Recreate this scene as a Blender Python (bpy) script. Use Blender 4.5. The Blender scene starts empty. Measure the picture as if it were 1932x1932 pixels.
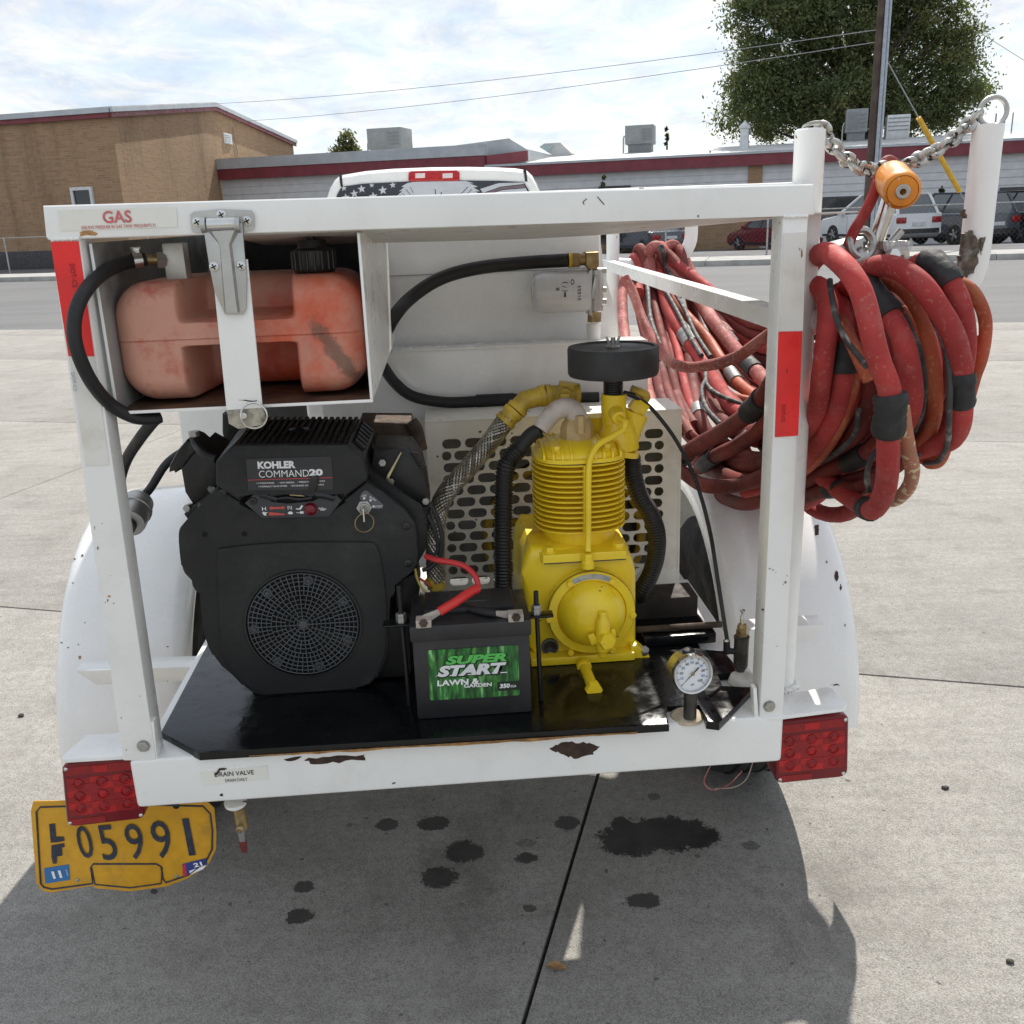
import bpy, bmesh, math, random
import numpy as np
from mathutils import Vector, Matrix

SC = bpy.context.scene
COL = SC.collection
rad = math.radians
rng = random.Random(7)

# ------------------------------------------------------------------ camera
S, FPX = 1932.0, 1800.0
PITCH, ROLL, EYE = rad(17.2), rad(2.1), 1.45
cp, sp, cr, sr = math.cos(PITCH), math.sin(PITCH), math.cos(ROLL), math.sin(ROLL)
cam_d = bpy.data.cameras.new("camera")
cam_d.sensor_width = 36.0
cam_d.lens = 36.0 * FPX / S
cam_d.clip_start = 0.05
cam_d.clip_end = 3000.0
cam = bpy.data.objects.new("camera", cam_d)
COL.objects.link(cam)
_r = Vector((cr, -sr * sp, -sr * cp)); _u = Vector((sr, cr * sp, cr * cp)); _f = Vector((0, cp, -sp))
cam.matrix_world = Matrix(((_r.x, _u.x, -_f.x, 0), (_r.y, _u.y, -_f.y, 0), (_r.z, _u.z, -_f.z, EYE), (0, 0, 0, 1)))
SC.camera = cam

# ------------------------------------------------------------------ exposure
SC.view_settings.view_transform = 'Standard'
SC.view_settings.look = 'None'
SC.view_settings.exposure = 1.04
SC.view_settings.gamma = 1.0
SC.view_settings.use_curve_mapping = False

# ------------------------------------------------------------------ frames: W world, T trailer, S street
YAW, F0 = rad(3.6), 1.33
SYAW = rad(15)
SUN_AZ, SUN_EL = 16.0, 49.0          # degrees clockwise from +Y, above horizon

# ------------------------------------------------------------------ world (thin cloud over a pale blue sky)
W = bpy.data.worlds.new("World")
SC.world = W
W.use_nodes = True
nt = W.node_tree
for n in list(nt.nodes): nt.nodes.remove(n)
out = nt.nodes.new("ShaderNodeOutputWorld")
bg = nt.nodes.new("ShaderNodeBackground")
bg.inputs[1].default_value = 0.14
sky = nt.nodes.new("ShaderNodeTexSky")
sky.sky_type = 'NISHITA'
sky.sun_disc = False
sky.sun_elevation = rad(SUN_EL)
sky.sun_rotation = rad(SUN_AZ)
sky.air_density = 1.0
sky.dust_density = 1.2
sky.ozone_density = 1.0
tc = nt.nodes.new("ShaderNodeTexCoord")
sep = nt.nodes.new("ShaderNodeSeparateXYZ")
nt.links.new(tc.outputs["Generated"], sep.inputs[0])
def wm(op, a, b=None):
    m = nt.nodes.new("ShaderNodeMath"); m.operation = op
    for i, x in enumerate((a, b)):
        if x is None: continue
        if isinstance(x, (int, float)): m.inputs[i].default_value = x
        else: nt.links.new(x, m.inputs[i])
    return m.outputs[0]
den = wm('ADD', wm('MAXIMUM', sep.outputs[2], 0.0), 0.16)
cmb = nt.nodes.new("ShaderNodeCombineXYZ")
nt.links.new(wm('DIVIDE', sep.outputs[0], den), cmb.inputs[0])
nt.links.new(wm('MULTIPLY', wm('DIVIDE', sep.outputs[1], den), 0.8), cmb.inputs[1])
def wnoise(scale, detail, rough, dist):
    n = nt.nodes.new("ShaderNodeTexNoise")
    n.inputs["Scale"].default_value = scale; n.inputs["Detail"].default_value = detail
    n.inputs["Roughness"].default_value = rough; n.inputs["Distortion"].default_value = dist
    nt.links.new(cmb.outputs[0], n.inputs["Vector"])
    return n.outputs["Fac"]
n1 = wnoise(1.3, 8, 0.6, 0.3); n2 = wnoise(5.5, 6, 0.62, 0.9)
fac = wm('ADD', wm('MULTIPLY', n1, 0.55), wm('MULTIPLY', n2, 0.5))
mr = nt.nodes.new("ShaderNodeMapRange")
mr.interpolation_type = 'SMOOTHSTEP'
mr.inputs[1].default_value = 0.40; mr.inputs[2].default_value = 0.66
mr.inputs[3].default_value = 0.82; mr.inputs[4].default_value = 0.97
nt.links.new(fac, mr.inputs[0])
mixw = nt.nodes.new("ShaderNodeMix"); mixw.data_type = 'RGBA'
nt.links.new(mr.outputs[0], mixw.inputs[0])
nt.links.new(sky.outputs[0], mixw.inputs[6])
n3 = wnoise(3.6, 9, 0.68, 0.5)
mr3 = nt.nodes.new("ShaderNodeMapRange"); mr3.interpolation_type = 'SMOOTHSTEP'
mr3.inputs[1].default_value = 0.36; mr3.inputs[2].default_value = 0.66
nt.links.new(wm('ADD', wm('MULTIPLY', n3, 0.65), wm('MULTIPLY', n2, 0.35)), mr3.inputs[0])
cl = nt.nodes.new("ShaderNodeMix"); cl.data_type = 'RGBA'
nt.links.new(mr3.outputs[0], cl.inputs[0])
cl.inputs[6].default_value = (2.15, 2.48, 2.98, 1); cl.inputs[7].default_value = (3.55, 3.48, 3.34, 1)
nt.links.new(cl.outputs[2], mixw.inputs[7])
nt.links.new(mixw.outputs[2], bg.inputs[0])
nt.links.new(bg.outputs[0], out.inputs[0])

# ------------------------------------------------------------------ sun
sd = bpy.data.lights.new("sun", 'SUN')
sd.energy = 2.9; sd.angle = rad(0.6); sd.color = (1.0, 0.945, 0.86)
sun = bpy.data.objects.new("sun", sd); COL.objects.link(sun)
_sv = Vector((math.sin(rad(SUN_AZ)) * math.cos(rad(SUN_EL)), math.cos(rad(SUN_AZ)) * math.cos(rad(SUN_EL)), math.sin(rad(SUN_EL))))
sun.rotation_euler = (-_sv).to_track_quat('-Z', 'Y').to_euler()
sun.location = (3, 6, 12)

# ------------------------------------------------------------------ frame maths
FRM = {'W': Matrix.Identity(4),
       'T': Matrix.Translation((0, F0, 0)) @ Matrix.Rotation(YAW, 4, 'Z'),
       'S': Matrix.Rotation(-SYAW, 4, 'Z')}
INV = {k: m.inverted() for k, m in FRM.items()}
def ray(px, py):                       # picture point (1932 scale) -> world direction
    x = (px - 966) / FPX; y = -(py - 966) / FPX
    xr = x * cr + y * sr; yr = -x * sr + y * cr
    return Vector((xr, cp + yr * sp, -sp + yr * cp))
def on(px, py, frame, axis, val):      # where the sight line meets a plane of that frame
    o = INV[frame] @ Vector((0, 0, EYE)); d = INV[frame].to_3x3() @ ray(px, py)
    return o + d * ((val - o[axis]) / d[axis])
def Q(px, py, v): return on(px, py, 'T', 1, v)
def QW(px, py, w): return on(px, py, 'T', 2, w)
def QU(px, py, u): return on(px, py, 'T', 0, u)
def SY(px, py, y): return on(px, py, 'S', 1, y)
def SX(px, py, x): return on(px, py, 'S', 0, x)
def GW(px, py, z=0.0): return on(px, py, 'W', 2, z)
def crop(x0, y0, s):                   # a reading taken in an enlarged part of the photo
    return lambda cx, cy: ((x0 + cx * s) * 0.754688, (y0 + cy * s) * 0.754688)
def depth(p, frame='T'):
    w = FRM[frame] @ Vector(p)
    return (w - Vector((0, 0, EYE))).dot(Vector((0, cp, -sp)))
def RP(px, p, frame='T'): return px * depth(p, frame) / FPX    # picture length -> metres at p

# ------------------------------------------------------------------ objects
INFO = {}
def thing(name, label, cat, frame='T', origin=(0, 0, 0), group=None, kind=None):
    o = bpy.data.objects.new(name, None); COL.objects.link(o)
    o.empty_display_size = 0.1
    o.matrix_world = FRM[frame] @ Matrix.Translation(origin)
    INFO[o.name] = (frame, Vector(origin))
    tag(o, label, cat, group, kind)
    return o
def tag(o, label=None, cat=None, group=None, kind=None):
    if label: o["label"] = label
    if cat: o["category"] = cat
    if group: o["group"] = group
    if kind: o["kind"] = kind
    return o
def copy_tree(o, parent=None):
    c = o.copy(); COL.objects.link(c)
    INFO[c.name] = INFO[o.name]
    if parent is not None: c.parent = parent
    for ch in list(o.children): copy_tree(ch, c)
    return c
def relabel(o, label): o["label"] = label; return o

def catmull(pts, per=6, closed=False):
    P = [Vector(p) for p in pts]; n = len(P)
    if n < 3: return P
    res = []
    for i in range(n if closed else n - 1):
        if closed: a, b, c, d = P[(i - 1) % n], P[i], P[(i + 1) % n], P[(i + 2) % n]
        else:
            b, c = P[i], P[i + 1]
            a = P[i - 1] if i > 0 else b * 2 - c
            d = P[i + 2] if i + 2 < n else c * 2 - b
        for k in range(per):
            t = k / per
            res.append(0.5 * ((2 * b) + (c - a) * t + (2 * a - 5 * b + 4 * c - d) * t * t + (3 * b - a - 3 * c + d) * t ** 3))
    if not closed: res.append(P[-1])
    return res

class MB:
    def __init__(s): s.bm = bmesh.new(); s.mi = 0
    def _faces(s, fs):
        for f in fs: f.material_index = s.mi
    def box(s, lo, hi, bev=0.0, seg=2, rot=None, piv=None):
        lo, hi = Vector(lo), Vector(hi)
        c = (lo + hi) / 2; d = hi - lo
        r = bmesh.ops.create_cube(s.bm, size=1.0)
        vs = r['verts']
        for v in vs: v.co = Vector((v.co.x * d.x, v.co.y * d.y, v.co.z * d.z)) + c
        return s._fin(vs, bev, seg, rot, piv if piv is not None else c)
    def _fin(s, vs, bev, seg, rot, piv):
        fs = list({f for v in vs for f in v.link_faces})
        s._faces(fs)
        if bev > 0:
            es = list({e for v in vs for e in v.link_edges})
            r = bmesh.ops.bevel(s.bm, geom=es, offset=bev, segments=seg, profile=0.6, affect='EDGES', clamp_overlap=True)
            s._faces(r['faces'])
            vs = list({v for f in r['faces'] for v in f.verts} | {v for v in vs if v.is_valid})
        if rot is not None:
            m = rot.to_3x3(); p = Vector(piv)
            for v in vs: v.co = m @ (v.co - p) + p
        return s
    def poly(s, pts):
        f = s.bm.faces.new([s.bm.verts.new(p) for p in pts]); f.material_index = s.mi
        return s
    def prism(s, pts, d, bev=0.0, seg=2, bev_all=False):
        """polygon (3-D points, one plane) pushed by the vector d; the first side is the front, bevelled"""
        d = Vector(d); P = [Vector(p) for p in pts]; n = len(P)
        nrm = Vector((0, 0, 0))
        for i in range(n): nrm += P[i].cross(P[(i + 1) % n])
        if nrm.dot(d) > 0: P.reverse()
        a = [s.bm.verts.new(p) for p in P]; b = [s.bm.verts.new(p + d) for p in P]
        fs = [s.bm.faces.new(a), s.bm.faces.new(b[::-1])]
        fe = [s.bm.edges.get((a[i], a[(i + 1) % n])) for i in range(n)]
        for i in range(n):
            j = (i + 1) % n
            fs.append(s.bm.faces.new((a[j], a[i], b[i], b[j])))
        s._faces(fs)
        if bev > 0:
            es = fe
            if bev_all: es = list({e for f in fs for e in f.edges})
            r = bmesh.ops.bevel(s.bm, geom=es, offset=bev, segments=seg, profile=0.6, affect='EDGES', clamp_overlap=True)
            s._faces(r['faces'])
        return s
    def loft(s, rings, cap=True, closed_ring=True, close=False):
        R = [[s.bm.verts.new(p) for p in r] for r in rings]
        n = len(R[0]); fs = []
        m = len(R)
        for i in range(m if close else m - 1):
            A, B = R[i], R[(i + 1) % m]
            for k in range(n if closed_ring else n - 1):
                j = (k + 1) % n
                fs.append(s.bm.faces.new((A[k], A[j], B[j], B[k])))
        if cap and closed_ring and not close:
            fs.append(s.bm.faces.new(R[0][::-1])); fs.append(s.bm.faces.new(R[-1]))
        s._faces(fs)
        return s
    def tube(s, pts, r, n=10, per=0, closed=False, cap=True, radii=None, flat=None):
        P = catmull(pts, per, closed) if per else [Vector(p) for p in pts]
        m = len(P); rings = []
        T = []
        for i in range(m):
            if closed: t = P[(i + 1) % m] - P[i - 1]
            else: t = P[min(i + 1, m - 1)] - P[max(i - 1, 0)]
            T.append(t.normalized() if t.length > 1e-9 else Vector((0, 0, 1)))
        up = Vector((0, 0, 1)) if abs(T[0].z) < 0.9 else Vector((0, 1, 0))
        nrm = T[0].cross(up).normalized()
        for i in range(m):
            nrm = (nrm - T[i] * nrm.dot(T[i]))
            nrm = nrm.normalized() if nrm.length > 1e-9 else T[i].orthogonal().normalized()
            bn = T[i].cross(nrm)
            if radii is None: rr = r
            elif callable(radii): rr = radii(i / max(1, m - 1))
            else:
                x = i / max(1, m - 1) * (len(radii) - 1); k = min(int(x), len(radii) - 2)
                rr = radii[k] + (radii[k + 1] - radii[k]) * (x - k)
            fx = 1.0 if flat is None else flat
            rings.append([P[i] + (nrm * math.cos(2 * math.pi * k / n) * fx + bn * math.sin(2 * math.pi * k / n)) * rr for k in range(n)])
        return s.loft(rings, cap=cap, close=closed)
    def cyl(s, a, b, r, n=16, r2=None, bev=0.0, cap=True):
        a, b = Vector(a), Vector(b)
        r2 = r if r2 is None else r2
        if bev > 0:
            L = (b - a).length; t = (b - a).normalized()
            return s.tube([a, a + t * bev, b - t * bev, b], r, n, radii=None if False else _step([r - bev, r, r2, r2 - bev]), cap=cap)
        return s.tube([a, b], r, n, radii=[r, r2], cap=cap)
    def lathe(s, prof, o, axis=(0, 0, 1), n=24, cap=True, closed=False):
        """prof: (radius, distance along axis)"""
        o = Vector(o); ax = Vector(axis).normalized()
        x = ax.orthogonal().normalized()
        if abs(ax.z) < 0.99: x = ax.cross(Vector((0, 0, 1))).normalized()
        else: x = Vector((1, 0, 0))
        y = ax.cross(x)
        rings = [[o + ax * h + (x * math.cos(2 * math.pi * k / n) + y * math.sin(2 * math.pi * k / n)) * max(r, 1e-5) for k in range(n)] for r, h in prof]
        return s.loft(rings, cap=cap, close=closed)
    def hexa(s, o, axis, r, h, bev=0.0):
        return s.lathe([(r * 0.93, h), (r, h * 0.85), (r, 0)][::-1] if bev == 0 else [(r, 0), (r, h - bev), (r - bev, h)], o, axis, 6)
    def torus(s, o, axis, R, r, n=24, m=8, a0=0, a1=360):
        o = Vector(o); ax = Vector(axis).normalized()
        x = ax.cross(Vector((0, 0, 1)))
        x = x.normalized() if x.length > 1e-4 else Vector((1, 0, 0))
        y = ax.cross(x)
        full = abs(a1 - a0) >= 360
        k = n if full else n + 1
        pts = [o + (x * math.cos(rad(a0 + (a1 - a0) * i / n)) + y * math.sin(rad(a0 + (a1 - a0) * i / n))) * R for i in range(k)]
        return s.tube(pts, r, m, closed=full)
    def xf(s, m):
        for v in s.bm.verts: v.co = m @ v.co
        return s
    def build(s, name, mat, parent=None, frame=None, origin=None, smooth=35, kind=None):
        if parent is not None: frame, origin = INFO[parent.name]
        else:
            frame = frame or 'T'
            if origin is None:
                zs = [v.co for v in s.bm.verts]
                origin = Vector((sum(p.x for p in zs) / len(zs), sum(p.y for p in zs) / len(zs), min(p.z for p in zs)))
            origin = Vector(origin)
        for v in s.bm.verts: v.co = v.co - origin
        bmesh.ops.recalc_face_normals(s.bm, faces=s.bm.faces[:])
        me = bpy.data.meshes.new(name)
        s.bm.to_mesh(me); s.bm.free()
        for mt in (mat if isinstance(mat, (list, tuple)) else [mat]): me.materials.append(mt)
        if smooth and len(me.polygons):
            me.polygons.foreach_set("use_smooth", [True] * len(me.polygons))
            me.set_sharp_from_angle(angle=rad(smooth))
        o = bpy.data.objects.new(name, me); COL.objects.link(o)
        if parent is not None: o.parent = parent
        else: o.matrix_world = FRM[frame] @ Matrix.Translation(origin)
        INFO[o.name] = (frame, origin)
        if kind: o["kind"] = kind
        return o
def _step(vals): return lambda t: vals[min(int(round(t * 3)), 3)]

_fonts = {}
def lettering(text, origin, ax, ay, size, mat, parent, bold=0.0, shear=0.0, sx=1.0, name="lettering", width=None, lift=0.0006, spacing=1.0, lab=None):
    """flat print: text centred on origin, along ax, up along ay, pushed out by lift"""
    cu = bpy.data.curves.new("txt", 'FONT')
    cu.body = text; cu.size = 1.0; cu.align_x = 'CENTER'; cu.align_y = 'CENTER'
    cu.offset = bold; cu.shear = shear; cu.space_character = spacing; cu.resolution_u = 3
    cu.fill_mode = 'FRONT'
    ob = bpy.data.objects.new("txt", cu)
    me = bpy.data.meshes.new_from_object(ob)
    bpy.data.objects.remove(ob); bpy.data.curves.remove(cu)
    xs = [v.co.x for v in me.vertices]; ys = [v.co.y for v in me.vertices]
    w0 = max(xs) - min(xs); h0 = max(ys) - min(ys)
    cx, cy = (max(xs) + min(xs)) / 2, (max(ys) + min(ys)) / 2
    ax, ay = Vector(ax).normalized(), Vector(ay).normalized()
    nz = ax.cross(ay).normalized()
    ky = size / h0
    kx = (width / w0) if width else ky * sx
    fr, og = INFO[parent.name]
    o0 = Vector(origin) - og
    for v in me.vertices:
        v.co = o0 + ax * ((v.co.x - cx) * kx) + ay * ((v.co.y - cy) * ky) + nz * lift
    me.materials.clear(); me.materials.append(mat)
    me.name = name
    o = bpy.data.objects.new(name, me); COL.objects.link(o); o.parent = parent
    INFO[o.name] = (fr, og)
    return o

# ------------------------------------------------------------------ materials
MATS = {}
class N:
    def __init__(s, name):
        s.m = bpy.data.materials.new(name); s.m.use_nodes = True
        s.t = s.m.node_tree; s.t.nodes.clear()
        s.out = s.t.nodes.new("ShaderNodeOutputMaterial")
        s.b = s.t.nodes.new("ShaderNodeBsdfPrincipled")
        s.t.links.new(s.b.outputs[0], s.out.inputs[0])
        s.obj = s.t.nodes.new("ShaderNodeTexCoord").outputs["Object"]
        s.pos = s.t.nodes.new("ShaderNodeNewGeometry").outputs["Position"]
    def link(s, a, b): s.t.links.new(a, b)
    def setin(s, i, x):
        if isinstance(x, (int, float)): i.default_value = x
        elif isinstance(x, (tuple, list)): i.default_value = (*x, 1) if len(x) == 3 and len(i.default_value) == 4 else x
        else: s.t.links.new(x, i)
    def noise(s, scale, detail=3, rough=0.55, vec=None, dist=0.0):
        n = s.t.nodes.new("ShaderNodeTexNoise")
        n.inputs["Scale"].default_value = scale; n.inputs["Detail"].default_value = detail
        n.inputs["Roughness"].default_value = rough; n.inputs["Distortion"].default_value = dist
        s.link(vec or s.obj, n.inputs["Vector"]); return n.outputs["Fac"]
    def voro(s, scale, vec=None, feature='F1', outp="Distance"):
        n = s.t.nodes.new("ShaderNodeTexVoronoi"); n.feature = feature
        n.inputs["Scale"].default_value = scale
        s.link(vec or s.obj, n.inputs["Vector"]); return n.outputs[outp]
    def math(s, op, a, b=0.0, c=None):
        n = s.t.nodes.new("ShaderNodeMath"); n.operation = op
        s.setin(n.inputs[0], a); s.setin(n.inputs[1], b)
        if c is not None: s.setin(n.inputs[2], c)
        return n.outputs[0]
    def vmath(s, op, a, b):
        n = s.t.nodes.new("ShaderNodeVectorMath"); n.operation = op
        s.setin(n.inputs[0], a); s.setin(n.inputs[1], b)
        return n.outputs["Value"] if op in ('LENGTH', 'DISTANCE', 'DOT_PRODUCT') else n.outputs["Vector"]
    def ramp(s, x, lo, hi, a=0.0, b=1.0, smooth=True):
        n = s.t.nodes.new("ShaderNodeMapRange"); n.clamp = True
        n.interpolation_type = 'SMOOTHSTEP' if smooth else 'LINEAR'
        s.link(x, n.inputs[0])
        for i, v in enumerate((lo, hi, a, b)): n.inputs[i + 1].default_value = v
        return n.outputs[0]
    def mix(s, f, a, b, mode='MIX'):
        n = s.t.nodes.new("ShaderNodeMix"); n.data_type = 'RGBA'; n.blend_type = mode
        s.setin(n.inputs[0], f); s.setin(n.inputs[6], a); s.setin(n.inputs[7], b)
        return n.outputs[2]
    def map(s, vec=None, scale=(1, 1, 1), rot=(0, 0, 0), loc=(0, 0, 0)):
        n = s.t.nodes.new("ShaderNodeMapping")
        n.inputs["Scale"].default_value = scale; n.inputs["Rotation"].default_value = rot; n.inputs["Location"].default_value = loc
        s.link(vec or s.obj, n.inputs["Vector"]); return n.outputs[0]
    def xyz(s, vec=None):
        n = s.t.nodes.new("ShaderNodeSeparateXYZ"); s.link(vec or s.obj, n.inputs[0]); return n.outputs
    def bump(s, h, strength=0.3, dist=0.002, prev=None):
        n = s.t.nodes.new("ShaderNodeBump")
        n.inputs["Strength"].default_value = strength; n.inputs["Distance"].default_value = dist
        s.link(h, n.inputs["Height"])
        if prev is not None: s.link(prev, n.inputs["Normal"])
        s.link(n.outputs[0], s.b.inputs["Normal"]); return n.outputs[0]
    def set(s, col=None, rough=None, metal=None, **kw):
        if col is not None: s.setin(s.b.inputs["Base Color"], col)
        if rough is not None: s.setin(s.b.inputs["Roughness"], rough)
        if metal is not None: s.setin(s.b.inputs["Metallic"], metal)
        for k, v in kw.items(): s.setin(s.b.inputs[k], v)
        return s
def M(name, col, rough=0.5, metal=0.0, var=0.12, vscale=9, grime=None, gamt=0.35, gscale=5, bump=0.0, bscale=90, bdist=0.001, spots=None, sscale=60, sth=0.72, samt=1.0, coat=0.0, spec=None, rvar=0.1):
    """a surface with cloudy tone variation, optional grime in a second colour, flecks and fine relief"""
    if name in MATS: return MATS[name]
    n = N(name)
    c = Vector(col)
    f = n.ramp(n.noise(vscale, 4), 0.3, 0.7)
    out = n.mix(f, tuple(c * (1 - var)), tuple(Vector([min(0.95, x) for x in c * (1 + var)])))
    rr = n.ramp(n.noise(vscale * 2.3, 3), 0.3, 0.7, max(0.03, rough - rvar), min(1, rough + rvar))
    if grime is not None:
        g = n.ramp(n.noise(gscale, 6, 0.68), 0.48, 0.74, 0, gamt)
        out = n.mix(g, out, grime)
    if spots is not None:
        sfac = n.ramp(n.noise(sscale, 2, 0.5), sth, sth + (0.03 if samt > .9 else .10), 0, samt)
        out = n.mix(sfac, out, spots)
    n.set(out, rr, metal)
    if coat: n.set(**{"Coat Weight": coat, "Coat Roughness": 0.1})
    if spec is not None: n.set(**{"Specular IOR Level": spec})
    if bump: n.bump(n.noise(bscale, 3, 0.6), bump, bdist)
    MATS[name] = n.m
    return n.m
# ================================================================== materials in use
white = M("white_paint", (.85, .85, .82), .32, var=.035, vscale=5, grime=(.52, .49, .42), gamt=.22, gscale=7, spots=(.16, .075, .035), sscale=55, sth=.755, coat=.25, bump=.06, bscale=40, bdist=.002)
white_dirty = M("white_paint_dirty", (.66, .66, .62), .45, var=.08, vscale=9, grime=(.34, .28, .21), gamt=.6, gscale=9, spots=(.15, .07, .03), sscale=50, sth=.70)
white_clean = M("white_paint_clean", (.84, .84, .82), .25, var=.02, coat=.5, grime=(.7, .7, .67), gamt=.08)
enamel_black = M("black_deck_paint", (.0045, .005, .0055), .20, var=.25, vscale=14, bump=.22, bscale=60, bdist=.002, spec=.34, rvar=.10)
black_plastic = M("black_plastic", (.0105, .0108, .0110), .60, var=.25, vscale=8, grime=(.045, .047, .045), gamt=.6, gscale=9, bump=.3, bscale=420, bdist=.0008)
black_smooth = M("black_smooth_plastic", (.011, .011, .0115), .35, var=.2, grime=(.06, .055, .05), gamt=.3)
rubber = M("black_rubber", (.014, .014, .015), .6, var=.25, grime=(.06, .057, .052), gamt=.35, bump=.2, bscale=240)
dark_void = M("dark_inside", (.006, .006, .006), .9)
chrome = M("bright_steel", (.62, .62, .60), .22, 1.0, var=.1, grime=(.3, .27, .22), gamt=.35)
zinc = M("dull_zinc", (.44, .44, .42), .42, .85, var=.16, grime=(.22, .19, .15), gamt=.5, gscale=22, bump=.2, bscale=160)
cast_metal = M("cast_metal", (.50, .50, .48), .38, .9, var=.12, bump=.35, bscale=190, grime=(.25, .23, .2), gamt=.35)
rusty = M("rusty_steel", (.075, .052, .038), .8, .2, var=.4, vscale=30, grime=(.16, .075, .03), gamt=.6, gscale=26, bump=.5, bscale=120)
rust_chip = M("bare_rust", (.045, .024, .016), .8, var=.4, vscale=60)
rust_orange = M("rust_bleed", (.42, .22, .08), .7, var=.4, vscale=60)
brass = M("dirty_brass", (.34, .25, .12), .4, .8, var=.25, vscale=40, grime=(.09, .06, .035), gamt=.6, gscale=30)
red_tape = M("red_reflective_tape", (.80, .022, .020), .36, var=.08, vscale=16, grime=(.4, .06, .05), gamt=.3, gscale=14, bump=.15, bscale=600)
white_tape = M("white_reflective_tape", (.74, .73, .68), .4, var=.05, grime=(.5, .42, .3), gamt=.35, gscale=15)
sticker = M("sticker_white", (.80, .79, .72), .4, var=.03, grime=(.62, .57, .44), gamt=.4, gscale=18)
ink_red = M("ink_red", (.55, .13, .14), .5, var=.15, vscale=60, grime=(.7, .45, .4), gamt=.5, gscale=40)
ink_black = M("ink_black", (.02, .02, .022), .5)
ink_white = M("ink_white", (.82, .82, .82), .4)
ink_grey = M("ink_grey", (.42, .44, .45), .5)
ink_blue = M("ink_blue", (.03, .16, .40), .4)
ink_navy = M("ink_navy", (.022, .03, .055), .42, var=.3, grime=(.3, .25, .12), gamt=.18, gscale=60)
yellow = M("yellow_enamel", (.95, .665, .02), .36, var=.07, vscale=10, grime=(.66, .45, .02), gamt=.35, gscale=8, coat=.2, bump=.3, bscale=130, bdist=.0012, spots=(.22, .15, .03), sscale=70, sth=.745)
yellow_dull = M("yellow_paint_dull", (.58, .40, .045), .5, var=.2, vscale=30, grime=(.25, .16, .05), gamt=.5, gscale=28)
plate_yellow = M("plate_yellow", (.66, .34, .015), .38, var=.14, vscale=14, grime=(.36, .2, .03), gamt=.6, gscale=12)
hose_red = M("hose_red", (.36, .040, .037), .74, var=.25, vscale=9, grime=(.34, .105, .09), gamt=.6, gscale=26, spots=(.46, .28, .20), sscale=160, sth=.60, samt=.26, spec=.3, bump=.25, bscale=190)
hose_dull = M("hose_dull_red", (.155, .030, .025), .75, var=.35, vscale=8, grime=(.10, .062, .05), gamt=.65, gscale=6, spots=(.26, .15, .11), sscale=150, sth=.60, samt=.28, spec=.25, bump=.3, bscale=190)  # dull red, with the shade on the lower hoses put into the colour
hose_pink = M("hose_dusty_sunlit", (.33, .092, .08), .7, var=.3, vscale=9, grime=(.48, .31, .27), gamt=.65, gscale=9, spots=(.5, .36, .3), sscale=130, sth=.57, samt=.5, spec=.25, bump=.3, bscale=170)  # dusty pink, with sunlight on the top strands put into the colour
hose_orange = M("hose_orange_red", (.38, .078, .036), .62, var=.25, vscale=8, grime=(.42, .22, .10), gamt=.5, gscale=10, spots=(.5, .36, .2), sscale=160, sth=.58, samt=.28, spec=.3, bump=.25, bscale=240)
hose_black = M("hose_black_worn", (.035, .033, .032), .7, var=.4, vscale=30, grime=(.36, .34, .32), gamt=.7, gscale=34, bump=.3)
cloth_tape = M("black_cloth_tape", (.016, .016, .0165), .68, var=.3, vscale=30, bump=.5, bscale=70, bdist=.003, grime=(.08, .075, .07), gamt=.4)
tin = M("aluminium_tag", (.55, .54, .5), .4, .7, var=.1, bump=.3, bscale=80)
car_glass = M("car_glass", (.075, .088, .095), .08, var=.1, spec=.9)  # grey base lightened to stand in for reflected sky
glass_dark = M("tinted_glass", (.018, .022, .026), .06, var=.1, spec=.7)
lens_red = M("red_lens", (.27, .004, .008), .2, var=.15, vscale=60)
lens_bright = M("red_lens_bright", (.42, .006, .010), .2, var=.15, vscale=60)
lens_deep = M("red_lens_deep", (.15, .003, .009), .16)

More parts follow.
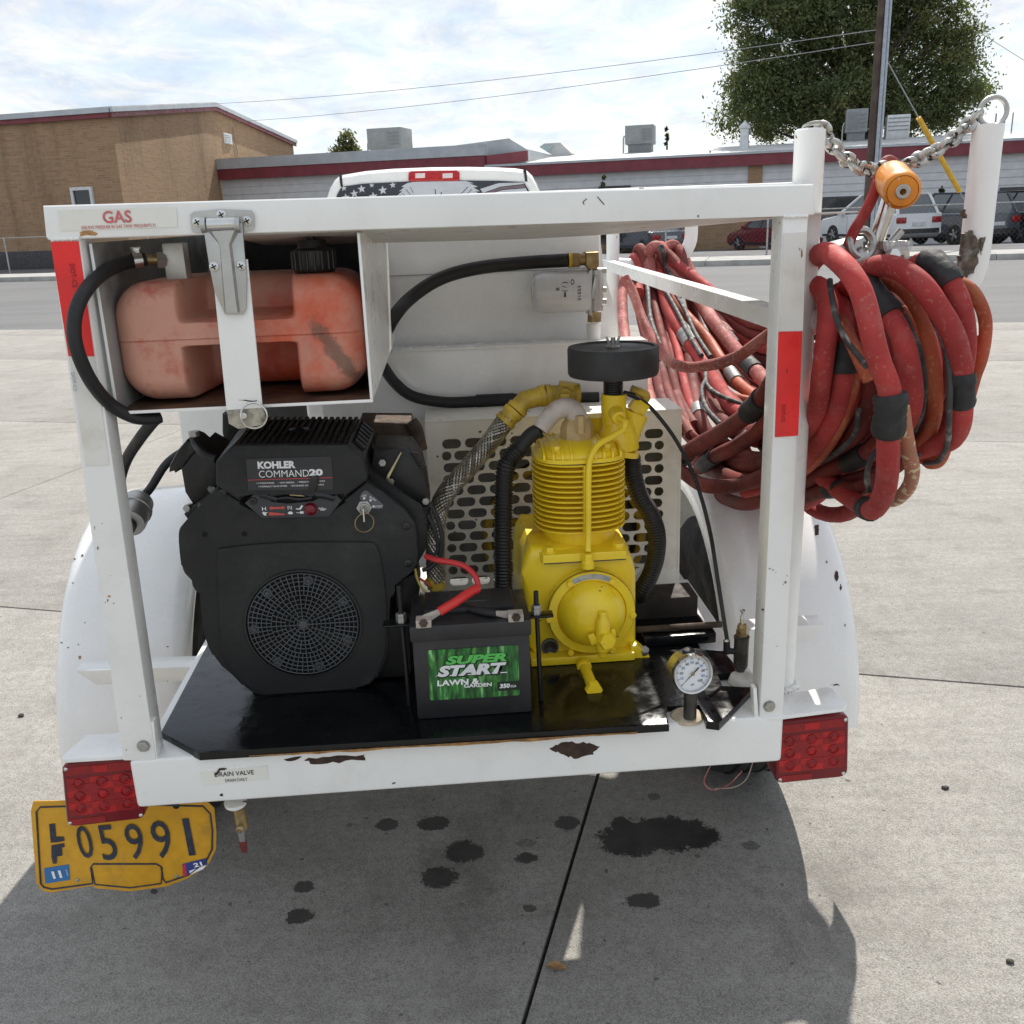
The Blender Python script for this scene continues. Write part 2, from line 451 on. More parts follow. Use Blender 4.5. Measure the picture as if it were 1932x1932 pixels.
# ---- paving concrete, with damp oil stains
def concrete():
    n = N("concrete_paving")
    P = n.pos
    fine = n.noise(340, 2, .7, P); grit = n.voro(210, P); mid = n.noise(38, 5, .7, P); big = n.noise(1.3, 6, .65, P); drag = n.noise(5, 4, .6, n.map(P, (.35, 3.2, 1), (0, 0, rad(15))))
    base = n.mix(n.ramp(big, .32, .68), (.268, .257, .236), (.338, .326, .302))
    base = n.mix(n.ramp(drag, .35, .72, 0, .55), base, (.20, .192, .178))
    base = n.mix(n.ramp(mid, .38, .62, 0, .45), base, (.165, .156, .142))
    base = n.mix(n.ramp(fine, .47, .60, 0, .5), base, (.44, .425, .395))
    base = n.mix(n.ramp(n.noise(4.5, 6, .72, P), .46, .72, 0, .42), base, (.15, .14, .125))
    base = n.mix(n.ramp(fine, .34, .46, .48, 0), base, (.10, .092, .082))
    spk = n.ramp(n.noise(46, 1, .4, P), .755, .775)
    base = n.mix(n.math('MULTIPLY', spk, .8), base, (.10, .085, .07))
    wob = n.math('SUBTRACT', n.noise(26, 5, .68, P), .5)
    wob2 = n.math('SUBTRACT', n.noise(130, 3, .7, P), .5)
    wobble = n.math('ADD', n.math('MULTIPLY', wob, 1.15), n.math('MULTIPLY', wob2, .7))
    tot = None; wet = None
    K = crop(700, 1900, .7764)
    for cx, cy, rx, ry, dark in [(222, 208, 11, 8, .5), (345, 207, 38, 20, .9), (494, 203, 57, 26, .95), (590, 294, 64, 42, .95), (515, 374, 66, 36, .95), (78, 406, 36, 20, .9), (64, 502, 48, 26, .9),
                                 (790, 266, 34, 14, .35), (790, 315, 40, 18, .9), (805, 476, 24, 13, .75), (925, 202, 44, 26, .9), (1130, 250, 110, 62, 1), (1250, 235, 150, 62, 1), (1330, 240, 90, 48, 1), (1100, 215, 40, 40, 1),
                                 (1205, 116, 24, 12, .55), (1515, 275, 31, 16, .55), (1345, 308, 12, 9, .5), (1172, 450, 58, 28, .9), (885, 668, 3, 3, .1)]:
        a = GW(*K(cx, cy)); b = GW(*K(cx + rx, cy)); c = GW(*K(cx, cy + ry))
        ex = (b - a).length; ey = (c - a).length
        d = n.vmath('SUBTRACT', P, tuple(a)); d = n.vmath('DIVIDE', d, (ex, ey, 1.0))
        l = n.math('ADD', n.vmath('LENGTH', d, (0, 0, 0)), wobble)
        m = n.math('MULTIPLY', n.ramp(l, .84, 1.0, 1, 0), dark)
        tot = m if tot is None else n.math('MAXIMUM', tot, m)
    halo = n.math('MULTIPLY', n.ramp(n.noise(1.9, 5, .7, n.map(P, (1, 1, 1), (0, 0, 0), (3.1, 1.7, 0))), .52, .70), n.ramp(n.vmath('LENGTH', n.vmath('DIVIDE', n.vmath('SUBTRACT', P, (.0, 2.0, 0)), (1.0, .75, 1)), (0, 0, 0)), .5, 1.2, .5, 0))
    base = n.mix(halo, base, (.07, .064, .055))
    base = n.mix(n.math('MULTIPLY', tot, n.ramp(n.noise(9, 4, .6, P), .3, .7, .88, .97)), base, (.016, .014, .012))
    # old dark scuffs across the slabs
    sc = n.ramp(n.noise(2.6, 6, .7, n.map(P, (1.5, .55, 1), (0, 0, .4))), .60, .80, 0, .38)
    base = n.mix(sc, base, (.11, .105, .095))
    n.set(base, n.ramp(tot, .2, .9, .9, .6), **{"Specular IOR Level": .3})
    h = n.math('ADD', n.math('MULTIPLY', fine, .6), n.math('MULTIPLY', grit, .5))
    n.bump(h, .75, .003)
    return n.m
def asphalt():
    n = N("asphalt")
    P = n.pos
    base = n.mix(n.ramp(n.noise(.35, 5, .6, P), .3, .7), (.088, .090, .094), (.115, .117, .12))
    lane = n.ramp(n.noise(1.2, 3, .5, n.map(P, (.06, 1.3, 1), (0, 0, SYAW))), .4, .65, 0, .4)
    base = n.mix(lane, base, (.15, .15, .152))
    base = n.mix(n.ramp(n.noise(55, 2, .7, P), .4, .65, 0, .55), base, (.19, .188, .185))
    base = n.mix(n.ramp(n.noise(90, 2, .7, P), .3, .42, .5, 0), base, (.045, .045, .045))
    n.set(base, .88); n.bump(n.noise(160, 2, .6, P), .5, .004)
    return n.m
def brickwork():
    n = N("tan_brickwork")
    br = n.t.nodes.new("ShaderNodeTexBrick")
    x = n.xyz()
    cb = n.t.nodes.new("ShaderNodeCombineXYZ")
    n.link(n.math('ADD', x[0], x[1]), cb.inputs[0]); n.link(x[2], cb.inputs[1])
    n.link(cb.outputs[0], br.inputs["Vector"])
    br.inputs["Color1"].default_value = (.36, .215, .115, 1); br.inputs["Color2"].default_value = (.255, .15, .08, 1); br.inputs["Mortar"].default_value = (.30, .23, .155, 1)
    br.inputs["Scale"].default_value = 1.0; br.inputs["Brick Width"].default_value = .40; br.inputs["Row Height"].default_value = .088
    br.inputs["Mortar Size"].default_value = .012; br.inputs["Bias"].default_value = -.1
    st = n.ramp(n.noise(1.0, 5, .65, n.map(None, (.7, .7, .06))), .47, .66, 0, .62)
    col = n.mix(st, br.outputs[0], (.16, .10, .055))
    col = n.mix(n.ramp(n.noise(6, 3), .35, .7, 0, .3), col, (.40, .28, .165))
    n.set(col, .9); n.bump(br.outputs["Fac"], .4, .006)
    return n.m
conc = concrete(); asph = asphalt(); brick_m = brickwork()
kerb_m = M("kerb_concrete", (.40, .39, .37), .9, var=.15, vscale=2, bump=.3, bscale=60, grime=(.2, .19, .18), gamt=.4, gscale=3)
walk_m = M("pavement_concrete", (.33, .325, .31), .9, var=.12, vscale=1.5, bump=.4, bscale=70, grime=(.2, .2, .19), gamt=.4, gscale=2)
lot_m = M("car_park_asphalt", (.10, .10, .105), .9, var=.2, vscale=.6, grime=(.17, .17, .17), gamt=.5, gscale=30)
maroon = M("maroon_fascia", (.185, .030, .042), .5, var=.12, vscale=2)
gutter_m = M("grey_metal_edge", (.42, .45, .48), .4, var=.08, vscale=2, metal=.2)
siding_m = M("white_siding_board", (.60, .61, .62), .6, var=.06, vscale=3, grime=(.4, .4, .4), gamt=.25, gscale=2)
roof_m = M("roof_membrane", (.50, .51, .50), .8, var=.15, vscale=1)
hvac_m = M("unit_grey_paint", (.25, .27, .27), .55, var=.08, vscale=3)
hvac_d = M("unit_grey_dark", (.20, .215, .22), .6, var=.1)
sheet_m = M("galvanised_sheet", (.55, .57, .58), .4, .5, var=.1, vscale=4)
base_strip_m = M("dark_base_strip", (.055, .055, .058), .85, var=.2)

# ================================================================== ground
def sheet(name, pts, mat, frame, kind='structure', label=None):
    b = MB(); b.poly([Vector(p) for p in pts])
    o = b.build(name, mat, frame=frame, origin=(0, 0, pts[0][2]), smooth=0)
    return tag(o, label, None, None, kind)
sheet("ground", [(-1500, -1500, -.40), (1500, -1500, -.40), (1500, 1500, -.40), (-1500, 1500, -.40)], M("bare_soil", (.20, .19, .16), .95, var=.2, vscale=.2), 'W')
pav = thing("concrete_paving", "pale jointed concrete yard under the trailer, oil spotted", None, 'S', (0, 0, 0), kind='structure')
sheet_b = MB(); sheet_b.box((-29, -8, -.14), (24, 12.93, -.09)); sheet_b.build("joint_bed", M("joint_dirt", (.012, .011, .010), .95), pav)
xs = [-.385 + 3.84 * k for k in range(-7, 7)]; ys = [2.97 + 3.42 * j for j in range(-3, 3)] + [12.2]
for i in range(len(xs) - 1):
    for j in range(len(ys) - 1):
        b = MB(); g = .0042
        dz = rng.uniform(-.002, .0)
        b.box((xs[i] + g, ys[j] + g, -.1), (xs[i + 1] - g, ys[j + 1] - g, dz), bev=.0035, seg=2)
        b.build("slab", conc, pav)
for i in range(22):
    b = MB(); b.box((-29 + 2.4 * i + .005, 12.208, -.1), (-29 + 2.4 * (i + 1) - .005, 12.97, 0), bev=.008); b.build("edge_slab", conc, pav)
road = sheet("road", [(-160, 12.97, -.022), (160, 12.97, -.022), (160, 27.05, -.022), (-160, 27.05, -.022)], asph, 'S')
pv2 = thing("pavement", "concrete footway and kerb on the far side of the road", None, 'S', (0, 27, 0), kind='structure')
for i in range(34):
    x0 = -70 + i * 3.6
    b = MB(); b.box((x0 + .006, 27.05, -.1), (x0 + 3.594, 27.30, .13), bev=.02); b.build("kerb_stone", kerb_m, pv2)
    b = MB(); b.box((x0 + .006, 27.31, -.1), (x0 + 3.594, 29.3, .128), bev=.008); b.build("paving_slab", walk_m, pv2)
lot = MB(); lot.prism([(-80, 29.31, -.6), (-80, 29.31, .12), (-80, 35.0, .05), (-80, 39.4, -.30), (-80, 80, -.36), (-80, 80, -.6)], (150, 0, 0)); tag(lot.build("car_park", lot_m, frame='S', origin=(0, 29, 0)), None, None, None, 'structure')

# ================================================================== the brick hall
HX, HY, TL = -24.8, 34.75, .1944      # the gable wall leans away to the left
def gab(px, py):
    o = INV['S'] @ Vector((0, 0, EYE)); d = INV['S'].to_3x3() @ ray(px, py)
    t = (HX + TL * HY - o.x - TL * o.y) / (d.x + TL * d.y); return o + d * t
def GX(y): return HX - TL * (y - HY)
eave = SY(207, 221, HY).z; eave_t = SY(207, 205, HY).z
HYE = gab(553, 275).y; HYR = gab(402, 208).y
zr = gab(402, 208).z; ze = gab(553, 272).z
hall = thing("brick_hall", "tall tan brick hall with a low gable and dark red fascia", "building", 'S', (HX, HY, 0))
b = MB()
pts = [(HX, HY, -.3), (GX(HYE), HYE, -.3), (GX(HYE), HYE, ze), (GX(HYR), HYR, zr), (HX, HY, eave)]
b.prism(pts, (-26, 0, 0)); b.build("wall", brick_m, hall)
b = MB(); b.box((HX - 26, HY - .05, 0), (HX - .06, HY - .002, .78), bev=.01); b.build("base_strip", base_strip_m, hall)  # dark strip along the foot of the wall
th = eave_t - eave
def band(z0, z1, off, mat, name):
    b = MB(); o2 = off
    prof = [(HY - o2, eave), (HYR, zr), (HYE + .3, ze - .1)]
    lo = [Vector((GX(y) + o2, y, z + z0)) for y, z in prof]; hi = [Vector((GX(y) + o2, y, z + z1)) for y, z in prof]
    for k in range(2):
        b.prism([lo[k], lo[k + 1], hi[k + 1], hi[k]], (-.12, 0, 0))
    b.box((HX - 26, HY - o2, eave + z0), (HX + o2 - .13, HY - o2 + .12, eave + z1))
    return b.build(name, mat, hall)
band(-.02, th * .5, .16, maroon, "fascia"); band(th * .5 + .003, th * 1.05, .24, gutter_m, "gutter")
b = MB()
for (y0, z0), (y1, z1) in (((HY - .2, eave), (HYR, zr)), ((HYR, zr), (HYE + .4, ze - .1))):
    b.prism([(GX(y0) + .2, y0, z0 + th), (GX(y1) + .2, y1, z1 + th), (GX(y1) + .2, y1, z1 + th + .06), (GX(y0) + .2, y0, z0 + th + .06)], (-26.2, 0, 0))
b.build("roof", roof_m, hall)
def framed_window(par, x0, x1, z0, z1, y, fm, gm, t=.09):
    b = MB(); b.box((x0, y - .06, z0), (x1, y + .02, z1)); b2 = None
    fr = MB()
    fr.box((x0, y - .10, z0), (x0 + t, y + .02, z1)); fr.box((x1 - t, y - .10, z0), (x1, y + .02, z1))
    fr.box((x0 + t, y - .10, z0), (x1 - t, y + .02, z0 + t)); fr.box((x0 + t, y - .10, z1 - t), (x1 - t, y + .02, z1))
    w = fr.build("window", fm, par)
    p = MB(); p.box((x0 + t, y - .03, z0 + t), (x1 - t, y + .01, z1 - t)); p.build("pane", gm, w)
a = SY(134, 354, HY); c = SY(184, 412, HY)
framed_window(hall, a.x, c.x, c.z, a.z, HY - .01, M("window_frame_white", (.62, .63, .64), .5), glass_dark, .12)
a = gab(420, 250); c = gab(437, 273)
v = MB(); v.prism([(a.x + .06, a.y, c.z), (c.x + .06, c.y, c.z), (c.x + .06, c.y, a.z), (a.x + .06, a.y, a.z)], (-.1, 0, 0)); vv = v.build("gable_vent", M("vent_white", (.7, .7, .7), .5), hall)
for k in range(5):
    s_ = MB(); z = c.z + (a.z - c.z) * (k + .5) / 5
    s_.prism([(a.x + .10, a.y + .08, z - .025), (c.x + .10, c.y - .08, z - .025), (c.x + .07, c.y - .08, z + .025), (a.x + .07, a.y + .08, z + .025)], (-.01, 0, 0)); s_.build("louvre", gutter_m, vv)

# ================================================================== the long flat building
FY = 46.0
fl = thing("flat_roof_building", "long low white boarded building with dark red fascia and flat roof", "building", 'S', (0, FY, 0))
zl0, zl1 = SY(500, 334, FY).z, SY(500, 315, FY).z                      # taller left part
zr0, zr1 = SY(1300, 316, FY).z, SY(1300, 298, FY).z
XS = SY(905, 300, FY).x; XL = GX(FY) + .04; XR = 26.0
core = MB(); core.box((XL, FY, -.6), (XS, FY + 9, zl0 + .1)); core.box((XS, FY, -.6), (XR, FY + 9, zr0 + .1)); core.build("wall", siding_m, fl)
def fascia(x0, x1, z0, z1, y, nm, m):
    b = MB(); b.box((x0, y - .35, z0), (x1, y + .25, z1)); return b.build(nm, m, fl)
hl, hr_ = zl1 - zl0, zr1 - zr0
fascia(XL, XS + .3, zl0 - .05, zl0 + hl * .95, FY, "fascia", maroon); fascia(XL, XS + .32, zl0 + hl * .95 + .003, zl0 + hl * 2.0, FY - .04, "gutter", gutter_m)
fascia(XS + .31, XR, zr0 - .05, zr0 + hr_ * 1.05, FY, "fascia", maroon); fascia(XS + .33, XR, zr0 + hr_ * 1.05 + .003, zr0 + hr_ * 1.3, FY - .04, "gutter", gutter_m)
b = MB(); b.box((XL, FY + .25, zl0 + .2), (XS + .3, FY + 9, zl0 + hl * 2.0 - .03)); b.build("roof", roof_m, fl)
b = MB(); b.prism([(XS + .31, FY + .2, zr0 + .2), (XS + .31, FY + 9, zr0 + .2), (XS + .31, FY + 9, zr0 + 1.3), (XS + .31, FY + .2, zr0 + hr_ * 1.3)], (XR - XS, 0, 0)); b.build("roof", roof_m, fl)
# low ridge block where the two parts meet
g0 = SY(905, 280, FY + .3); g1 = SY(1000, 290, FY + 3)
b = MB()
b.prism([(XS - 1.2, FY - .3, zl0 + hl), (XS + 1.9, FY + 1.5, zr0 + hr_), (XS + 1.9, FY + 1.5, zl0 + hl * 1.6), (XS + 1.2, FY + 1, zl0 + hl * 2.6), (XS - 1.2, FY - .3, zl0 + hl * 2.0)], (0, 6, 0)); b.build("roof_step", gutter_m, fl)
b = MB()
b.prism([(XS + .34, FY - .05, zl0 - .02), (XS + 2.0, FY + 1.45, zl0 + .2), (XS + 2.0, FY + 1.45, zl0 + .2 + hl), (XS + .34, FY - .05, zl0 + hl * .95)], (-.05, .08, 0)); b.build("fascia", maroon, fl)
# lap boards, each its own
pier_x = SY(1425, 330, FY).x
def boards(x0, x1, zt):
    n = 9; hgt = (zt - .45) / n
    for k in range(n):
        z = .45 + k * hgt
        L = x1 - x0; m = max(1, int(L / 4.8))
        for q in range(m):
            a_, c_ = x0 + L * q / m, x0 + L * (q + 1) / m
            b = MB()
            b.prism([(a_ + .004, FY - .045, z), (a_ + .004, FY - .045, z + .02), (a_ + .004, FY - .012, z + hgt + .01), (a_ + .004, FY - .002, z + hgt + .01), (a_ + .004, FY - .002, z)], (c_ - a_ - .008, 0, 0))
            b.build("siding_board", siding_m, fl)
boards(XL, XS + .2, zl0 - .05); boards(XS + .21, pier_x - .3, zr0 - .05); boards(pier_x + .3, XR, zr0 - .05)
b = MB(); b.box((pier_x - .3, FY - .12, -.6), (pier_x + .3, FY + .1, zr0 - .05)); b.build("brick_pier", brick_m, fl)
b = MB(); b.box((SY(1100, 380, FY).x, FY - .10, -.6), (pier_x - .31, FY + .05, .95)); b.build("brick_plinth", brick_m, fl)
wf = M("window_frame_dark", (.05, .055, .06), .5)
for x0, x1, y0, y1 in [(1552, 1640, 372, 412), (1745, 1848, 366, 408), (1846, 1872, 362, 405), (1886, 1960, 354, 395), (1130, 1190, 352, 372)]:
    a = SY(x0, y0, FY); c = SY(x1, y1, FY)
    framed_window(fl, a.x, c.x, max(.7, c.z), a.z, FY - .05, wf, glass_dark, .07)
b = MB(); a = SY(1500, 270, FY + 2)
a = SY(1665, 384, FY); 
lampb = MB(); a = SY(1707, 382, FY)
# rooftop units
def unit(x0, x1, y0, y1, Yp, label, curb=True, cut=False):
    a = SY(x0, y0, Yp); c = SY(x1, y1, Yp)
    w = c.x - a.x; d = w * .9
    zroof = zr0 + hr_ if x0 > 905 else zl0 + hl * 2
    t = thing("rooftop_unit", label, "rooftop unit", 'S', ((a.x + c.x) / 2, Yp, zroof), group="air units on the flat roof")
    b = MB(); b.box((a.x, Yp, c.z), (c.x, Yp + d, a.z), bev=.03); b.build("casing", hvac_m, t)
    b = MB(); b.box((a.x + w * .08, Yp - .02, c.z + (a.z - c.z) * .1), (a.x + w * .55, Yp + .05, c.z + (a.z - c.z) * .85), bev=.01); b.build("access_panel", hvac_d if cut else hvac_m, t)
    for k in range(4):
        b = MB(); z = c.z + (a.z - c.z) * (.2 + .17 * k); b.box((a.x + w * .62, Yp - .03, z), (a.x + w * .94, Yp + .05, z + .07)); b.build("louvre", hvac_d, t)
    b = MB(); b.box((a.x + w * .1, Yp + .1, zroof - .4), (c.x - w * .08, Yp + d * .9, c.z)); b.build("roof_curb", sheet_m if curb else hvac_d, t)
    b = MB(); b.tube([(a.x - .1, Yp + .3, zroof - .2), (a.x - .12, Yp + .3, c.z + .3), (a.x + .05, Yp + .3, c.z + .45)], .04, 6, per=3); b.build("conduit", zinc, t)
    return t
unit(691, 758, 243, 279, FY + 7, "grey boxy air unit beside the small far tree")
unit(1179, 1232, 237, 270, FY + 7, "grey air unit standing alone on a dark curb mid roof", False)
unit(1598, 1636, 206, 248, FY + 7, "tall pale air unit just left of the utility pole", False, True)
a = SY(1675, 217, FY + 7); c = SY(1716, 249, FY + 7)
t = thing("roof_screen", "pale square sheet box on the roof right of the utility pole", "rooftop box", 'S', (a.x, FY + 7, zr0))
b = MB(); b.box((a.x, FY + 7, c.z - .3), (c.x, FY + 8.2, a.z), bev=.03); b.build("casing", sheet_m, t)
for k in range(4):
    b = MB(); z = c.z + (a.z - c.z) * (.12 + .22 * k); b.box((a.x + .05, FY + 6.97, z), (c.x - .05, FY + 7.02, z + .05)); b.build("rib", hvac_m, t)
a = SY(1397, 233, FY + 5); c = SY(1413, 272, FY + 5)
t = thing("roof_flue", "short round metal flue with a cap on the flat roof", "flue", 'S', ((a.x + c.x) / 2, FY + 5, zr0 + hr_))
cx_, rr_ = (a.x + c.x) / 2, (c.x - a.x) / 2
b = MB(); b.lathe([(rr_ * 1.2, c.z - .3 - zr0), (rr_ * .95, c.z - zr0 + .25), (rr_ * .95, a.z - .25 - zr0)], (cx_, FY + 5, zr0)); b.build("pipe", sheet_m, t)
b = MB(); b.lathe([(rr_ * 1.25, 0), (rr_ * 1.25, .12), (.02, .35)], (cx_, FY + 5, a.z - .24)); b.build("cap", sheet_m, t)
a = SY(1003, 272, FY + 8); c = SY(1078, 293, FY + 8)
t = thing("roof_hatch", "pale sloped skylight box on the flat roof", "skylight", 'S', ((a.x + c.x) / 2, FY + 8, zr0 + hr_))
b = MB(); m_ = (a.x + c.x) / 2
b.prism([(a.x, FY + 8, c.z - .4), (c.x, FY + 8, c.z - .4), (c.x, FY + 8, c.z + .1), (m_ + .5, FY + 8, a.z), (m_ - .4, FY + 8, a.z), (a.x, FY + 8, c.z + .25)], (0, 2, 0)); b.build("housing", roof_m, t)
b = MB(); b.prism([(m_ - .9, FY + 7.97, c.z + .15), (m_ - .1, FY + 7.97, c.z + .15), (m_ + .1, FY + 7.97, a.z - .1), (m_ - .5, FY + 7.97, a.z - .1)], (0, .1, 0)); b.build("pane", M("skylight_pane", (.35, .45, .45), .2), t)

# ================================================================== chain link fence
fe = thing("chain_link_fence", "low grey chain link fence along the far footway", "fence", 'S', (0, 30.5, .12))
fz = 1.22
b = MB(); b.tube([(-60, 30.5, .12 + fz), (40, 30.5, .12 + fz)], .022, 6); b.build("top_rail", zinc, fe)
for k in range(34):
    b = MB(); x = -60 + k * 3.0; b.tube([(x, 30.5, .1), (x, 30.5, .15 + fz)], .028, 8); b.build("post", zinc, fe)
def ribs():
    vs, fs = [], []
    stepx, h = .14, fz
    for sgn in (1, -1):
        x = -36.0
        while x < 24:
            for seg in range(4):
                z0, z1 = .14 + h * seg / 4, .14 + h * (seg + 1) / 4
                x0, x1 = x + sgn * h * seg / 4, x + sgn * h * (seg + 1) / 4
                i = len(vs); w = .0009
                y = 30.48 + .003 * sgn
                vs += [(x0 - w, y - 30.5, z0 - .12), (x0 + w, y - 30.5, z0 - .12), (x1 + w, y - 30.5, z1 - .12), (x1 - w, y - 30.5, z1 - .12)]
                fs.append((i, i + 1, i + 2, i + 3))
            x += stepx
    me = bpy.data.meshes.new("wire_mesh"); me.from_pydata(vs, [], fs); me.materials.append(zinc)
    o = bpy.data.objects.new("wire_mesh", me); COL.objects.link(o); o.parent = fe; o["kind"] = "stuff"
ribs()

# odds and ends on the far roofs and walls
for px, py0, py1, yy, rr, nm, lb in ((962, 282, 268, FY + 1.5, .05, "vent_pipe", None), (1880, 255, 214, FY + 6, .035, "vent_pipe", None), (1898, 250, 208, FY + 6, .03, "vent_pipe", None), (1912, 250, 212, FY + 6.5, .03, "vent_pipe", None), (1340, 300, 285, FY + 2, .05, "vent_pipe", None)):
    a = SY(px, py1, yy); b = MB(); b.cyl((a.x, yy, a.z - 1.2), (a.x, yy, a.z), rr, 8); b.build(nm, hvac_d, fl)
b = MB(); a = SY(1697, 378, FY - .1); c = SY(1717, 390, FY - .1); b.box((a.x, FY - .28, c.z), (c.x, FY - .04, a.z), bev=.02); b.build("wall_lamp", hvac_d, fl)
b = MB(); a = gab(437, 240); c = gab(447, 292); b.tube([a + Vector((.05, 0, 0)), c + Vector((.05, 0, 0))], .02, 6); b.build("cable_drop", hvac_d, hall)
for px in (150, 60):
    b = MB(); a = SY(px, 225, HY - .06); b.box((a.x - .05, HY - .12, .8), (a.x + .05, HY - .003, eave - .05)); 
    b.bm.free()
# ================================================================== trees
def leaf_mat(name, c1, c2, c3):
    n = N(name)
    at = n.t.nodes.new("ShaderNodeAttribute"); at.attribute_name = "tone"
    col = n.mix(n.ramp(at.outputs["Fac"], 0, .6), c1, c2); col = n.mix(n.ramp(at.outputs["Fac"], .82, 1.0), col, c3)
    n.set(col, .55)
    tr = n.t.nodes.new("ShaderNodeBsdfTranslucent"); n.link(n.mix(.5, col, (.18, .2, .02)), tr.inputs[0])
    mx = n.t.nodes.new("ShaderNodeMixShader"); mx.inputs[0].default_value = .42
    n.link(n.b.outputs[0], mx.inputs[1]); n.link(tr.outputs[0], mx.inputs[2]); n.link(mx.outputs[0], n.out.inputs[0])
    return n.m
leaf_g = leaf_mat("broad_leaves", (.052, .080, .036), (.115, .145, .058), (.28, .25, .09))  # greens brightened, distance haze put into the colour
leaf_d = leaf_mat("conifer_leaves", (.014, .028, .014), (.03, .05, .022), (.06, .06, .03))
leaf_p = leaf_mat("pale_leaves", (.06, .08, .035), (.11, .12, .05), (.2, .17, .07))
bark = M("bark", (.09, .07, .055), .9, var=.3, vscale=4, bump=.6, bscale=20, bdist=.02)
def leaves(name, par, blobs, clumps, per, csz, lsz, mat, seed, shell=.55):
    """blobs: (x,y,z,rx,ry,rz) in the parent's frame"""
    r = np.random.default_rng(seed)
    og = np.array(INFO[par.name][1])
    B = np.array(blobs, float); vol = np.prod(B[:, 3:], axis=1) ** (2 / 3); pick = r.choice(len(B), clumps, p=vol / vol.sum())
    d = r.normal(size=(clumps, 3)); d /= np.linalg.norm(d, axis=1)[:, None]
    rr = r.uniform(shell ** 3, 1, clumps) ** (1 / 3) * r.uniform(.82, 1.07, clumps)
    C = B[pick, :3] + d * rr[:, None] * B[pick, 3:]
    ct = r.uniform(0, 1, clumps)
    sz = csz * r.uniform(.55, 1.35, clumps)
    k = clumps * per
    P = np.repeat(C, per, axis=0) + r.normal(size=(k, 3)) * np.repeat(sz, per)[:, None] * np.array([1, 1, .75]) * .6
    a = r.normal(size=(k, 3)); a /= np.linalg.norm(a, axis=1)[:, None]
    t = r.normal(size=(k, 3)); b = np.cross(a, t); b /= np.linalg.norm(b, axis=1)[:, None]
    L = (lsz * r.uniform(.6, 1.4, k))[:, None]
    V = np.stack([P - a * L, P + b * L * .42, P + a * L, P - b * L * .42], axis=1).reshape(-1, 3) - og
    me = bpy.data.meshes.new(name)
    me.vertices.add(4 * k); me.vertices.foreach_set("co", V.ravel().astype(np.float32))
    me.loops.add(4 * k); me.loops.foreach_set("vertex_index", np.arange(4 * k, dtype=np.int32))
    me.polygons.add(k); me.polygons.foreach_set("loop_start", np.arange(0, 4 * k, 4, dtype=np.int32))
    me.update(calc_edges=True)
    at = me.attributes.new("tone", 'FLOAT', 'FACE')
    tone = np.clip(np.repeat(ct, per) * .75 + r.uniform(0, .33, k), 0, 1)
    at.data.foreach_set("value", tone.astype(np.float32))
    me.materials.append(mat)
    o = bpy.data.objects.new(name, me); COL.objects.link(o); o.parent = par
    INFO[o.name] = INFO[par.name]
    return o, C
TY = 58.0
def blob(px, py, rx, ry, dy=0):
    c = SY(px, py, TY); e = SY(px + rx, py, TY); f = SY(px, py - ry, TY)
    return (c.x, TY + dy, c.z, (e - c).length, (e - c).length * .8, (f - c).length)
bl = [blob(1600, 60, 120, 130), blob(1480, 110, 85, 80, -1), blob(1722, 105, 105, 105, 1), blob(1440, 190, 70, 62, -2), blob(1805, 150, 55, 55, -1), blob(1600, 200, 150, 62, -1),
      blob(1420, 160, 50, 50), blob(1520, -60, 120, 120), blob(1720, -70, 120, 130), blob(1500, 20, 95, 90, -2), blob(1745, 10, 78, 90), blob(1740, 205, 80, 50), blob(1840, 165, 36, 26, 1), blob(1395, 95, 30, 30, 1), blob(1480, 235, 60, 28), blob(1375, 225, 22, 26, 1), blob(1405, 40, 40, 45, -1), blob(1822, 60, 26, 40), blob(1790, 225, 30, 20, 1), blob(1440, -20, 50, 60)]
c0 = SY(1600, 300, TY)
tree = thing("broadleaf_tree", "huge dark leafy tree rising behind the flat roof at the utility pole", "tree", 'S', (c0.x, TY, .1))
crown, CC = leaves("crown", tree, bl, 1150, 115, .66, .105, leaf_g, 3, .50)
b = MB(); base = Vector((c0.x, TY, .1)); top = Vector((c0.x + .4, TY, 9))
b.tube([base, base + Vector((.1, 0, 2.5)), base + Vector((.3, 0, 5)), top, top + Vector((.2, 0, 5))], .6, 10, per=4, radii=[.75, .55, .45, .32, .12])
for i in range(0, 1000, 13):
    p = Vector(CC[i]); h = min(max(2.5, p.z * .55), 11)
    s_ = Vector((c0.x + .25, TY, h))
    b.tube([s_, s_.lerp(p, .5) + Vector((0, 0, .3)), p], .1, 5, per=3, radii=[.16, .09, .03])
b.build("trunk", bark, tree)
# small tree by the left roof unit
def small_tree(nm, label, px, py0, py1, w, Yp, mat, n, per, lsz, cone=False, group=None):
    a = SY(px, py0, Yp); e = SY(px + w, py0, Yp); z1 = SY(px, py1, Yp).z; rw = (e - a).length
    t = thing(nm, label, "tree", 'S', (a.x, Yp, .12), group=group)
    if cone:
        H_ = z1 - .4; bb = [(a.x, Yp, .4 + H_ * f, rw * (1 - f) * 1.0 + .05, rw * (1 - f) + .05, H_ * .12) for f in (.08, .22, .36, .5, .64, .78, .9)]
    else:
        H_ = z1; bb = [(a.x, Yp, z1 * .68, rw, rw, z1 * .22), (a.x - rw * .45, Yp, z1 * .72, rw * .5, rw * .5, z1 * .16), (a.x + rw * .4, Yp - .3, z1 * .62, rw * .55, rw * .5, z1 * .2), (a.x + .1, Yp, z1 * .86, rw * .45, rw * .45, z1 * .13)]
    leaves("crown", t, bb, n, per, rw * .22, lsz, mat, int(px), .2)
    b = MB(); b.tube([(a.x, Yp, .1), (a.x + .05, Yp, z1 * .5), (a.x, Yp, z1 * .93)], .1, 7, per=3, radii=[.22, .14, .03]); b.build("trunk", bark, t)
    return t
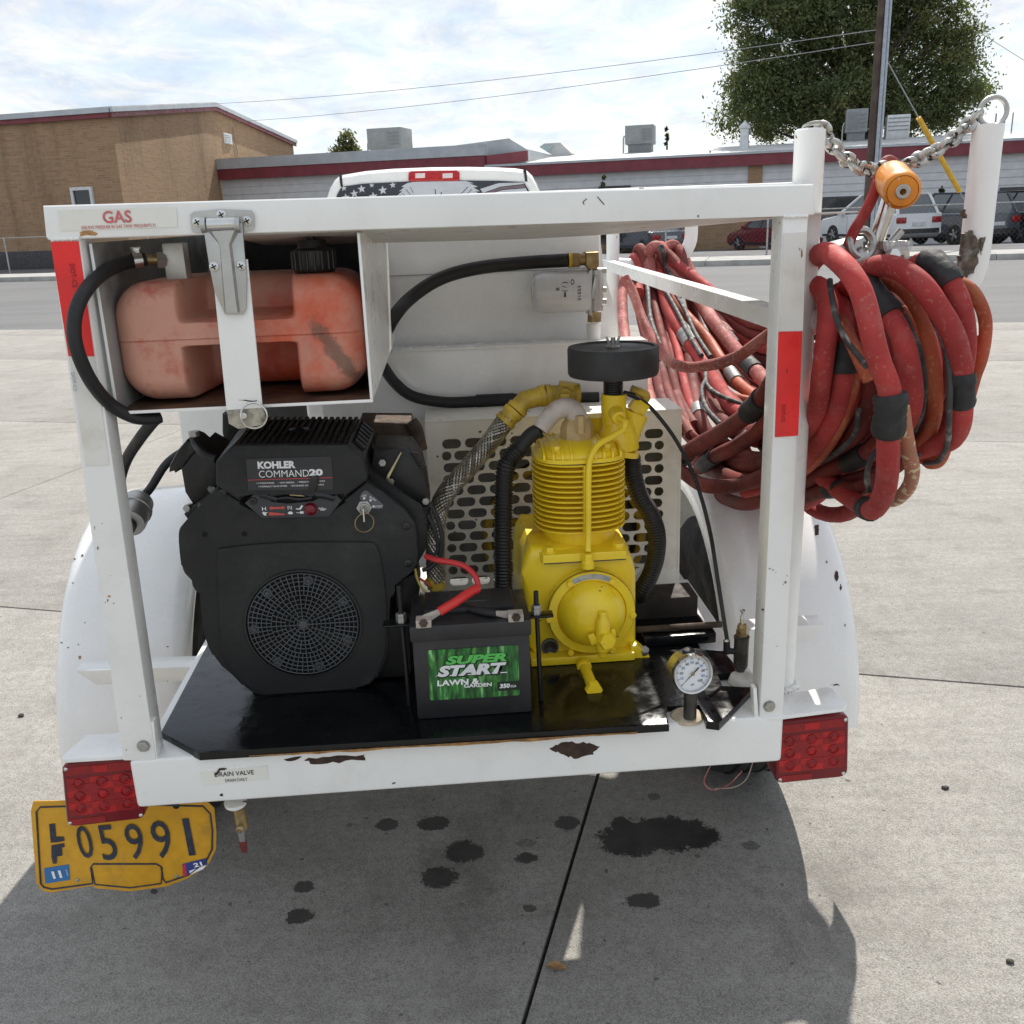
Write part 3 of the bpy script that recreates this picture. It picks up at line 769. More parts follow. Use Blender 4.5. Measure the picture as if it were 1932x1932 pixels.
small_tree("small_tree", "small pale green tree peeping over the roof left of the air unit", 652, 275, 243, 36, 62, leaf_p, 160, 45, .13)
small_tree("conifer", "thin dark spire of a conifer beyond the roof mid picture", 1258, 275, 240, 6, 62, leaf_d, 70, 40, .14, True)
small_tree("conifer", "dark pointed conifer close against the white boards behind the truck", 1137, 370, 332, 13, FY - 1.2, leaf_d, 90, 40, .09, True)
small_tree("conifer", "small dark conifer against the windows behind the parked cars", 1776, 365, 343, 9, FY - 1.2, leaf_d, 70, 40, .08, True)

# ================================================================== utility pole, wires, guy
PY_ = 28.55
pb = SY(1631, 495, PY_); pt = SY(1660, -140, PY_)
pole_x = SY(1637, 380, PY_).x
wood = M("pole_wood", (.085, .058, .045), .85, var=.25, vscale=3, grime=(.16, .12, .1), gamt=.5, gscale=2)
pole = thing("utility_pole", "dark brown wooden utility pole on the far kerb with grey conduits", "utility pole", 'S', (pole_x, PY_, .12))
b = MB(); b.cyl((pole_x, PY_, .1), (pole_x, PY_, 11), .108, 16, .092); b.build("shaft", wood, pole)
for dx, r_ in ((.145, .052), (.225, .034)):
    b = MB(); b.cyl((pole_x + dx, PY_ - .08, .1), (pole_x + dx - .03, PY_ - .08, 9.5), r_, 10); b.build("conduit", M("conduit_grey", (.36, .40, .45), .35, .4), pole)
b = MB(); b.box((pole_x - 1.2, PY_ - .09, 10.1), (pole_x + 1.2, PY_ + .03, 10.24)); b.build("crossarm", wood, pole)
wire_m = M("wire_grey", (.34, .35, .36), .5)
def wire(nm, label, a, c, r, sag=.0, cat="wire", group=None, mat=wire_m):
    b = MB(); a, c = Vector(a), Vector(c)
    pts = [a.lerp(c, k / 14) - Vector((0, 0, sag * 4 * (k / 14) * (1 - k / 14))) for k in range(15)]
    b.tube(pts, r, 5)
    return tag(b.build(nm, mat, frame='S', origin=(a + c) / 2), label, cat, group)
w1 = gab(400, 196); w2 = gab(440, 230)
wire("overhead_wire", "upper thin wire from the brick hall roof to the pole", (w1.x, w1.y, w1.z), (pole_x, PY_, SY(1640, 57, PY_).z), .010, .25, group=None)
wire("overhead_wire", "lower thin wire sloping from the brick gable to the pole", (w2.x, w2.y, w2.z), (pole_x, PY_, SY(1640, 80, PY_).z), .010, .25)
g0 = SY(1668, 85, PY_ + .1); g1 = SY(1872, 425, PY_ + 3.2)
wire("guy_wire", "slanting steel guy wire running down right from the pole", (pole_x, PY_ + .1, g0.z), (g1.x, PY_ + 3.2, .12), .016)
aa = Vector((pole_x, PY_ + .1, g0.z)); cc = Vector((g1.x, PY_ + 3.2, .12))
b = MB(); p0 = aa.lerp(cc, .33); p1 = aa.lerp(cc, .70); b.tube([p0, p1], .07, 8)
tag(b.build("guy_guard", M("guard_yellow", (.66, .38, .03), .5, var=.15), frame='S', origin=p1), "long yellow plastic guard sleeved over the guy wire", "guy guard")
w3a = SY(1850, 62, 60); w3b = SY(1990, 150, 45)
wire("overhead_wire", "short wire crossing the sky right of the big tree", (w3a.x, 60, w3a.z), (w3b.x, 45, w3b.z), .02)

# ================================================================== cars
tyre_m = M("car_tyre", (.012, .012, .012), .8)
alloy = M("alloy_rim", (.24, .245, .25), .4, .6)
def car(label, wheel_px, paint, suv=False, L=4.6, Wd=1.82, Hh=1.48, head=112, group="cars parked before the flat building", alloy_=True, gz=.12):
    wb = L * .585; rw = .345 if suv else .315
    g = INV['S'] @ GW(*wheel_px, gz)
    h = rad(head); fx = Vector((math.cos(h), math.sin(h), 0)); fy = Vector((-math.sin(h), math.cos(h), 0))
    ctr = g + fx * (wb / 2) - fy * (Wd / 2 - .1)
    ctr.z = gz
    t = thing("parked_car", label, "car", 'S', ctr, group=group)
    def X(x, y, z): return ctr + fx * x + fy * y + Vector((0, 0, z))
    hl = L / 2; w2 = Wd / 2; bz = .62 * Hh if not suv else .60 * Hh
    if suv:
        prof = [(-hl, .35), (-hl + .02, .62), (-hl + .03, bz), (-hl + .25, bz + .05), (hl * .42, bz + .03), (hl * .9, bz - .10), (hl, bz - .28), (hl, .35), (hl - .2, .2), (-hl + .2, .22)]
        rl = [(-hl + .12, bz), (-hl + .42, Hh - .03), (hl * .05, Hh), (hl * .50, bz + .02)]
    else:
        prof = [(-hl, .38), (-hl + .03, .70), (-hl + .06, bz), (-hl + .65, bz + .05), (hl * .42, bz + .02), (hl * .88, bz - .14), (hl, bz - .32), (hl, .32), (hl - .2, .2), (-hl + .2, .22)]
        rl = [(-hl + .62, bz + .02), (-hl + 1.25, Hh - .03), (hl * .08, Hh), (hl * .52, bz)]
    b = MB(); b.prism([X(x, w2, z) for x, z in prof], -fy * Wd, bev=.07, seg=3)
    b.build("body", paint, t)
    # glasshouse
    inn = w2 - .09; top_in = w2 - .28
    def side(sgn): return [X(rl[0][0], sgn * inn, rl[0][1]), X(rl[1][0], sgn * top_in, rl[1][1]), X(rl[2][0], sgn * top_in, rl[2][1]), X(rl[3][0], sgn * inn, rl[3][1])]
    A, B = side(1), side(-1)
    b = MB(); b.loft([A, B]); b.build("glasshouse", car_glass, t, smooth=0)
    b = MB(); b.prism([A[1] + Vector((0, 0, -.02)), A[2] + Vector((0, 0, -.02)), B[2] + Vector((0, 0, -.02)), B[1] + Vector((0, 0, -.02))], Vector((0, 0, .085)), bev=.03); b.build("roof", paint, t)
    for sgn, Sx in ((1, A), (-1, B)):
        for i, j in ((0, 1), (2, 3)):
            b = MB(); b.tube([Sx[i], Sx[j]], .06, 6); b.build("pillar", paint, t)
        m0, m1 = Sx[0].lerp(Sx[3], .5), Sx[1].lerp(Sx[2], .55)
        b = MB(); b.tube([m0, m1], .035, 6); b.build("pillar", black_smooth, t)
    for x, y in ((-wb / 2, w2 - .1), (wb / 2, w2 - .1), (-wb / 2, -w2 + .1), (wb / 2, -w2 + .1)):
        sg = 1 if y > 0 else -1
        b = MB(); b.lathe([(rw * .62, -.1), (rw * .98, -.1), (rw, -.06), (rw, .06), (rw * .98, .105), (rw * .62, .105)], X(x, y, rw), fy * sg, 24); wh = b.build("wheel", tyre_m, t)
        b = MB(); b.lathe([(rw * .64, .02), (rw * .64, .108), (rw * .56, .11), (rw * .5, .06), (.02, .07)], X(x, y, rw), fy * sg, 20); b.build("rim", dark_void, wh)
        b = MB()
        for k in range(5):
            a = 2 * math.pi * k / 5
            d = fx * math.cos(a) + Vector((0, 0, 1)) * math.sin(a)
            b.tube([X(x, y, rw) + fy * sg * .085, X(x, y, rw) + fy * sg * .09 + d * rw * .56], .045, 6)
        b.build("spokes", alloy, wh)
        b = MB(); b.torus(X(x, y + sg * .085, rw), fy, rw * 1.08, .035, 20, 6, 0, 180); b.build("wheel_arch", black_smooth if suv else paint, t)
    for sgn in (1, -1):
        b = MB(); y0 = sgn * w2 * .95; z0 = bz - .32
        c0_ = X(-hl + .06, sgn * (w2 - .20), z0 + .12)
        b.box((-.06, -.19, -.1), (.06, .19, .1), bev=.02)
        m_ = Matrix.Translation(c0_) @ Matrix((( fx.x, fy.x, 0, 0), (fx.y, fy.y, 0, 0), (0, 0, 1, 0), (0, 0, 0, 1)))
        b.xf(m_); b.build("tail_light", lens_red, t)
        b = MB(); b.box((-.12, -.17, -.06), (.06, .17, .06), bev=.02)
        b.xf(Matrix.Translation(X(hl - .12, sgn * (w2 - .22), bz - .30)) @ Matrix(((fx.x, fy.x, 0, 0), (fx.y, fy.y, 0, 0), (0, 0, 1, 0), (0, 0, 0, 1)))); b.build("headlight", chrome, t)
        b = MB(); b.box((-.09, -.11, -.07), (.09, .11, .07), bev=.03)
        b.xf(Matrix.Translation(X(hl * .34, sgn * (w2 + .06), bz + .08)) @ Matrix(((fx.x, fy.x, 0, 0), (fx.y, fy.y, 0, 0), (0, 0, 1, 0), (0, 0, 0, 1)))); b.build("wing_mirror", paint, t)
    def rear(x0, y0, y1, z0, z1, nm, m, th=.03):
        b = MB(); b.prism([X(x0, y0, z0), X(x0, y1, z0), X(x0, y1, z1), X(x0, y0, z1)], fx * th); return b.build(nm, m, t)
    rear(-hl - .012, -.26, .26, .62, .74, "number_plate", M("car_plate", (.55, .57, .58), .5))
    rear(-hl - .02, -w2 * .9, w2 * .9, .36, .52, "bumper", paint if not suv else black_smooth, .08)
    b = MB(); b.prism([X(-hl + .3, w2 + .006, .27), X(hl - .3, w2 + .006, .27), X(hl - .3, w2 + .006, .36), X(-hl + .3, w2 + .006, .36)], -fy * .03); b.build("sill_trim", black_smooth, t)
    for xd in (-.05, .48):
        b = MB(); b.prism([X(xd, w2 + .002, .40), X(xd + .012, w2 + .002, .40), X(xd + .012, w2 + .002, bz - .02), X(xd, w2 + .002, bz - .02)], -fy * .01); b.build("door_seam", dark_void, t)
    return t
p_red = M("car_paint_maroon", (.14, .016, .024), .22, var=.05, coat=.7)
p_white = M("car_paint_white", (.62, .64, .66), .22, var=.03, coat=.7)
p_dark = M("car_paint_dark_blue", (.045, .052, .07), .22, var=.05, coat=.7)
p_black = M("car_paint_black", (.014, .015, .018), .22, var=.05, coat=.7)
car("dark red saloon car parked left of the white one", (1461, 475), p_red, False, 4.4, 1.76, 1.46, 124, gz=-.30)
car("white sport utility car parked behind the orange grip", (1660, 462), p_white, True, 4.5, 1.85, 1.68, 122, gz=.04)
car("dark blue sport utility car right of the white one", (1802, 462), p_dark, True, 4.7, 1.90, 1.70, 122, gz=-.04)
car("black sport utility car at the far right of the row", (1925, 459), p_black, True, 4.7, 1.90, 1.70, 122, gz=-.06)
car("blue black saloon car half hidden behind the trailer rail", (1215, 480), p_dark, False, 4.6, 1.80, 1.46, 124, gz=-.30)

# ================================================================== the tow truck
TV = 5.9
truck = thing("pickup_truck", "white pickup truck cab with a flag decal across its rear window", "pickup truck", 'T', (Q(828, 400, TV).x, TV, 0))
R2 = crop(760, 200, .4865)
def TQ(cx, cy, v=TV): return Q(*R2(cx, cy), v)
ol = [(95, 700), (115, 605), (132, 555), (155, 515), (182, 490), (300, 470), (450, 457), (650, 449), (850, 447), (1000, 450), (1100, 455), (1145, 462), (1175, 490), (1198, 530), (1222, 585), (1262, 690)]
rear_ring = [TQ(*p) for p in ol]
cu_ = sum(p.x for p in rear_ring) / len(rear_ring)
b0, b1 = rear_ring[0].copy(), rear_ring[-1].copy()
lowL, lowR = Vector((b0.x - .06, TV, .62)), Vector((b1.x + .06, TV, .62))
ring = [lowL] + rear_ring + [lowR]
def ringat(v, sc, dz): return [Vector(((p.x - cu_) * sc + cu_, v, p.z + (dz if p.z > 1.5 else 0))) for p in ring]
b = MB(); b.loft([ringat(TV, .985, -.02), ringat(TV + .04, 1, 0), ringat(TV + .5, 1.02, .025), ringat(TV + 1.4, 1.02, .02), ringat(TV + 1.75, 1.0, -.06)]); b.build("cab", white_clean, truck, smooth=50)
wv = TV - .012
win = [(150, 650), (170, 590), (192, 547), (300, 533), (540, 521), (670, 518), (800, 516), (1000, 518), (1130, 523), (1152, 560), (1185, 640)]
b = MB(); b.prism([TQ(*p, v=wv) for p in win], (0, .03, 0), bev=.008); glass = b.build("rear_window", M("truck_rear_glass", (.02, .023, .03), .12, spec=.6), truck)
dv = wv - .002
dec_w = M("decal_white", (.50, .52, .56), .4, var=.06); dec_g = M("decal_grey", (.30, .32, .36), .4, var=.2, vscale=8); dec_r = M("decal_dull_red", (.16, .11, .13), .4)
b = MB()
for cx, cy, r in [(205, 556, 16), (258, 584, 22), (296, 560, 22), (348, 541, 14), (405, 567, 24), (456, 540, 18), (356, 598, 24), (215, 604, 22), (300, 622, 22), (410, 628, 20)]:
    pts = []
    for k in range(10):
        a = math.pi / 2 + k * math.pi / 5 + .12; rr = r if k % 2 == 0 else r * .42
        pts.append(TQ(cx + rr * math.cos(a), cy - rr * math.sin(a), dv))
    b.prism(pts, (0, .0015, 0))
b.build("star_decal", dec_w, glass)
head = [(470, 640), (500, 590), (478, 596), (505, 570), (488, 572), (515, 552), (500, 548), (530, 530), (560, 524), (670, 521), (830, 519), (872, 530), (850, 532), (895, 548), (870, 552), (905, 572), (880, 572), (915, 596), (890, 596), (900, 640)]
b = MB(); b.prism([TQ(x, y, dv) for x, y in head], (0, .0015, 0)); b.build("feather_decal", dec_w, glass)
b = MB()
for x0, y0, x1, y1, w_ in [(640, 590, 700, 600, 5), (672, 560, 676, 600, 4), (700, 590, 705, 575, 4), (520, 560, 545, 590, 4), (545, 550, 560, 580, 3), (800, 590, 840, 550, 4), (830, 595, 860, 560, 3), (560, 590, 600, 600, 5), (500, 580, 530, 605, 4)]:
    b.prism([TQ(x0, y0, dv - .002), TQ(x1, y1, dv - .002), TQ(x1 + w_, y1 + 1, dv - .002), TQ(x0 + w_, y0 + 1, dv - .002)], (0, .001, 0))
b.build("feather_line", ink_black, glass)
b = MB()
b.prism([TQ(x, y, dv) for x, y in [(905, 560), (1000, 530), (1128, 526), (1132, 534), (1010, 548), (920, 580)]], (0, .0015, 0)); b.prism([TQ(x, y, dv) for x, y in [(925, 596), (1020, 566), (1140, 556), (1158, 590), (1160, 640), (925, 640)]], (0, .0015, 0)); b.build("stripe_decal", dec_w, glass)
b = MB(); b.prism([TQ(x, y, dv) for x, y in [(922, 583), (1012, 551), (1133, 538), (1138, 553), (1018, 562), (924, 593)]], (0, .0015, 0)); b.build("stripe_decal", dec_r, glass)
b = MB(); b.prism([TQ(x, y, TV - .02) for x, y in [(537, 478), (550, 468), (785, 464), (800, 476), (800, 514), (790, 519), (546, 522), (536, 514)]], (0, .05, 0), bev=.008); bl_ = b.build("brake_light", lens_bright, truck)
for x0, x1 in ((572, 622), (712, 764)):
    b = MB(); b.prism([TQ(x, y, TV - .023) for x, y in [(x0, 480), (x1, 478), (x1, 503), (x0, 505)]], (0, .004, 0), bev=.001); b.build("cargo_lamp", M("lamp_clear", (.75, .62, .6), .15), bl_)
for xs_ in ([(180, 490), (188, 548)], [(1128, 458), (1136, 522)]):
    b = MB(); b.prism([TQ(xs_[0][0], xs_[0][1], TV - .004), TQ(xs_[0][0] + 14, xs_[0][1] - 2, TV - .004), TQ(xs_[1][0] + 12, xs_[1][1], TV - .004), TQ(xs_[1][0], xs_[1][1], TV - .004)], (0, .03, 0)); b.build("roof_seam", rubber, truck)
# bed, tailgate, wheels
b = MB(); bu0, bu1 = cu_ - .92, cu_ + .88
b.box((bu0, 4.25, .58), (bu0 + .08, TV - .04, 1.33), bev=.03); b.box((bu1 - .08, 4.25, .58), (bu1, TV - .04, 1.33), bev=.03); b.box((bu0 + .081, 4.30, .60), (bu1 - .081, TV - .05, .72)); b.build("bed", white_clean, truck)
b = MB(); b.box((bu0 + .085, 4.22, .70), (bu1 - .085, 4.29, 1.33), bev=.02); tg = b.build("tailgate", white_clean, truck)
b = MB(); b.box((cu_ - .12, 4.20, 1.14), (cu_ + .12, 4.222, 1.22), bev=.01); b.build("handle", black_smooth, tg)
b = MB(); b.box((bu0 + .05, 4.06, .48), (bu1 - .05, 4.20, .66), bev=.03); b.build("bumper", chrome, truck)
for sgn in (bu0 + .09, bu1 - .09):
    b = MB(); b.box((sgn - .07, 4.235, .86), (sgn + .07, 4.249, 1.26), bev=.004); b.build("tail_light", lens_red, truck)
b = MB(); b.box((bu0, TV + 1.76, .6), (bu1, TV + 3.2, 1.12), bev=.08); b.build("bonnet", white_clean, truck)
for u_ in (bu0 + .16, bu1 - .16):
    for v_ in (5.15, 8.5):
        b = MB(); b.lathe([(.22, -.13), (.38, -.13), (.40, -.09), (.40, .09), (.38, .13), (.22, .13)], (u_, v_, .40), (1, 0, 0), 28); w_ = b.build("wheel", tyre_m, truck)
        b = MB(); b.lathe([(.23, -.09), (.23, .1), (.05, .07), (.05, -.09)], (u_, v_, .40), (1, 0, 0), 20); b.build("rim", alloy, w_)
# ================================================================== the trailer
J = crop(1560, 1380, .3209); H = crop(1500, 560, .5176); R = crop(1680, 180, .4555); GC = crop(0, 480, .5176); PL = crop(0, 1750, .4658)
tr = thing("utility_trailer", "white two wheeled service trailer with open frame, worn paint and chipped bumper", "trailer", 'T', (-.09, 0, 0))
UL, UR = -.603, .424
b = MB(); b.box((UL, 0, .588), (UR, .076, .672), bev=.008, seg=3); bumper = b.build("bumper", white, tr)
def jag(pts, k, amp, seed):
    r = random.Random(seed); o_ = []
    n = len(pts)
    for i in range(n):
        a, c = Vector(pts[i]), Vector(pts[(i + 1) % n])
        for q in range(k):
            p = a.lerp(c, q / k); o_.append((p.x + r.uniform(-amp, amp), p.y + r.uniform(-amp, amp)))
    return o_
def chip(pts, v, mat, par, k=4, amp=2.0, seed=1, name="paint_chip"):
    b = MB(); P = [Q(x, y, v) for x, y in jag(pts, k, amp, seed)]
    b.prism(P, (0, .0008, 0)); return b.build(name, mat, par, smooth=0)
chip([(572, 1433), (620, 1428), (686, 1424), (690, 1433), (640, 1438), (590, 1441)], -.0006, rust_chip, bumper, 4, 2.2, 2)
chip([(1038, 1412), (1065, 1400), (1100, 1402), (1131, 1407), (1118, 1424), (1085, 1430), (1062, 1425)], -.0006, rust_chip, bumper, 5, 2.4, 3)
chip([(536, 1434), (562, 1427), (570, 1429), (548, 1437)], -.0006, rust_chip, bumper, 3, 1, 4)
chip([(452, 1426), (480, 1424), (481, 1426), (454, 1428)], -.0006, rust_orange, bumper, 3, .6, 5)
chip([(414, 1499), (420, 1497), (421, 1502), (415, 1502)], -.0006, rust_chip, bumper, 2, .7, 6)
chip([(740, 1478), (746, 1476), (747, 1478), (741, 1480)], -.0006, rust_chip, bumper, 2, .5, 7)
def ragged(pts, w, mat, par, nm, k=5, amp=2, seed=1):
    b = MB(); P = [QW(x, y, w) for x, y in jag(pts, k, amp, seed)]
    b.prism(P, (0, 0, .0008)); return b.build(nm, mat, par, smooth=0)
# sticker "drain valve"
def sticker_q(quad, v, mat, par, nm="sticker", t=.0007, bev=0):
    b = MB(); b.prism([Q(x, y, v) for x, y in quad], (0, t, 0), bev=bev); return b.build(nm, mat, par, smooth=0)
ds = sticker_q([(377, 1458), (504, 1445), (506, 1470), (381, 1482)], -.001, sticker, bumper)
c_ = Q(442, 1459, -.0012); ax = Q(480, 1456, 0) - Q(404, 1462, 0)
lettering("DRAIN VALVE", c_, (1, 0, .0), (0, 0, 1), .0080, ink_black, bumper, bold=.006, width=.060, lift=.0007)
lettering("DRAIN DAILY", Q(446, 1471, -.0012), (1, 0, 0), (0, 0, 1), .0052, ink_black, bumper, width=.034, lift=.0007)
chip([(404, 1463), (414, 1450), (428, 1450), (424, 1453), (416, 1454), (408, 1463)], -.0016, rust_chip, bumper, 2, .8, 9)
# frame, deck
b = MB(); b.box((-.592, .0775, .635), (.424, .62, .668), bev=.003); deck = b.build("deck", white, tr)
b = MB()
dk = [QW(x, y, .684) for x, y in [(375, 1420), (303, 1380), (391, 1217)]]
dk += [Vector((-.575, .60, .684)), Vector((.30, .60, .684))]
dk += [QW(*J(x, y), .684) for x, y in [(560, 470), (600, 500), (690, 650), (525, 665), (590, 765), (775, 765), (850, 850), (882, 938), (705, 945), (750, 1052), (985, 1045), (1003, 1065), (742, 1330), (640, 1318), (602, 1182), (312, 1195), (352, 1338)]]
b.prism(dk, (0, 0, -.0135), bev=.004); b.build("deck_plate", enamel_black, tr)
ragged([(470, 1427), (600, 1422), (800, 1410), (1000, 1398), (1200, 1384), (1204, 1379), (1000, 1387), (780, 1402), (600, 1414), (470, 1419)], .6725, rust_orange, tr, "rust_streak", 6, 1.6, 11)
# floor added behind the deck for shade, hole shaped for the sun patch
_sl = INV['T'].to_3x3() @ _sv
def sunup(px, py, w):
    g = INV['T'] @ GW(px, py); return g + _sl * (w / _sl.z)
hA, hB, hC = sunup(1100, 1695, .64), sunup(1062, 1812, .64), sunup(1122, 1806, .64)
def floor_pc(pts):
    b = MB(); b.prism([Vector((x, y, .655)) for x, y in pts], (0, 0, -.02)); return b.build("shade_floor_plate", white_dirty, tr)
fu0, fu1, fv0, fv1 = -.592, .424, .621, 2.5
x0_, x1_ = min(hB.x, hA.x), max(hC.x, hA.x); y0_, y1_ = min(hB.y, hC.y), hA.y
floor_pc([(fu0, fv0), (x0_, fv0), (x0_, fv1), (fu0, fv1)]); floor_pc([(x1_, fv0), (fu1, fv0), (fu1, fv1), (x1_, fv1)])
floor_pc([(x0_ + .0005, fv0), (x1_ - .0005, fv0), (x1_ - .0005, y0_), (x0_ + .0005, y0_)]); floor_pc([(x0_ + .0005, y1_), (x1_ - .0005, y1_), (x1_ - .0005, fv1), (x0_ + .0005, fv1)])
floor_pc([(x0_ + .0005, y0_ + .0005), (hB.x + .001, y0_ + .0005), (hA.x, y1_ - .0005), (x0_ + .0005, y1_ - .0005)])
# rear posts, lean a little
def post(x0, x1, x2, x3, y0, y1, name="post"):
    b = MB(); d = (0, .045, 0)
    b.prism([Q(x0, y0, .0015), Q(x1, y0, .0015), Q(x3, y1, .0015), Q(x2, y1, .0015)], d, bev=.004, bev_all=True)
    return b.build(name, white, tr)
pL = post(93, 151, 231, 295, 448, 1436); pR = post(1477, 1526, 1433, 1478, 402, 1357)
def tape(q, mat, par, v=.0003): return sticker_q(q, v, mat, par, "reflective_tape", .0008)
tp = tape([(95, 456), (148, 455), (178, 672), (129, 672)], red_tape, pL)
lettering("DOT-C2", Q(139, 520, .0), Q(146, 560, 0) - Q(140, 520, 0), Q(160, 520, 0) - Q(140, 522, 0), .006, M("ink_dark_red", (.25, .01, .012), .4), pL, bold=.01, lift=.0012)
tape([(130, 673), (178, 673), (206, 877), (162, 879)], white_tape, pL)
lettering("DOT-C2", Q(140, 720, .0), Q(147, 760, 0) - Q(141, 720, 0), Q(160, 720, 0) - Q(140, 722, 0), .005, ink_grey, pL, bold=.01, lift=.0012)
tape([(1469, 626), (1514, 625), (1506, 822), (1462, 825)], red_tape, pR)
lettering("DOT-C2", Q(1478, 780, .0), Q(1476, 820, 0) - Q(1479, 760, 0), Q(1500, 790, 0) - Q(1478, 790, 0), .005, M("ink_dark_red", (.25, .01, .012), .4), pR, bold=.01, lift=.0012)
tape([(1479, 440), (1521, 438), (1515, 624), (1469, 625)], white_tape, pR)
for px, py in ((271, 1407), (1451, 1332)):
    p = Q(px, py, .0015)
    b = MB(); b.lathe([(.0085, 0), (.0085, .005), (.0075, .006)], p, (0, -1, 0), 6); b.lathe([(.010, -.0005), (.010, .0015)], p, (0, -1, 0), 16); b.build("bolt", zinc, pL if px < 900 else pR)
for q in ([(283, 1362), (290, 1362), (298, 1440), (290, 1442)], [(1421, 1300), (1428, 1298), (1432, 1356), (1424, 1360)]):
    b = MB(); b.prism([Q(x, y, .004) for x, y in q], (0, .016, 0), bev=.0015); b.build("gusset", white, tr)
# top rail and lid
b = MB(); b.prism([Q(x, y, 0) for x, y in [(80, 388), (1535, 347), (1538, 352), (1537, 406), (1478, 408), (90, 453), (86, 446)]], (0, .045, 0), bev=.004, seg=3); rail = b.build("top_rail", white, tr)
b = MB(); z = 1.4405
lp = [(500, 463), (700, 459), (1000, 451), (1140, 443), (1482, 411)]
back = [Q(x, y, .34) for x, y in lp]; front = [Vector((p.x, .046, 1.4385)) for p in back]
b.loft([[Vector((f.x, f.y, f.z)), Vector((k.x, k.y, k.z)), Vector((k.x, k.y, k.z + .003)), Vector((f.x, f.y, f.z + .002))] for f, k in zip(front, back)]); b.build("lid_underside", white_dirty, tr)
b = MB(); b.box((-.585, .0465, 1.470), (.425, .74, 1.482), bev=.003); b.build("lid", white, tr)
gs = sticker_q([(108, 397), (333, 391), (335, 428), (114, 436)], -.001, sticker, rail)
lettering("GAS", Q(221, 409, -.0012), (1, 0, 0), (0, 0, 1), .0155, ink_red, rail, bold=.022, width=.0365, lift=.0007)
lettering("(RELIEVE PRESSURE IN GAS TANK FREQUENTLY)", Q(224, 428, -.0012), (1, 0, 0), (0, 0, 1), .0052, ink_red, rail, width=.094, lift=.0007, bold=.01)
chip([(150, 438), (170, 434), (185, 440), (182, 444), (152, 445)], -.0006, rust_orange, rail, 3, 1.4, 12, "rust_streak")
for pts in ([(1410, 502 - 138), (1411, 501 - 138), (1405, 375), (1404, 374)], [(1478, 362), (1496, 378), (1495, 379), (1477, 363)]): pass
for x0, y0, x1, y1 in ((1107, 375, 1100, 381), (1100, 381, 1102, 386), (1127, 371, 1140, 386)):
    b = MB(); a, c = Q(x0, y0, -.0004), Q(x1, y1, -.0004); b.tube([a, c], .0006, 5); b.build("scratch", rust_chip, rail)
# hinge
def GQ(x, y, v): return Q(*GC(x, y), v)
hin = MB(); hin.prism([GQ(x, y, -.001) for x, y in [(921, 108), (940, 95), (1070, 82), (1215, 88), (1228, 105), (1230, 170), (1222, 185), (935, 195), (927, 182)]], (0, -.003, 0), bev=.0012)
hinge = hin.build("hinge_plate", cast_metal, tr)
b = MB(); a, c = GQ(1005, 160, -.008), GQ(1140, 155, -.008); b.cyl(a, c, .0095, 18); b.build("knuckle", chrome, hinge)
for xx in (985, 1150):
    b = MB(); a, c = GQ(xx - 12, 160, -.008), GQ(xx + 12, 159, -.008); b.cyl(a, c, .0102, 18); b.build("knuckle", cast_metal, hinge)
sl = MB()
outl = [(978, 150), (1010, 350), (1035, 480), (1085, 592), (1175, 592), (1188, 560), (1192, 420), (1170, 150)]
VS = -.010
sl.prism([GQ(x, y, VS) for x, y in outl], (0, .004, 0), bev=.0012)
strap_leaf = sl.build("hinge_leaf", cast_metal, tr)
b = MB(); rdg = [(1005, 190), (1060, 255), (1085, 580), (1160, 580), (1120, 252), (1160, 182)]
fr_ = [GQ(x, y, VS) for x, y in rdg]; tp_ = [p + Vector(((sum(q.x for q in fr_) / 6 - p.x) * .28, -.0065, 0)) for p in fr_]
b.loft([fr_, tp_]); b.build("pressed_rib", cast_metal, strap_leaf)
def screw(p, r, par, ax=(0, -1, 0)):
    b = MB(); b.lathe([(r, 0), (r, r * .25), (r * .55, r * .5), (.0001, r * .55)], p, ax, 14); s_ = b.build("screw", brass if False else zinc, par)
    d = Vector(ax) * (r * .58); x = Vector((1, 0, .4)).normalized(); z = Vector((-.4, 0, 1)).normalized()
    b = MB()
    for a_ in (x, z):
        s2 = z if a_ is x else x
        b.prism([p + d - a_ * r * .6 - s2 * r * .12, p + d + a_ * r * .6 - s2 * r * .12, p + d + a_ * r * .6 + s2 * r * .12, p + d - a_ * r * .6 + s2 * r * .12], -Vector(ax) * -.0004)
    return s_, b
for x, y, pr, v in [(953, 146, hinge, -.004), (1070, 110, hinge, -.004), (1194, 140, hinge, -.004), (1034, 361, strap_leaf, VS), (1164, 358, strap_leaf, VS), (1121, 545, strap_leaf, VS)]:
    p = GQ(x, y, v); b = MB(); r = .0063
    b.lathe([(r, -.0005), (r, .0016), (r * .6, .003), (.0001, .0033)], p, (0, -1, 0), 14); b.build("screw", chrome, pr)
    b = MB(); d = Vector((0, -.0034, 0))
    for an in (25, 115):
        a_ = Vector((math.cos(rad(an)), 0, math.sin(rad(an)))); s2 = Vector((-a_.z, 0, a_.x))
        b.prism([p + d - a_ * r * .62 - s2 * r * .13, p + d + a_ * r * .62 - s2 * r * .13, p + d + a_ * r * .62 + s2 * r * .13, p + d - a_ * r * .62 + s2 * r * .13], (0, .0006, 0))
    b.build("cross_slot", dark_void, pr)
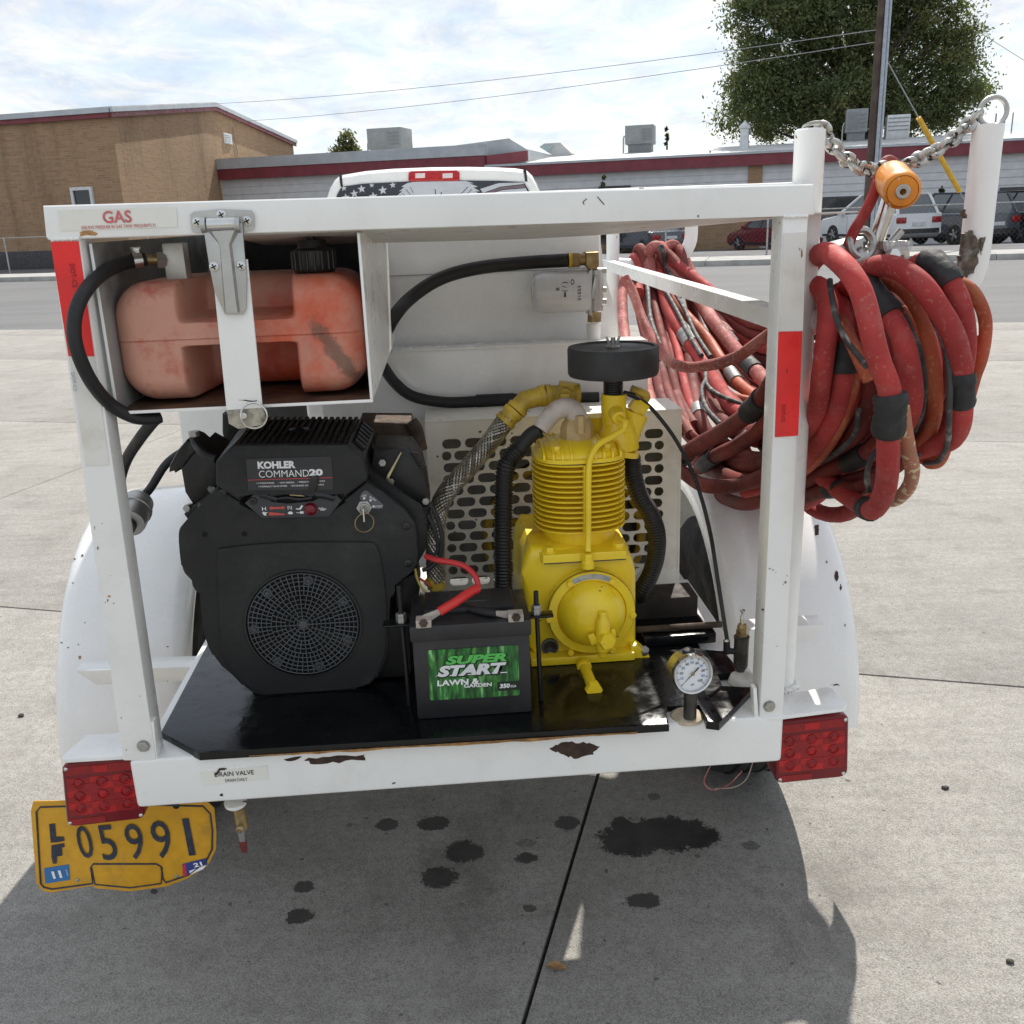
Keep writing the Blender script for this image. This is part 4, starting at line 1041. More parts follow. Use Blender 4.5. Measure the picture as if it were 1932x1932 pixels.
# strap below the hinge
b = MB(); b.prism([GQ(x, y, -.004) for x, y in [(1020, 330), (1195, 325), (1268, 1050), (1270, 1060), (1095, 1065)]], (0, .004, 0), bev=.001); strap = b.build("strap", white, tr)
b = MB(); b.prism([GQ(x, y, -.0045) for x, y in [(1094, 1052), (1268, 1040), (1282, 1100), (1262, 1128), (1150, 1146), (1104, 1120)]], (0, .005, 0), bev=.002); tab = b.build("strap_tab", M("oily_worn_paint", (.42, .39, .31), .4, var=.3, vscale=60, grime=(.05, .035, .02), gamt=.9, gscale=40), strap)
ragged_pts = [GQ(x, y, -.0046) for x, y in jag([(1150, 1003), (1200, 1006), (1240, 1008), (1238, 1012), (1195, 1012)], 3, 3, 14)]
b = MB(); b.prism(ragged_pts, (0, .0006, 0)); b.build("paint_chip", rust_chip, strap)
p = GQ(1181, 1077, -.005); b = MB(); b.cyl(p + Vector((0, .02, 0)), p + Vector((0, -.010, 0)), .0048, 14, bev=.001); pin = b.build("pull_pin", chrome, strap)
b = MB(); b.torus(GQ(1226, 1080, -.012), (.15, -1, .1), .0175, .0014, 28, 6); b.build("split_ring", chrome, strap)
# fuel box
FV = .02
bl0, bl1, br1, br0 = GQ(430, 195, FV), GQ(560, 1062, FV), GQ(1800, 1020, FV), GQ(1740, 180, FV)
ub0, ub1 = (bl0.x + bl1.x) / 2, br1.x; zb0, zb1 = (bl1.z + br1.z) / 2, 1.4365
bk = QU(738, 560, ub1).y
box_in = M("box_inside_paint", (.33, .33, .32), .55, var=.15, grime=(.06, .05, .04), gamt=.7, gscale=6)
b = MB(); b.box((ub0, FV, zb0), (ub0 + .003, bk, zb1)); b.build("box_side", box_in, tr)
b = MB(); b.box((ub1 - .003, FV, zb0), (ub1, bk, zb1)); b.build("box_side", white, tr)
b = MB(); b.box((ub0 + .0032, FV, zb0), (ub1 - .0032, bk - .004, zb0 + .003)); b.build("box_floor", M("box_floor_rust", (.09, .05, .03), .6, var=.4, vscale=25, grime=(.3, .16, .06), gamt=.5), tr)
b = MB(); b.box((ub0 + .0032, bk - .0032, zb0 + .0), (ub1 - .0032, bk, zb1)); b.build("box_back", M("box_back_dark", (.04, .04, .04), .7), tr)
b = MB(); b.box((ub0 - .001, FV - .0025, zb0 - .001), (ub1 + .001, FV - .0002, zb0 + .0035), bev=.001); b.box((ub1 - .003, FV - .0025, zb0 + .0037), (ub1 + .001, FV - .0002, zb1 - .001), bev=.001); b.box((ub0 - .001, FV - .0025, zb0 + .0037), (ub0 + .003, FV - .0002, zb1 - .001), bev=.001); b.build("box_edge", white, tr)
# rear cabinet and ledge
CV, LV = .80, .70
a, c = Q(725, 447, CV), Q(1136, 640, CV)
b = MB(); b.box((a.x - .2, CV, c.z - .15), (c.x, CV + .12, 1.468), bev=.012, seg=3); b.build("cabinet", white_clean, tr)
b = MB(); P = [Q(x, y, CV + .02) for x, y in [(1133, 450), (1139, 500), (1146, 535), (1158, 575), (1165, 610), (1168, 660), (1133, 660)]]; b.prism(P, (0, .10, 0), bev=.012); b.build("cabinet_end", white_clean, tr)
a, c = Q(595, 652, LV), Q(1224, 640, LV)
zt = Q(980, 652, LV).z
b = MB(); b.box((a.x, LV, .70), (c.x, LV + .08, zt), bev=.006); b.build("ledge_box", white_clean, tr)
b = MB(); a = Q(1120, 638, LV + .05); b.cyl((a.x, LV + .05, zt), (a.x, LV + .05, zt + .035), .0155, 16); b.build("weld_socket", white, tr)
# white upright seen left of the engine, deepened and raised to cast shade
b = MB(); a, c = Q(336, 790, .95), Q(428, 905, .95); b.box((a.x, .95, .74), (c.x + .02, 1.5, 1.40), bev=.01); b.build("side_locker", white, tr)
b = MB(); b.box((c.x + .021, 1.0, .66), (-.32, 1.4, 1.38), bev=.01); b.build("shade_box", M("shade_box_black", (.02, .02, .02), .5), tr)  # black box added behind the engine to block stray sunlight
# side bar and hose horns
HV, HV2 = .10, 1.92
pu = (Q(1518, 300, HV).x + Q(1512, 700, HV).x) / 2
arm_u = Q(1858, 300, HV).x
ztop = Q(1858, 235, HV).z
PR = RP(28, Q(1858, 300, HV))
def horn(v, z_foot, du=0.0, dz=0.0):
    pu, arm_u, ztop = PU0 + du, AU0 + du, ZT0 + dz
    h = MB(); zt1 = Q(1518, 243, HV).z + dz
    h.cyl((pu, v, z_foot), (pu, v, zt1), PR, 20, bev=.003); p_ = h.build("horn_post", white, tr)
    h = MB()
    cu = (pu + arm_u) / 2; R_ = .088
    pts = [(pu + .015, v, 1.285)]
    zb = 1.285
    pts = [Vector((pu + .012, v, zb)), Vector((pu + .06, v, zb - .004))]
    for k in range(9):
        an = rad(-90 + 90 * k / 8); pts.append(Vector((arm_u - R_ + R_ * math.cos(an), v, zb + R_ + R_ * math.sin(an))))
    pts.append(Vector((arm_u, v, ztop)))
    h.tube(pts, PR, 20); hk = h.build("horn_arm", white, tr)
    h = MB(); rc = Vector((arm_u + .005, v, ztop + .017)); h.torus(rc, (.1, 1, 0), .0195, .0036, 28, 8); h.build("ring", zinc, hk)
    h = MB(); h.torus(Vector((pu + .006, v, zt1 + .003)), (0, .25, 1), .015, .003, 24, 8); h.build("ring", zinc, p_)
    return p_, hk
PU0, AU0, ZT0 = pu, arm_u, ztop
hp, hk = horn(HV, .673); horn(HV2, .60, .035, -.085)
for seed, q in ((21, [(1822, 440), (1836, 436), (1846, 460), (1846, 490), (1838, 515), (1826, 520), (1808, 536), (1810, 500), (1818, 470)]), (22, [(1847, 452), (1858, 448), (1853, 470), (1849, 480)]), (23, [(1819, 398), (1823, 396), (1824, 410), (1820, 412)])):
    b = MB(); P = [Q(x, y, HV - PR - .001) for x, y in jag(q, 4, 2.6, seed)]; b.prism(P, (0, .012, 0)); b.build("paint_chip", M("bare_steel_brown", (.10, .075, .055), .7, .2, var=.5, vscale=90, grime=(.4, .39, .36), gamt=.5, gscale=60), hk, smooth=0)
n0 = [Q(1470, 588, .05), Q(1470, 626, .05)]; zc = (n0[0].z + n0[1].z) / 2; hb = abs(n0[0].z - n0[1].z) / 2
b = MB(); b.loft([[Vector((n0[0].x, .05, zc - hb)), Vector((n0[0].x, .05, zc + hb)), Vector((n0[0].x + .03, .05, zc + hb)), Vector((n0[0].x + .03, .05, zc - hb))], [Vector((pu - .01, HV2 - .03, zc - hb)), Vector((pu - .01, HV2 - .03, zc + hb)), Vector((pu + .02, HV2 - .03, zc + hb)), Vector((pu + .02, HV2 - .03, zc - hb))]]); b.build("side_bar", white, tr)
b = MB(); b.box((n0[0].x + .004, .047, .7), (n0[0].x + .006, .049, .71)); b.bm.free()
# fenders and wheels
WC, WZ, FR = .97, .345, .49
def fender(u0, u1, outer):
    """u0 inner edge, u1 outer edge"""
    sg = 1 if u1 > u0 else -1
    sec = []      # (u, radial offset)
    w_ = abs(u1 - u0)
    for k in range(5): a = rad(90 * k / 4); sec.append((.03 * (1 - math.sin(a)) * 1, -.05 + .05 * math.sin(a)))
    sec = [(0.004, -.055), (0.0, -.030), (.010, -.010), (.032, -.001)]
    sec += [(w_ * .35, .004), (w_ * .65, .002)]
    sec += [(w_ - .05, -.002), (w_ - .028, -.008), (w_ - .012, -.020), (w_ - .003, -.042), (w_, -.08), (w_ - .001, -.16)]
    arc = []
    n = 40
    arc.append((WC - FR, WZ + .02))
    rings = []
    path = []
    for k in range(n + 1):
        th = math.pi * k / n
        path.append((WC - FR * math.cos(th), WZ + FR * math.sin(th), -math.cos(th), math.sin(th)))
    for v, w, nv, nw in path:
        rings.append([Vector((u0 + sg * su, v + nv * ro, w + nw * ro)) for su, ro in sec])
    # a thickness
    rin = [[Vector((p.x, WC + (p.y - WC) * .985, WZ + (p.z - WZ) * .985 - .001)) for p in r_] for r_ in rings]
    b = MB(); b.loft(rings, cap=False, closed_ring=False); b.loft(rin, cap=False, closed_ring=False)
    return b.build("fender", white_clean, tr, smooth=60)
fLi, fLo = Q(333, 1250, .48).x, Q(93, 1230, .57).x
fRi, fRo = Q(1386, 1190, .48).x, Q(1612, 1240, .57).x
fL = fender(fLi, fLo, -1); fR = fender(fRi, fRo, 1)
tread = M("trailer_tyre", (.017, .017, .017), .85, var=.3, grime=(.10, .095, .088), gamt=.6, gscale=5, bump=.5, bscale=60, bdist=.003)
for ui, uo in ((fLi, fLo), (fRi, fRo)):
    sg = 1 if uo > ui else -1; uc = ui + sg * .15
    b = MB(); b.lathe([(.19, -.09), (.21, -.105), (.27, -.112), (.315, -.104), (.338, -.085), (.342, -.04), (.343, 0), (.342, .04), (.338, .085), (.315, .104), (.27, .112), (.21, .105), (.19, .09)], (uc, WC, .345), (1, 0, 0), 48); w_ = b.build("wheel", tread, tr)
    for gq in (-.055, -.018, .018, .055):
        b = MB(); b.torus((uc + gq, WC, .345), (1, 0, 0), .3425, .004, 48, 6); b.build("tread_groove", dark_void, w_)
    b = MB(); b.lathe([(.192, -.085), (.192, .085), (.165, .06), (.15, .0), (.05, .0), (.05, -.06), (.16, -.06)], (uc, WC, .345), (1, 0, 0), 32); b.build("rim", M("rim_dusty", (.30, .29, .27), .6, .3, var=.3), w_)
b = MB(); b.box((fLi + .05, WC - .03, .315), (fRi - .05, WC + .03, .375), bev=.006); b.build("axle", rusty, tr)
b = MB()
for u_ in (-.52, .375):
    b.prism([Vector((u_ - .03, .08, .56)), Vector((u_ + .03, .08, .56)), Vector((u_ + .03, .08, .632)), Vector((u_ - .03, .08, .632))], (0, 1.75, 0))
b.prism([Vector((-.12, 1.6, .56)), Vector((-.06, 1.6, .56)), Vector((-.06, 1.6, .632)), Vector((-.12, 1.6, .632))], (0, 1.6, 0)); b.box((-.489, 1.75, .561), (.344, 1.83, .631)); b.build("chassis", white_dirty, tr)
# fender stays
def stay(q, tip, v0, par=tr):
    P = [Q(x, y, v0) for x, y in q]; b = MB(); b.prism(P, (0, .05, 0), bev=.003, bev_all=True); return b.build("fender_stay", white, par)
sv = .40
stay([(140, 1266), (405, 1256), (360, 1285), (182, 1293)], 0, sv)
stay([J(1110, 590), J(1570, 562), J(1430, 700), J(1090, 728)] if False else [J(980, 600), J(1572, 562), J(1432, 700), J(960, 730)], 0, sv)
# step plates
for q in ([(163, 1386), (298, 1378), (300, 1420), (236, 1426), (120, 1433), (116, 1428)], [(1440, 1316), (1560, 1296), (1572, 1299), (1598, 1328), (1592, 1336), (1470, 1352), (1440, 1352)]):
    b = MB(); b.prism([QW(x, y, .673) for x, y in q], (0, 0, -.006), bev=.0015); b.build("step_plate", white, tr)
# tail lights
def tail(quad, cols, screws):
    tl, tr_, br_, bl_ = quad
    def B(s, t, v=.030):
        x = (tl[0] * (1 - s) + tr_[0] * s) * (1 - t) + (bl_[0] * (1 - s) + br_[0] * s) * t
        y = (tl[1] * (1 - s) + tr_[1] * s) * (1 - t) + (bl_[1] * (1 - s) + br_[1] * s) * t
        return Q(x, y, v)
    r = .11; rnd = []
    for cx, cy, a0 in ((1 - r, r, -90), (1 - r, 1 - r, 0), (r, 1 - r, 90), (r, r, 180)):
        for k in range(5): a = rad(a0 + 90 * k / 4); rnd.append((cx + r * math.cos(a), cy + r * math.sin(a)))
    b = MB(); b.prism([B(s, t) for s, t in rnd], (0, .045, 0), bev=.005, seg=3); tl_ = b.build("tail_light", lens_deep, tr)
    def patch(s0, s1, t0, t1, m, d=.001):
        b = MB(); b.prism([B(s0, t0, .03 - d), B(s1, t0, .03 - d), B(s1, t1, .03 - d), B(s0, t1, .03 - d)], (0, d + .002, 0)); return b.build("lens_facet", m, tl_)
    gs_, ge = .05, .95
    for i in range(6):
        for j in range(6):
            s0 = gs_ + (ge - gs_) * i / 6; t0 = .25 + .58 * j / 6
            patch(s0, s0 + (ge - gs_) / 6 - .0005, t0, t0 + .58 / 6 - .0005, lens_bright if (i + j) % 2 == 0 and (i + 2 * j) % 3 else lens_red, .0004 + .0003 * ((i * 3 + j * 5) % 3))
    patch(.05, .95, .07, .2, lens_red, .0006); patch(.40, .60, .085, .185, lens_bright, .0012); patch(.05, .5, .88, .97, lens_red, .0006)
    for i in range(3):
        for j in range(3):
            c = B(.2 + .3 * i, .345 + .195 * j, .0285)
            b = MB(); b.torus(c, (0, 1, 0), .0082, .0006, 20, 6); b.torus(c, (0, 1, 0), .0045, .0005, 16, 6); b.lathe([(.0068, -.0012), (.0055, -.0003), (.003, .0002), (.0001, .0004)], c, (0, -1, 0), 18); b.build("reflector", lens_red if (i, j) != (1, 1) else lens_bright, tl_)
    for s, t in screws:
        b = MB(); b.lathe([(.0034, 0), (.0032, .0015), (.0018, .0025), (.0001, .0026)], B(s, t, .03), (0, -1, 0), 12); b.build("screw", chrome, tl_)
    return tl_
tail(((115, 1441), (258, 1427), (275, 1545), (126, 1562)), 0, ((.06, .09), (.05, .93), (.95, .93)))
tail(((1462, 1362), (1602, 1346), (1600, 1466), (1463, 1480)), 0, ((.95, .09), (.93, .93), (.06, .93)))
# drain cock
p0 = Q(444, 1512, .03)
b = MB(); b.lathe([(.018, 0), (.017, .006), (.011, .011)], p0, (0, 0, -1), 20); dr = b.build("drain_boss", white, tr)
b = MB(); b.tube([p0 + Vector((.004, 0, -.012)), p0 + Vector((.006, 0, -.05))], .0095, 14); b.lathe([(.006, 0), (.006, .012), (.004, .014)], p0 + Vector((.005, -.006, -.042)), (0, -1, 0), 12); dv_ = b.build("drain_valve", brass, tr)
b = MB(); P = [p0 + Vector((.001, -.018, -.036)), p0 + Vector((.012, -.018, -.036)), p0 + Vector((.012, -.018, -.066)), p0 + Vector((.003, -.018, -.066))]; b.prism(P, (0, .002, 0)); b.build("lever", chrome, dv_)
b = MB(); P = [p0 + Vector((.001, -.019, -.064)), p0 + Vector((.0135, -.019, -.064)), p0 + Vector((.012, -.019, -.084)), p0 + Vector((.004, -.019, -.084))]; b.prism(P, (0, .005, 0), bev=.001); b.build("lever_grip", M("red_vinyl_grip", (.15, .022, .02), .5, var=.3), dv_)
# loose wires below the bumper
for pts, m in (([(1340, 1445), (1328, 1475), (1345, 1490), (1375, 1480), (1400, 1455)], hose_pink), ([(1420, 1440), (1408, 1470), (1385, 1485), (1350, 1488)], M("wire_tan", (.32, .25, .2), .6))):
    b = MB(); b.tube([Q(x, y, .12) for x, y in pts], .0012, 6, per=5); b.build("loose_wire", m, tr)
# angle iron bench behind the pump
blk = M("brown_black_steel", (.03, .024, .021), .7, .2, var=.3, vscale=20, grime=(.10, .06, .045), gamt=.5, gscale=12)
vb = QW(*J(580, 500), .684).y
b = MB(); top0 = Q(*J(575, 345), vb); b.box((.12, vb, .6845), (top0.x, vb + .006, top0.z)); b.box((.12, vb + .0061, top0.z - .006), (top0.x, vb + .075, top0.z)); b.build("motor_mount", blk, tr)
b = MB(); b.box((.25, .255, .6845), (.385, .30, .705), bev=.003); b.build("slide_rail", enamel_black, tr)
b = MB(); b.tube([(.24, .275, .712), (.40, .275, .712)], .006, 10); b.build("adjuster_screw", rusty, tr)

# ------------------------------------------------------------------ number plate
nv = .10
npl = thing("number_plate", "bent yellow number plate 05991 hanging under the left tail light", "number plate", 'T', Q(240, 1600, nv))
ot = [(150, 540), (178, 543), (700, 535), (1110, 545), (1150, 580), (1160, 700), (1160, 800), (1130, 860), (1110, 895), (1000, 960), (900, 1000), (700, 1028), (510, 1010), (500, 995), (270, 1035), (225, 1022), (195, 985), (165, 600)]
def NP(x, y, v=nv): return Q(*PL(x, y), v)
b = MB(); b.prism([NP(x, y) for x, y in ot[1:]], (0, .0012, 0), bev=.0005); body = b.build("plate", plate_yellow, npl)
def outline(pts, r, mat, nm, closed=True):
    b = MB(); b.tube([NP(x, y, nv - .0006) for x, y in pts], r, 6, closed=closed); return b.build(nm, mat, npl)
outline([(195, 600), (215, 575), (700, 560), (1090, 570), (1128, 610), (1140, 700), (1138, 800), (1105, 868), (1010, 940), (890, 980), (875, 960), (865, 895), (840, 880), (500, 880), (487, 900), (498, 985), (280, 1015), (235, 1005), (218, 985)], .0016, ink_navy, "border")
outline([(492, 905), (510, 990), (700, 1008), (865, 985), (870, 900)], .0014, ink_navy, "border", False)
S_ = lambda cx, cy: NP(cx, cy, nv - .0012)
for ch, cx, cy, hh, ww in (("0", 455, 762, .0400, .0195), ("5", 578, 765, .0430, .0215), ("9", 724, 760, .0440, .0235), ("9", 868, 748, .0465, .0255), ("1", 1014, 735, .0455, .0092)):
    lettering(ch, S_(cx, cy), (1, 0, .03), (-.03, 0, 1), hh * 1.62, ink_navy, npl, bold=.004, width=ww * 1.22, name="digit")
b = MB()
for q in ([(263, 668), (294, 664), (300, 735), (342, 735), (345, 757), (302, 764), (272, 766)], [(275, 782), (343, 770), (345, 790), (330, 793), (334, 836), (305, 840), (303, 878), (284, 880), (276, 845)]):
    b.prism([S_(x, y) for x, y in q], (0, .0012, 0))
b.build("letter", ink_navy, npl)
b = MB(); b.prism([S_(x, y) for x, y in [(236, 905), (368, 884), (374, 965), (244, 986)]], (0, .0012, 0)); st = b.build("month_sticker", ink_blue, npl)
lettering("11", NP(306, 936, nv - .0016), (1, 0, .08), (-.08, 0, 1), .0150, ink_white, st, bold=.05, width=.0155)
lettering("OREGON", NP(360, 925, nv - .0016), (-.1, 0, 1), (-1, 0, -.1), .0022, ink_white, st, width=.013)
b = MB(); b.prism([S_(x, y) for x, y in [(978, 882), (1105, 850), (1113, 882), (1090, 910), (1000, 945), (982, 940)]], (0, .0012, 0)); st = b.build("year_sticker", M("ink_blue_deep", (.03, .05, .22), .4), npl)
b = MB(); b.prism([NP(x, y, nv - .0015) for x, y in [(977, 886), (995, 882), (1003, 943), (984, 946)]], (0, .0008, 0)); b.build("sticker_edge", M("ink_crimson", (.5, .03, .06), .4), st)
b = MB(); b.prism([NP(x, y, nv - .0015) for x, y in [(1016, 918), (1108, 885), (1090, 908), (1020, 938)]], (0, .0008, 0)); b.build("sticker_strip", ink_white, st)
lettering("21", NP(1062, 882, nv - .0018), (1, 0, .2), (-.2, 0, 1), .0085, ink_white, st, bold=.04, width=.0145)
for x, y in ((945, 568), (415, 966), (948, 944)):
    b = MB(); b.lathe([(.0035 if y > 600 else .006, 0), (.0032 if y > 600 else .0055, .0012), (.0001, .002)], NP(x, y, nv - .0002), (0, -1, 0), 12); b.build("bolt", zinc if y > 600 else black_smooth, npl)

# ---- chips and weld beads laid on the real surfaces
from mathutils.bvhtree import BVHTree
def bvh_of(o):
    og = INFO[o.name][1]; vs = [v.co + og for v in o.data.vertices]
    return BVHTree.FromPolygons(vs, [tuple(p.vertices) for p in o.data.polygons])
_camT = INV['T'] @ Vector((0, 0, EYE))
def laid(o, bv, pts, mat, name, lift=.0009, k=3, amp=1.2, seed=1):
    P = []
    for x, y in jag(pts, k, amp, seed):
        d = (INV['T'].to_3x3() @ ray(x, y)).normalized(); h = bv.ray_cast(_camT, d)
        if h[0] is None: return None
        n_ = h[1] if h[1].dot(d) < 0 else -h[1]
        P.append(h[0] + n_ * lift)
    c = sum(P, Vector()) / len(P); b = MB()
    vc = b.bm.verts.new(c); vv = [b.bm.verts.new(p) for p in P]
    for i in range(len(vv)): b.bm.faces.new((vc, vv[i], vv[(i + 1) % len(vv)]))
    return b.build(name, mat, o, smooth=0)
bL, bR, bP, bPr = bvh_of(fL), bvh_of(fR), bvh_of(pL), bvh_of(pR)
def blob2(x, y, rx, ry): return [(x + rx * math.cos(2 * math.pi * k / 7), y + ry * math.sin(2 * math.pi * k / 7)) for k in range(7)]
CB = crop(100, 1200, .3623)
for i, (cx, cy, rx, ry) in enumerate([(292, 522, 2.4, 1.8), (240, 548, 1.4, 1.6), (226, 712, 1.3, 1), (156, 874, 2.8, 2.6), (152, 925, 1.8, 2.4), (150, 1122, 1.3, 1), (118, 1360, 1.2, 1.8), (275, 1225, 3, 3.2), (195, 1157, 1, .7), (310, 985, 1, .6), (880, 1150, 2, .6), (266, 1136, .9, .7)]):
    x, y = CB(cx, cy); laid(fL, bL, blob2(x, y, rx, ry), rust_chip if i != 7 else rust_orange, "paint_chip", seed=i)
for i, (x, y, rx, ry) in enumerate([(1541, 1000, 4.5, 11), (1578, 1087, 4, 11), (1586, 1108, 1.5, 6), (1400, 1165, 1.2, 1), (1560, 1060, 1, 2), (1512, 1190, 1, .8), (1594, 1180, 1.2, 3), (1455, 1075, 1, 1), (1575, 1292, 9, 1.2)]):
    laid(fR, bR, blob2(x, y, rx, ry), rust_chip, "paint_chip", seed=60 + i)
BP = crop(100, 1200, .3623)
for i, (cx, cy, rx, ry) in enumerate([(478, 802, 3, 1.8), (468, 830, 1, 3), (452, 845, .8, .8), (510, 850, 1.6, .8), (400, 470, .8, 3.5), (378, 330, .8, 3), (430, 300, .8, .6), (690, 1490, .8, .6), (595, 1862, 1.2, .9), (560, 1640, .7, 2)]):
    x, y = BP(cx, cy); laid(pL, bP, blob2(x, y, rx, ry), rust_orange if i in (0,) else rust_chip, "paint_chip", lift=.0005, seed=80 + i, amp=.6)
for i, (cx, cy, rx, ry) in enumerate([(1135, 130, 2.4, .8), (1160, 140, 2, .9), (1182, 160, 1.2, .7), (1258, 235, 2.4, 2.6), (1270, 185, 1, .8), (1192, 733, .9, .7), (1278, 660, 1, .6), (1140, 1435, 1.5, .8), (1240, 250, 1, 1)]):
    x, y = J(cx, cy); laid(pR, bPr, blob2(x, y, rx, ry), rust_orange if i == 3 else rust_chip, "paint_chip", lift=.0005, seed=95 + i, amp=.6)
for i, (x, y, rx, ry) in enumerate([(1512, 478, 1.6, 10), (1516, 500, 1.2, 5), (1508, 470, 1, 3), (1513, 560, 1, 14), (1440, 1150, 2, 2), (1484, 700, .8, 5)]):
    laid(pR, bPr, blob2(x, y, rx, ry), rust_orange if i < 3 else rust_chip, "rust_streak", lift=.0012, seed=120 + i, amp=.8)
def weld(pts, r, par, seed=1, mat=white):
    q = random.Random(seed); P = catmull(pts, 10); P = [p + Vector((q.uniform(-1, 1), q.uniform(-1, 1), q.uniform(-1, 1))) * r * .25 for p in P]
    b = MB(); b.tube(P, r, 8, radii=lambda t: r * (1 + .22 * math.sin(t * len(P) * 1.9))); return b.build("weld_bead", mat, par)
weld([Q(300, 1440, .004), Q(340, 1437, .03), Vector((-.50, .076, .671))], .0035, tr, 1); weld([Vector((.30, .0765, .670)), Vector((.36, .0765, .671)), Vector((.415, .0765, .670))], .004, tr, 2)
weld([Vector((pu + .026 * math.cos(a), HV + .026 * math.sin(a), .676)) for a in [k * .7 for k in range(10)]], .005, tr, 3)
weld([Vector((-.58, .40 + .002, .652)), Vector((-.585, .43, .66)), Vector((-.585, .455, .668))], .005, tr, 4)
weld([Q(1478, 409, -.0005), Q(1500, 408, -.0005), Q(1524, 407, -.0005)], .0022, tr, 5); weld([Q(97, 452, -.0005), Q(125, 451, -.0005), Q(150, 450, -.0005)], .0022, tr, 6)
# seams on the cabinet and ledge
b = MB(); a, c = Q(740, 653, LV - .001), Q(1222, 642, LV - .001); b.box((a.x, LV - .003, zt - .004), (c.x, LV - .0002, zt + .0015), bev=.001); b.build("folded_edge", white_clean, tr)
b = MB(); a = Q(735, 520, CV); b.box((a.x, CV - .0015, a.z - .002), (Q(1133, 515, CV).x, CV - .0001, a.z)); b.build("panel_seam", M("seam_shadow", (.35, .35, .34), .6), tr)
# bits lying on the concrete
def gpt_(px, py): return INV['S'] @ GW(px, py)
pm = M("pebble_dark", (.05, .045, .04), .9)
for i, (px, py, r, lb) in enumerate([(1783, 1487, .007, "dark pebble on the sunlit concrete right of the tail light"), (40, 1351, .008, "dark pebble at the far left edge of the concrete"), (1506, 1168 - 40 + 150, .004, None), (290, 2230 * .7547, .006, "small dark chip of stone below the yellow plate"), (1905, 1815, .006, "brown pebble at the right edge of the concrete")]):
    if lb is None: continue
    p = gpt_(px, py); q = random.Random(i); b = MB(); r_ = bmesh.ops.create_icosphere(b.bm, subdivisions=2, radius=r)
    for v in b.bm.verts: v.co = Vector((v.co.x * 1.3, v.co.y, max(-.3 * r, v.co.z * .7))) * q.uniform(.85, 1.15) + p + Vector((0, 0, .3 * r))
    tag(b.build("pebble", pm, frame='S'), lb, "pebble")
p = gpt_(1048, 1826); b = MB(); n_ = 10
ring_ = [p + Vector((.018 * math.cos(2 * math.pi * k / n_) * (1 if k else 1.5), .011 * math.sin(2 * math.pi * k / n_), .003 + .004 * abs(math.sin(2 * math.pi * k / n_)))) for k in range(n_)]
vc = b.bm.verts.new(p + Vector((0, 0, .0015))); vv = [b.bm.verts.new(q) for q in ring_]
for k in range(n_): b.bm.faces.new((vc, vv[k], vv[(k + 1) % n_]))
tag(b.build("dry_leaf", M("dry_leaf_brown", (.30, .17, .07), .8, var=.3, vscale=80), frame='S'), "curled brown dry leaf on the concrete beside the joint", "leaf")
# ================================================================== petrol can in the box
can_m = N("can_plastic")
_x = can_m.xyz()
_f = can_m.ramp(can_m.math('ADD', can_m.math('MULTIPLY', _x[0], 2.2), can_m.math('ADD', can_m.math('MULTIPLY', _x[2], -1.6), can_m.math('MULTIPLY', can_m.noise(9, 5, .65), .9))), .12, .52)
_c = can_m.mix(_f, (.60, .30, .215), (.60, .10, .038))
_c = can_m.mix(can_m.ramp(can_m.noise(16, 5, .7), .50, .68, 0, .65), _c, (.46, .055, .03))
_c = can_m.mix(can_m.ramp(can_m.noise(5, 5, .7), .45, .68, 0, .6), _c, (.56, .38, .29))
_st = can_m.vmath('SUBTRACT', can_m.obj, (.135, 0, .055)); _st = can_m.vmath('MULTIPLY', can_m.map(_st, (1, 0, 1), (0, rad(32), 0)), (70, 0, 13))
_c = can_m.mix(can_m.ramp(can_m.math('ADD', can_m.vmath('LENGTH', _st, (0, 0, 0)), can_m.math('MULTIPLY', can_m.noise(55, 5, .75), 1.9)), 1.45, 1.95, .7, 0), _c, (.09, .075, .05))
can_m.set(_c, .55); can_m.bump(can_m.noise(120, 5, .65), .6, .002)
can_m = can_m.m
cu0, cu1 = GQ(556, 700, .06).x, GQ(1772, 800, .06).x
cz0, cz1 = GQ(760, 1040, .05).z, GQ(1000, 405, .16).z
cz0 = zb0 + .008
ccu, ccz = (cu0 + cu1) / 2, (cz0 + cz1) / 2; chw, chh = (cu1 - cu0) / 2, (cz1 - cz0) / 2
can = thing("petrol_can", "faded red plastic petrol can with black cap inside the white box", "fuel can", 'T', (ccu, .12, cz0))
def sst(a, c, x): t = max(0, min(1, (x - a) / (c - a))); return t * t * (3 - 2 * t)
def can_depth(x, z):               # x,z in -1..1 ; depth 0 front .. 1 back
    def sb(a, h, x_): return sst(a - h, a + h, x_)
    mid = sb(-.42, .055, x) * (1 - sb(.41, .055, x))
    toppk = mid * sb(.36, .05, z); botpk = mid * (1 - sb(-.10, .035, z))
    d = .62 * max(0, toppk) + .60 * botpk
    d += -.05 * math.exp(-(z - .06) ** 2 / .0006) * .12
    seam = math.exp(-((z + .0 - .03) / .008) ** 2); d += .018 * seam
    return min(d, .7)
NXc, NZc = 150, 110
vs = []; fs = []; D = .16; v0 = .045
cr_ = .26
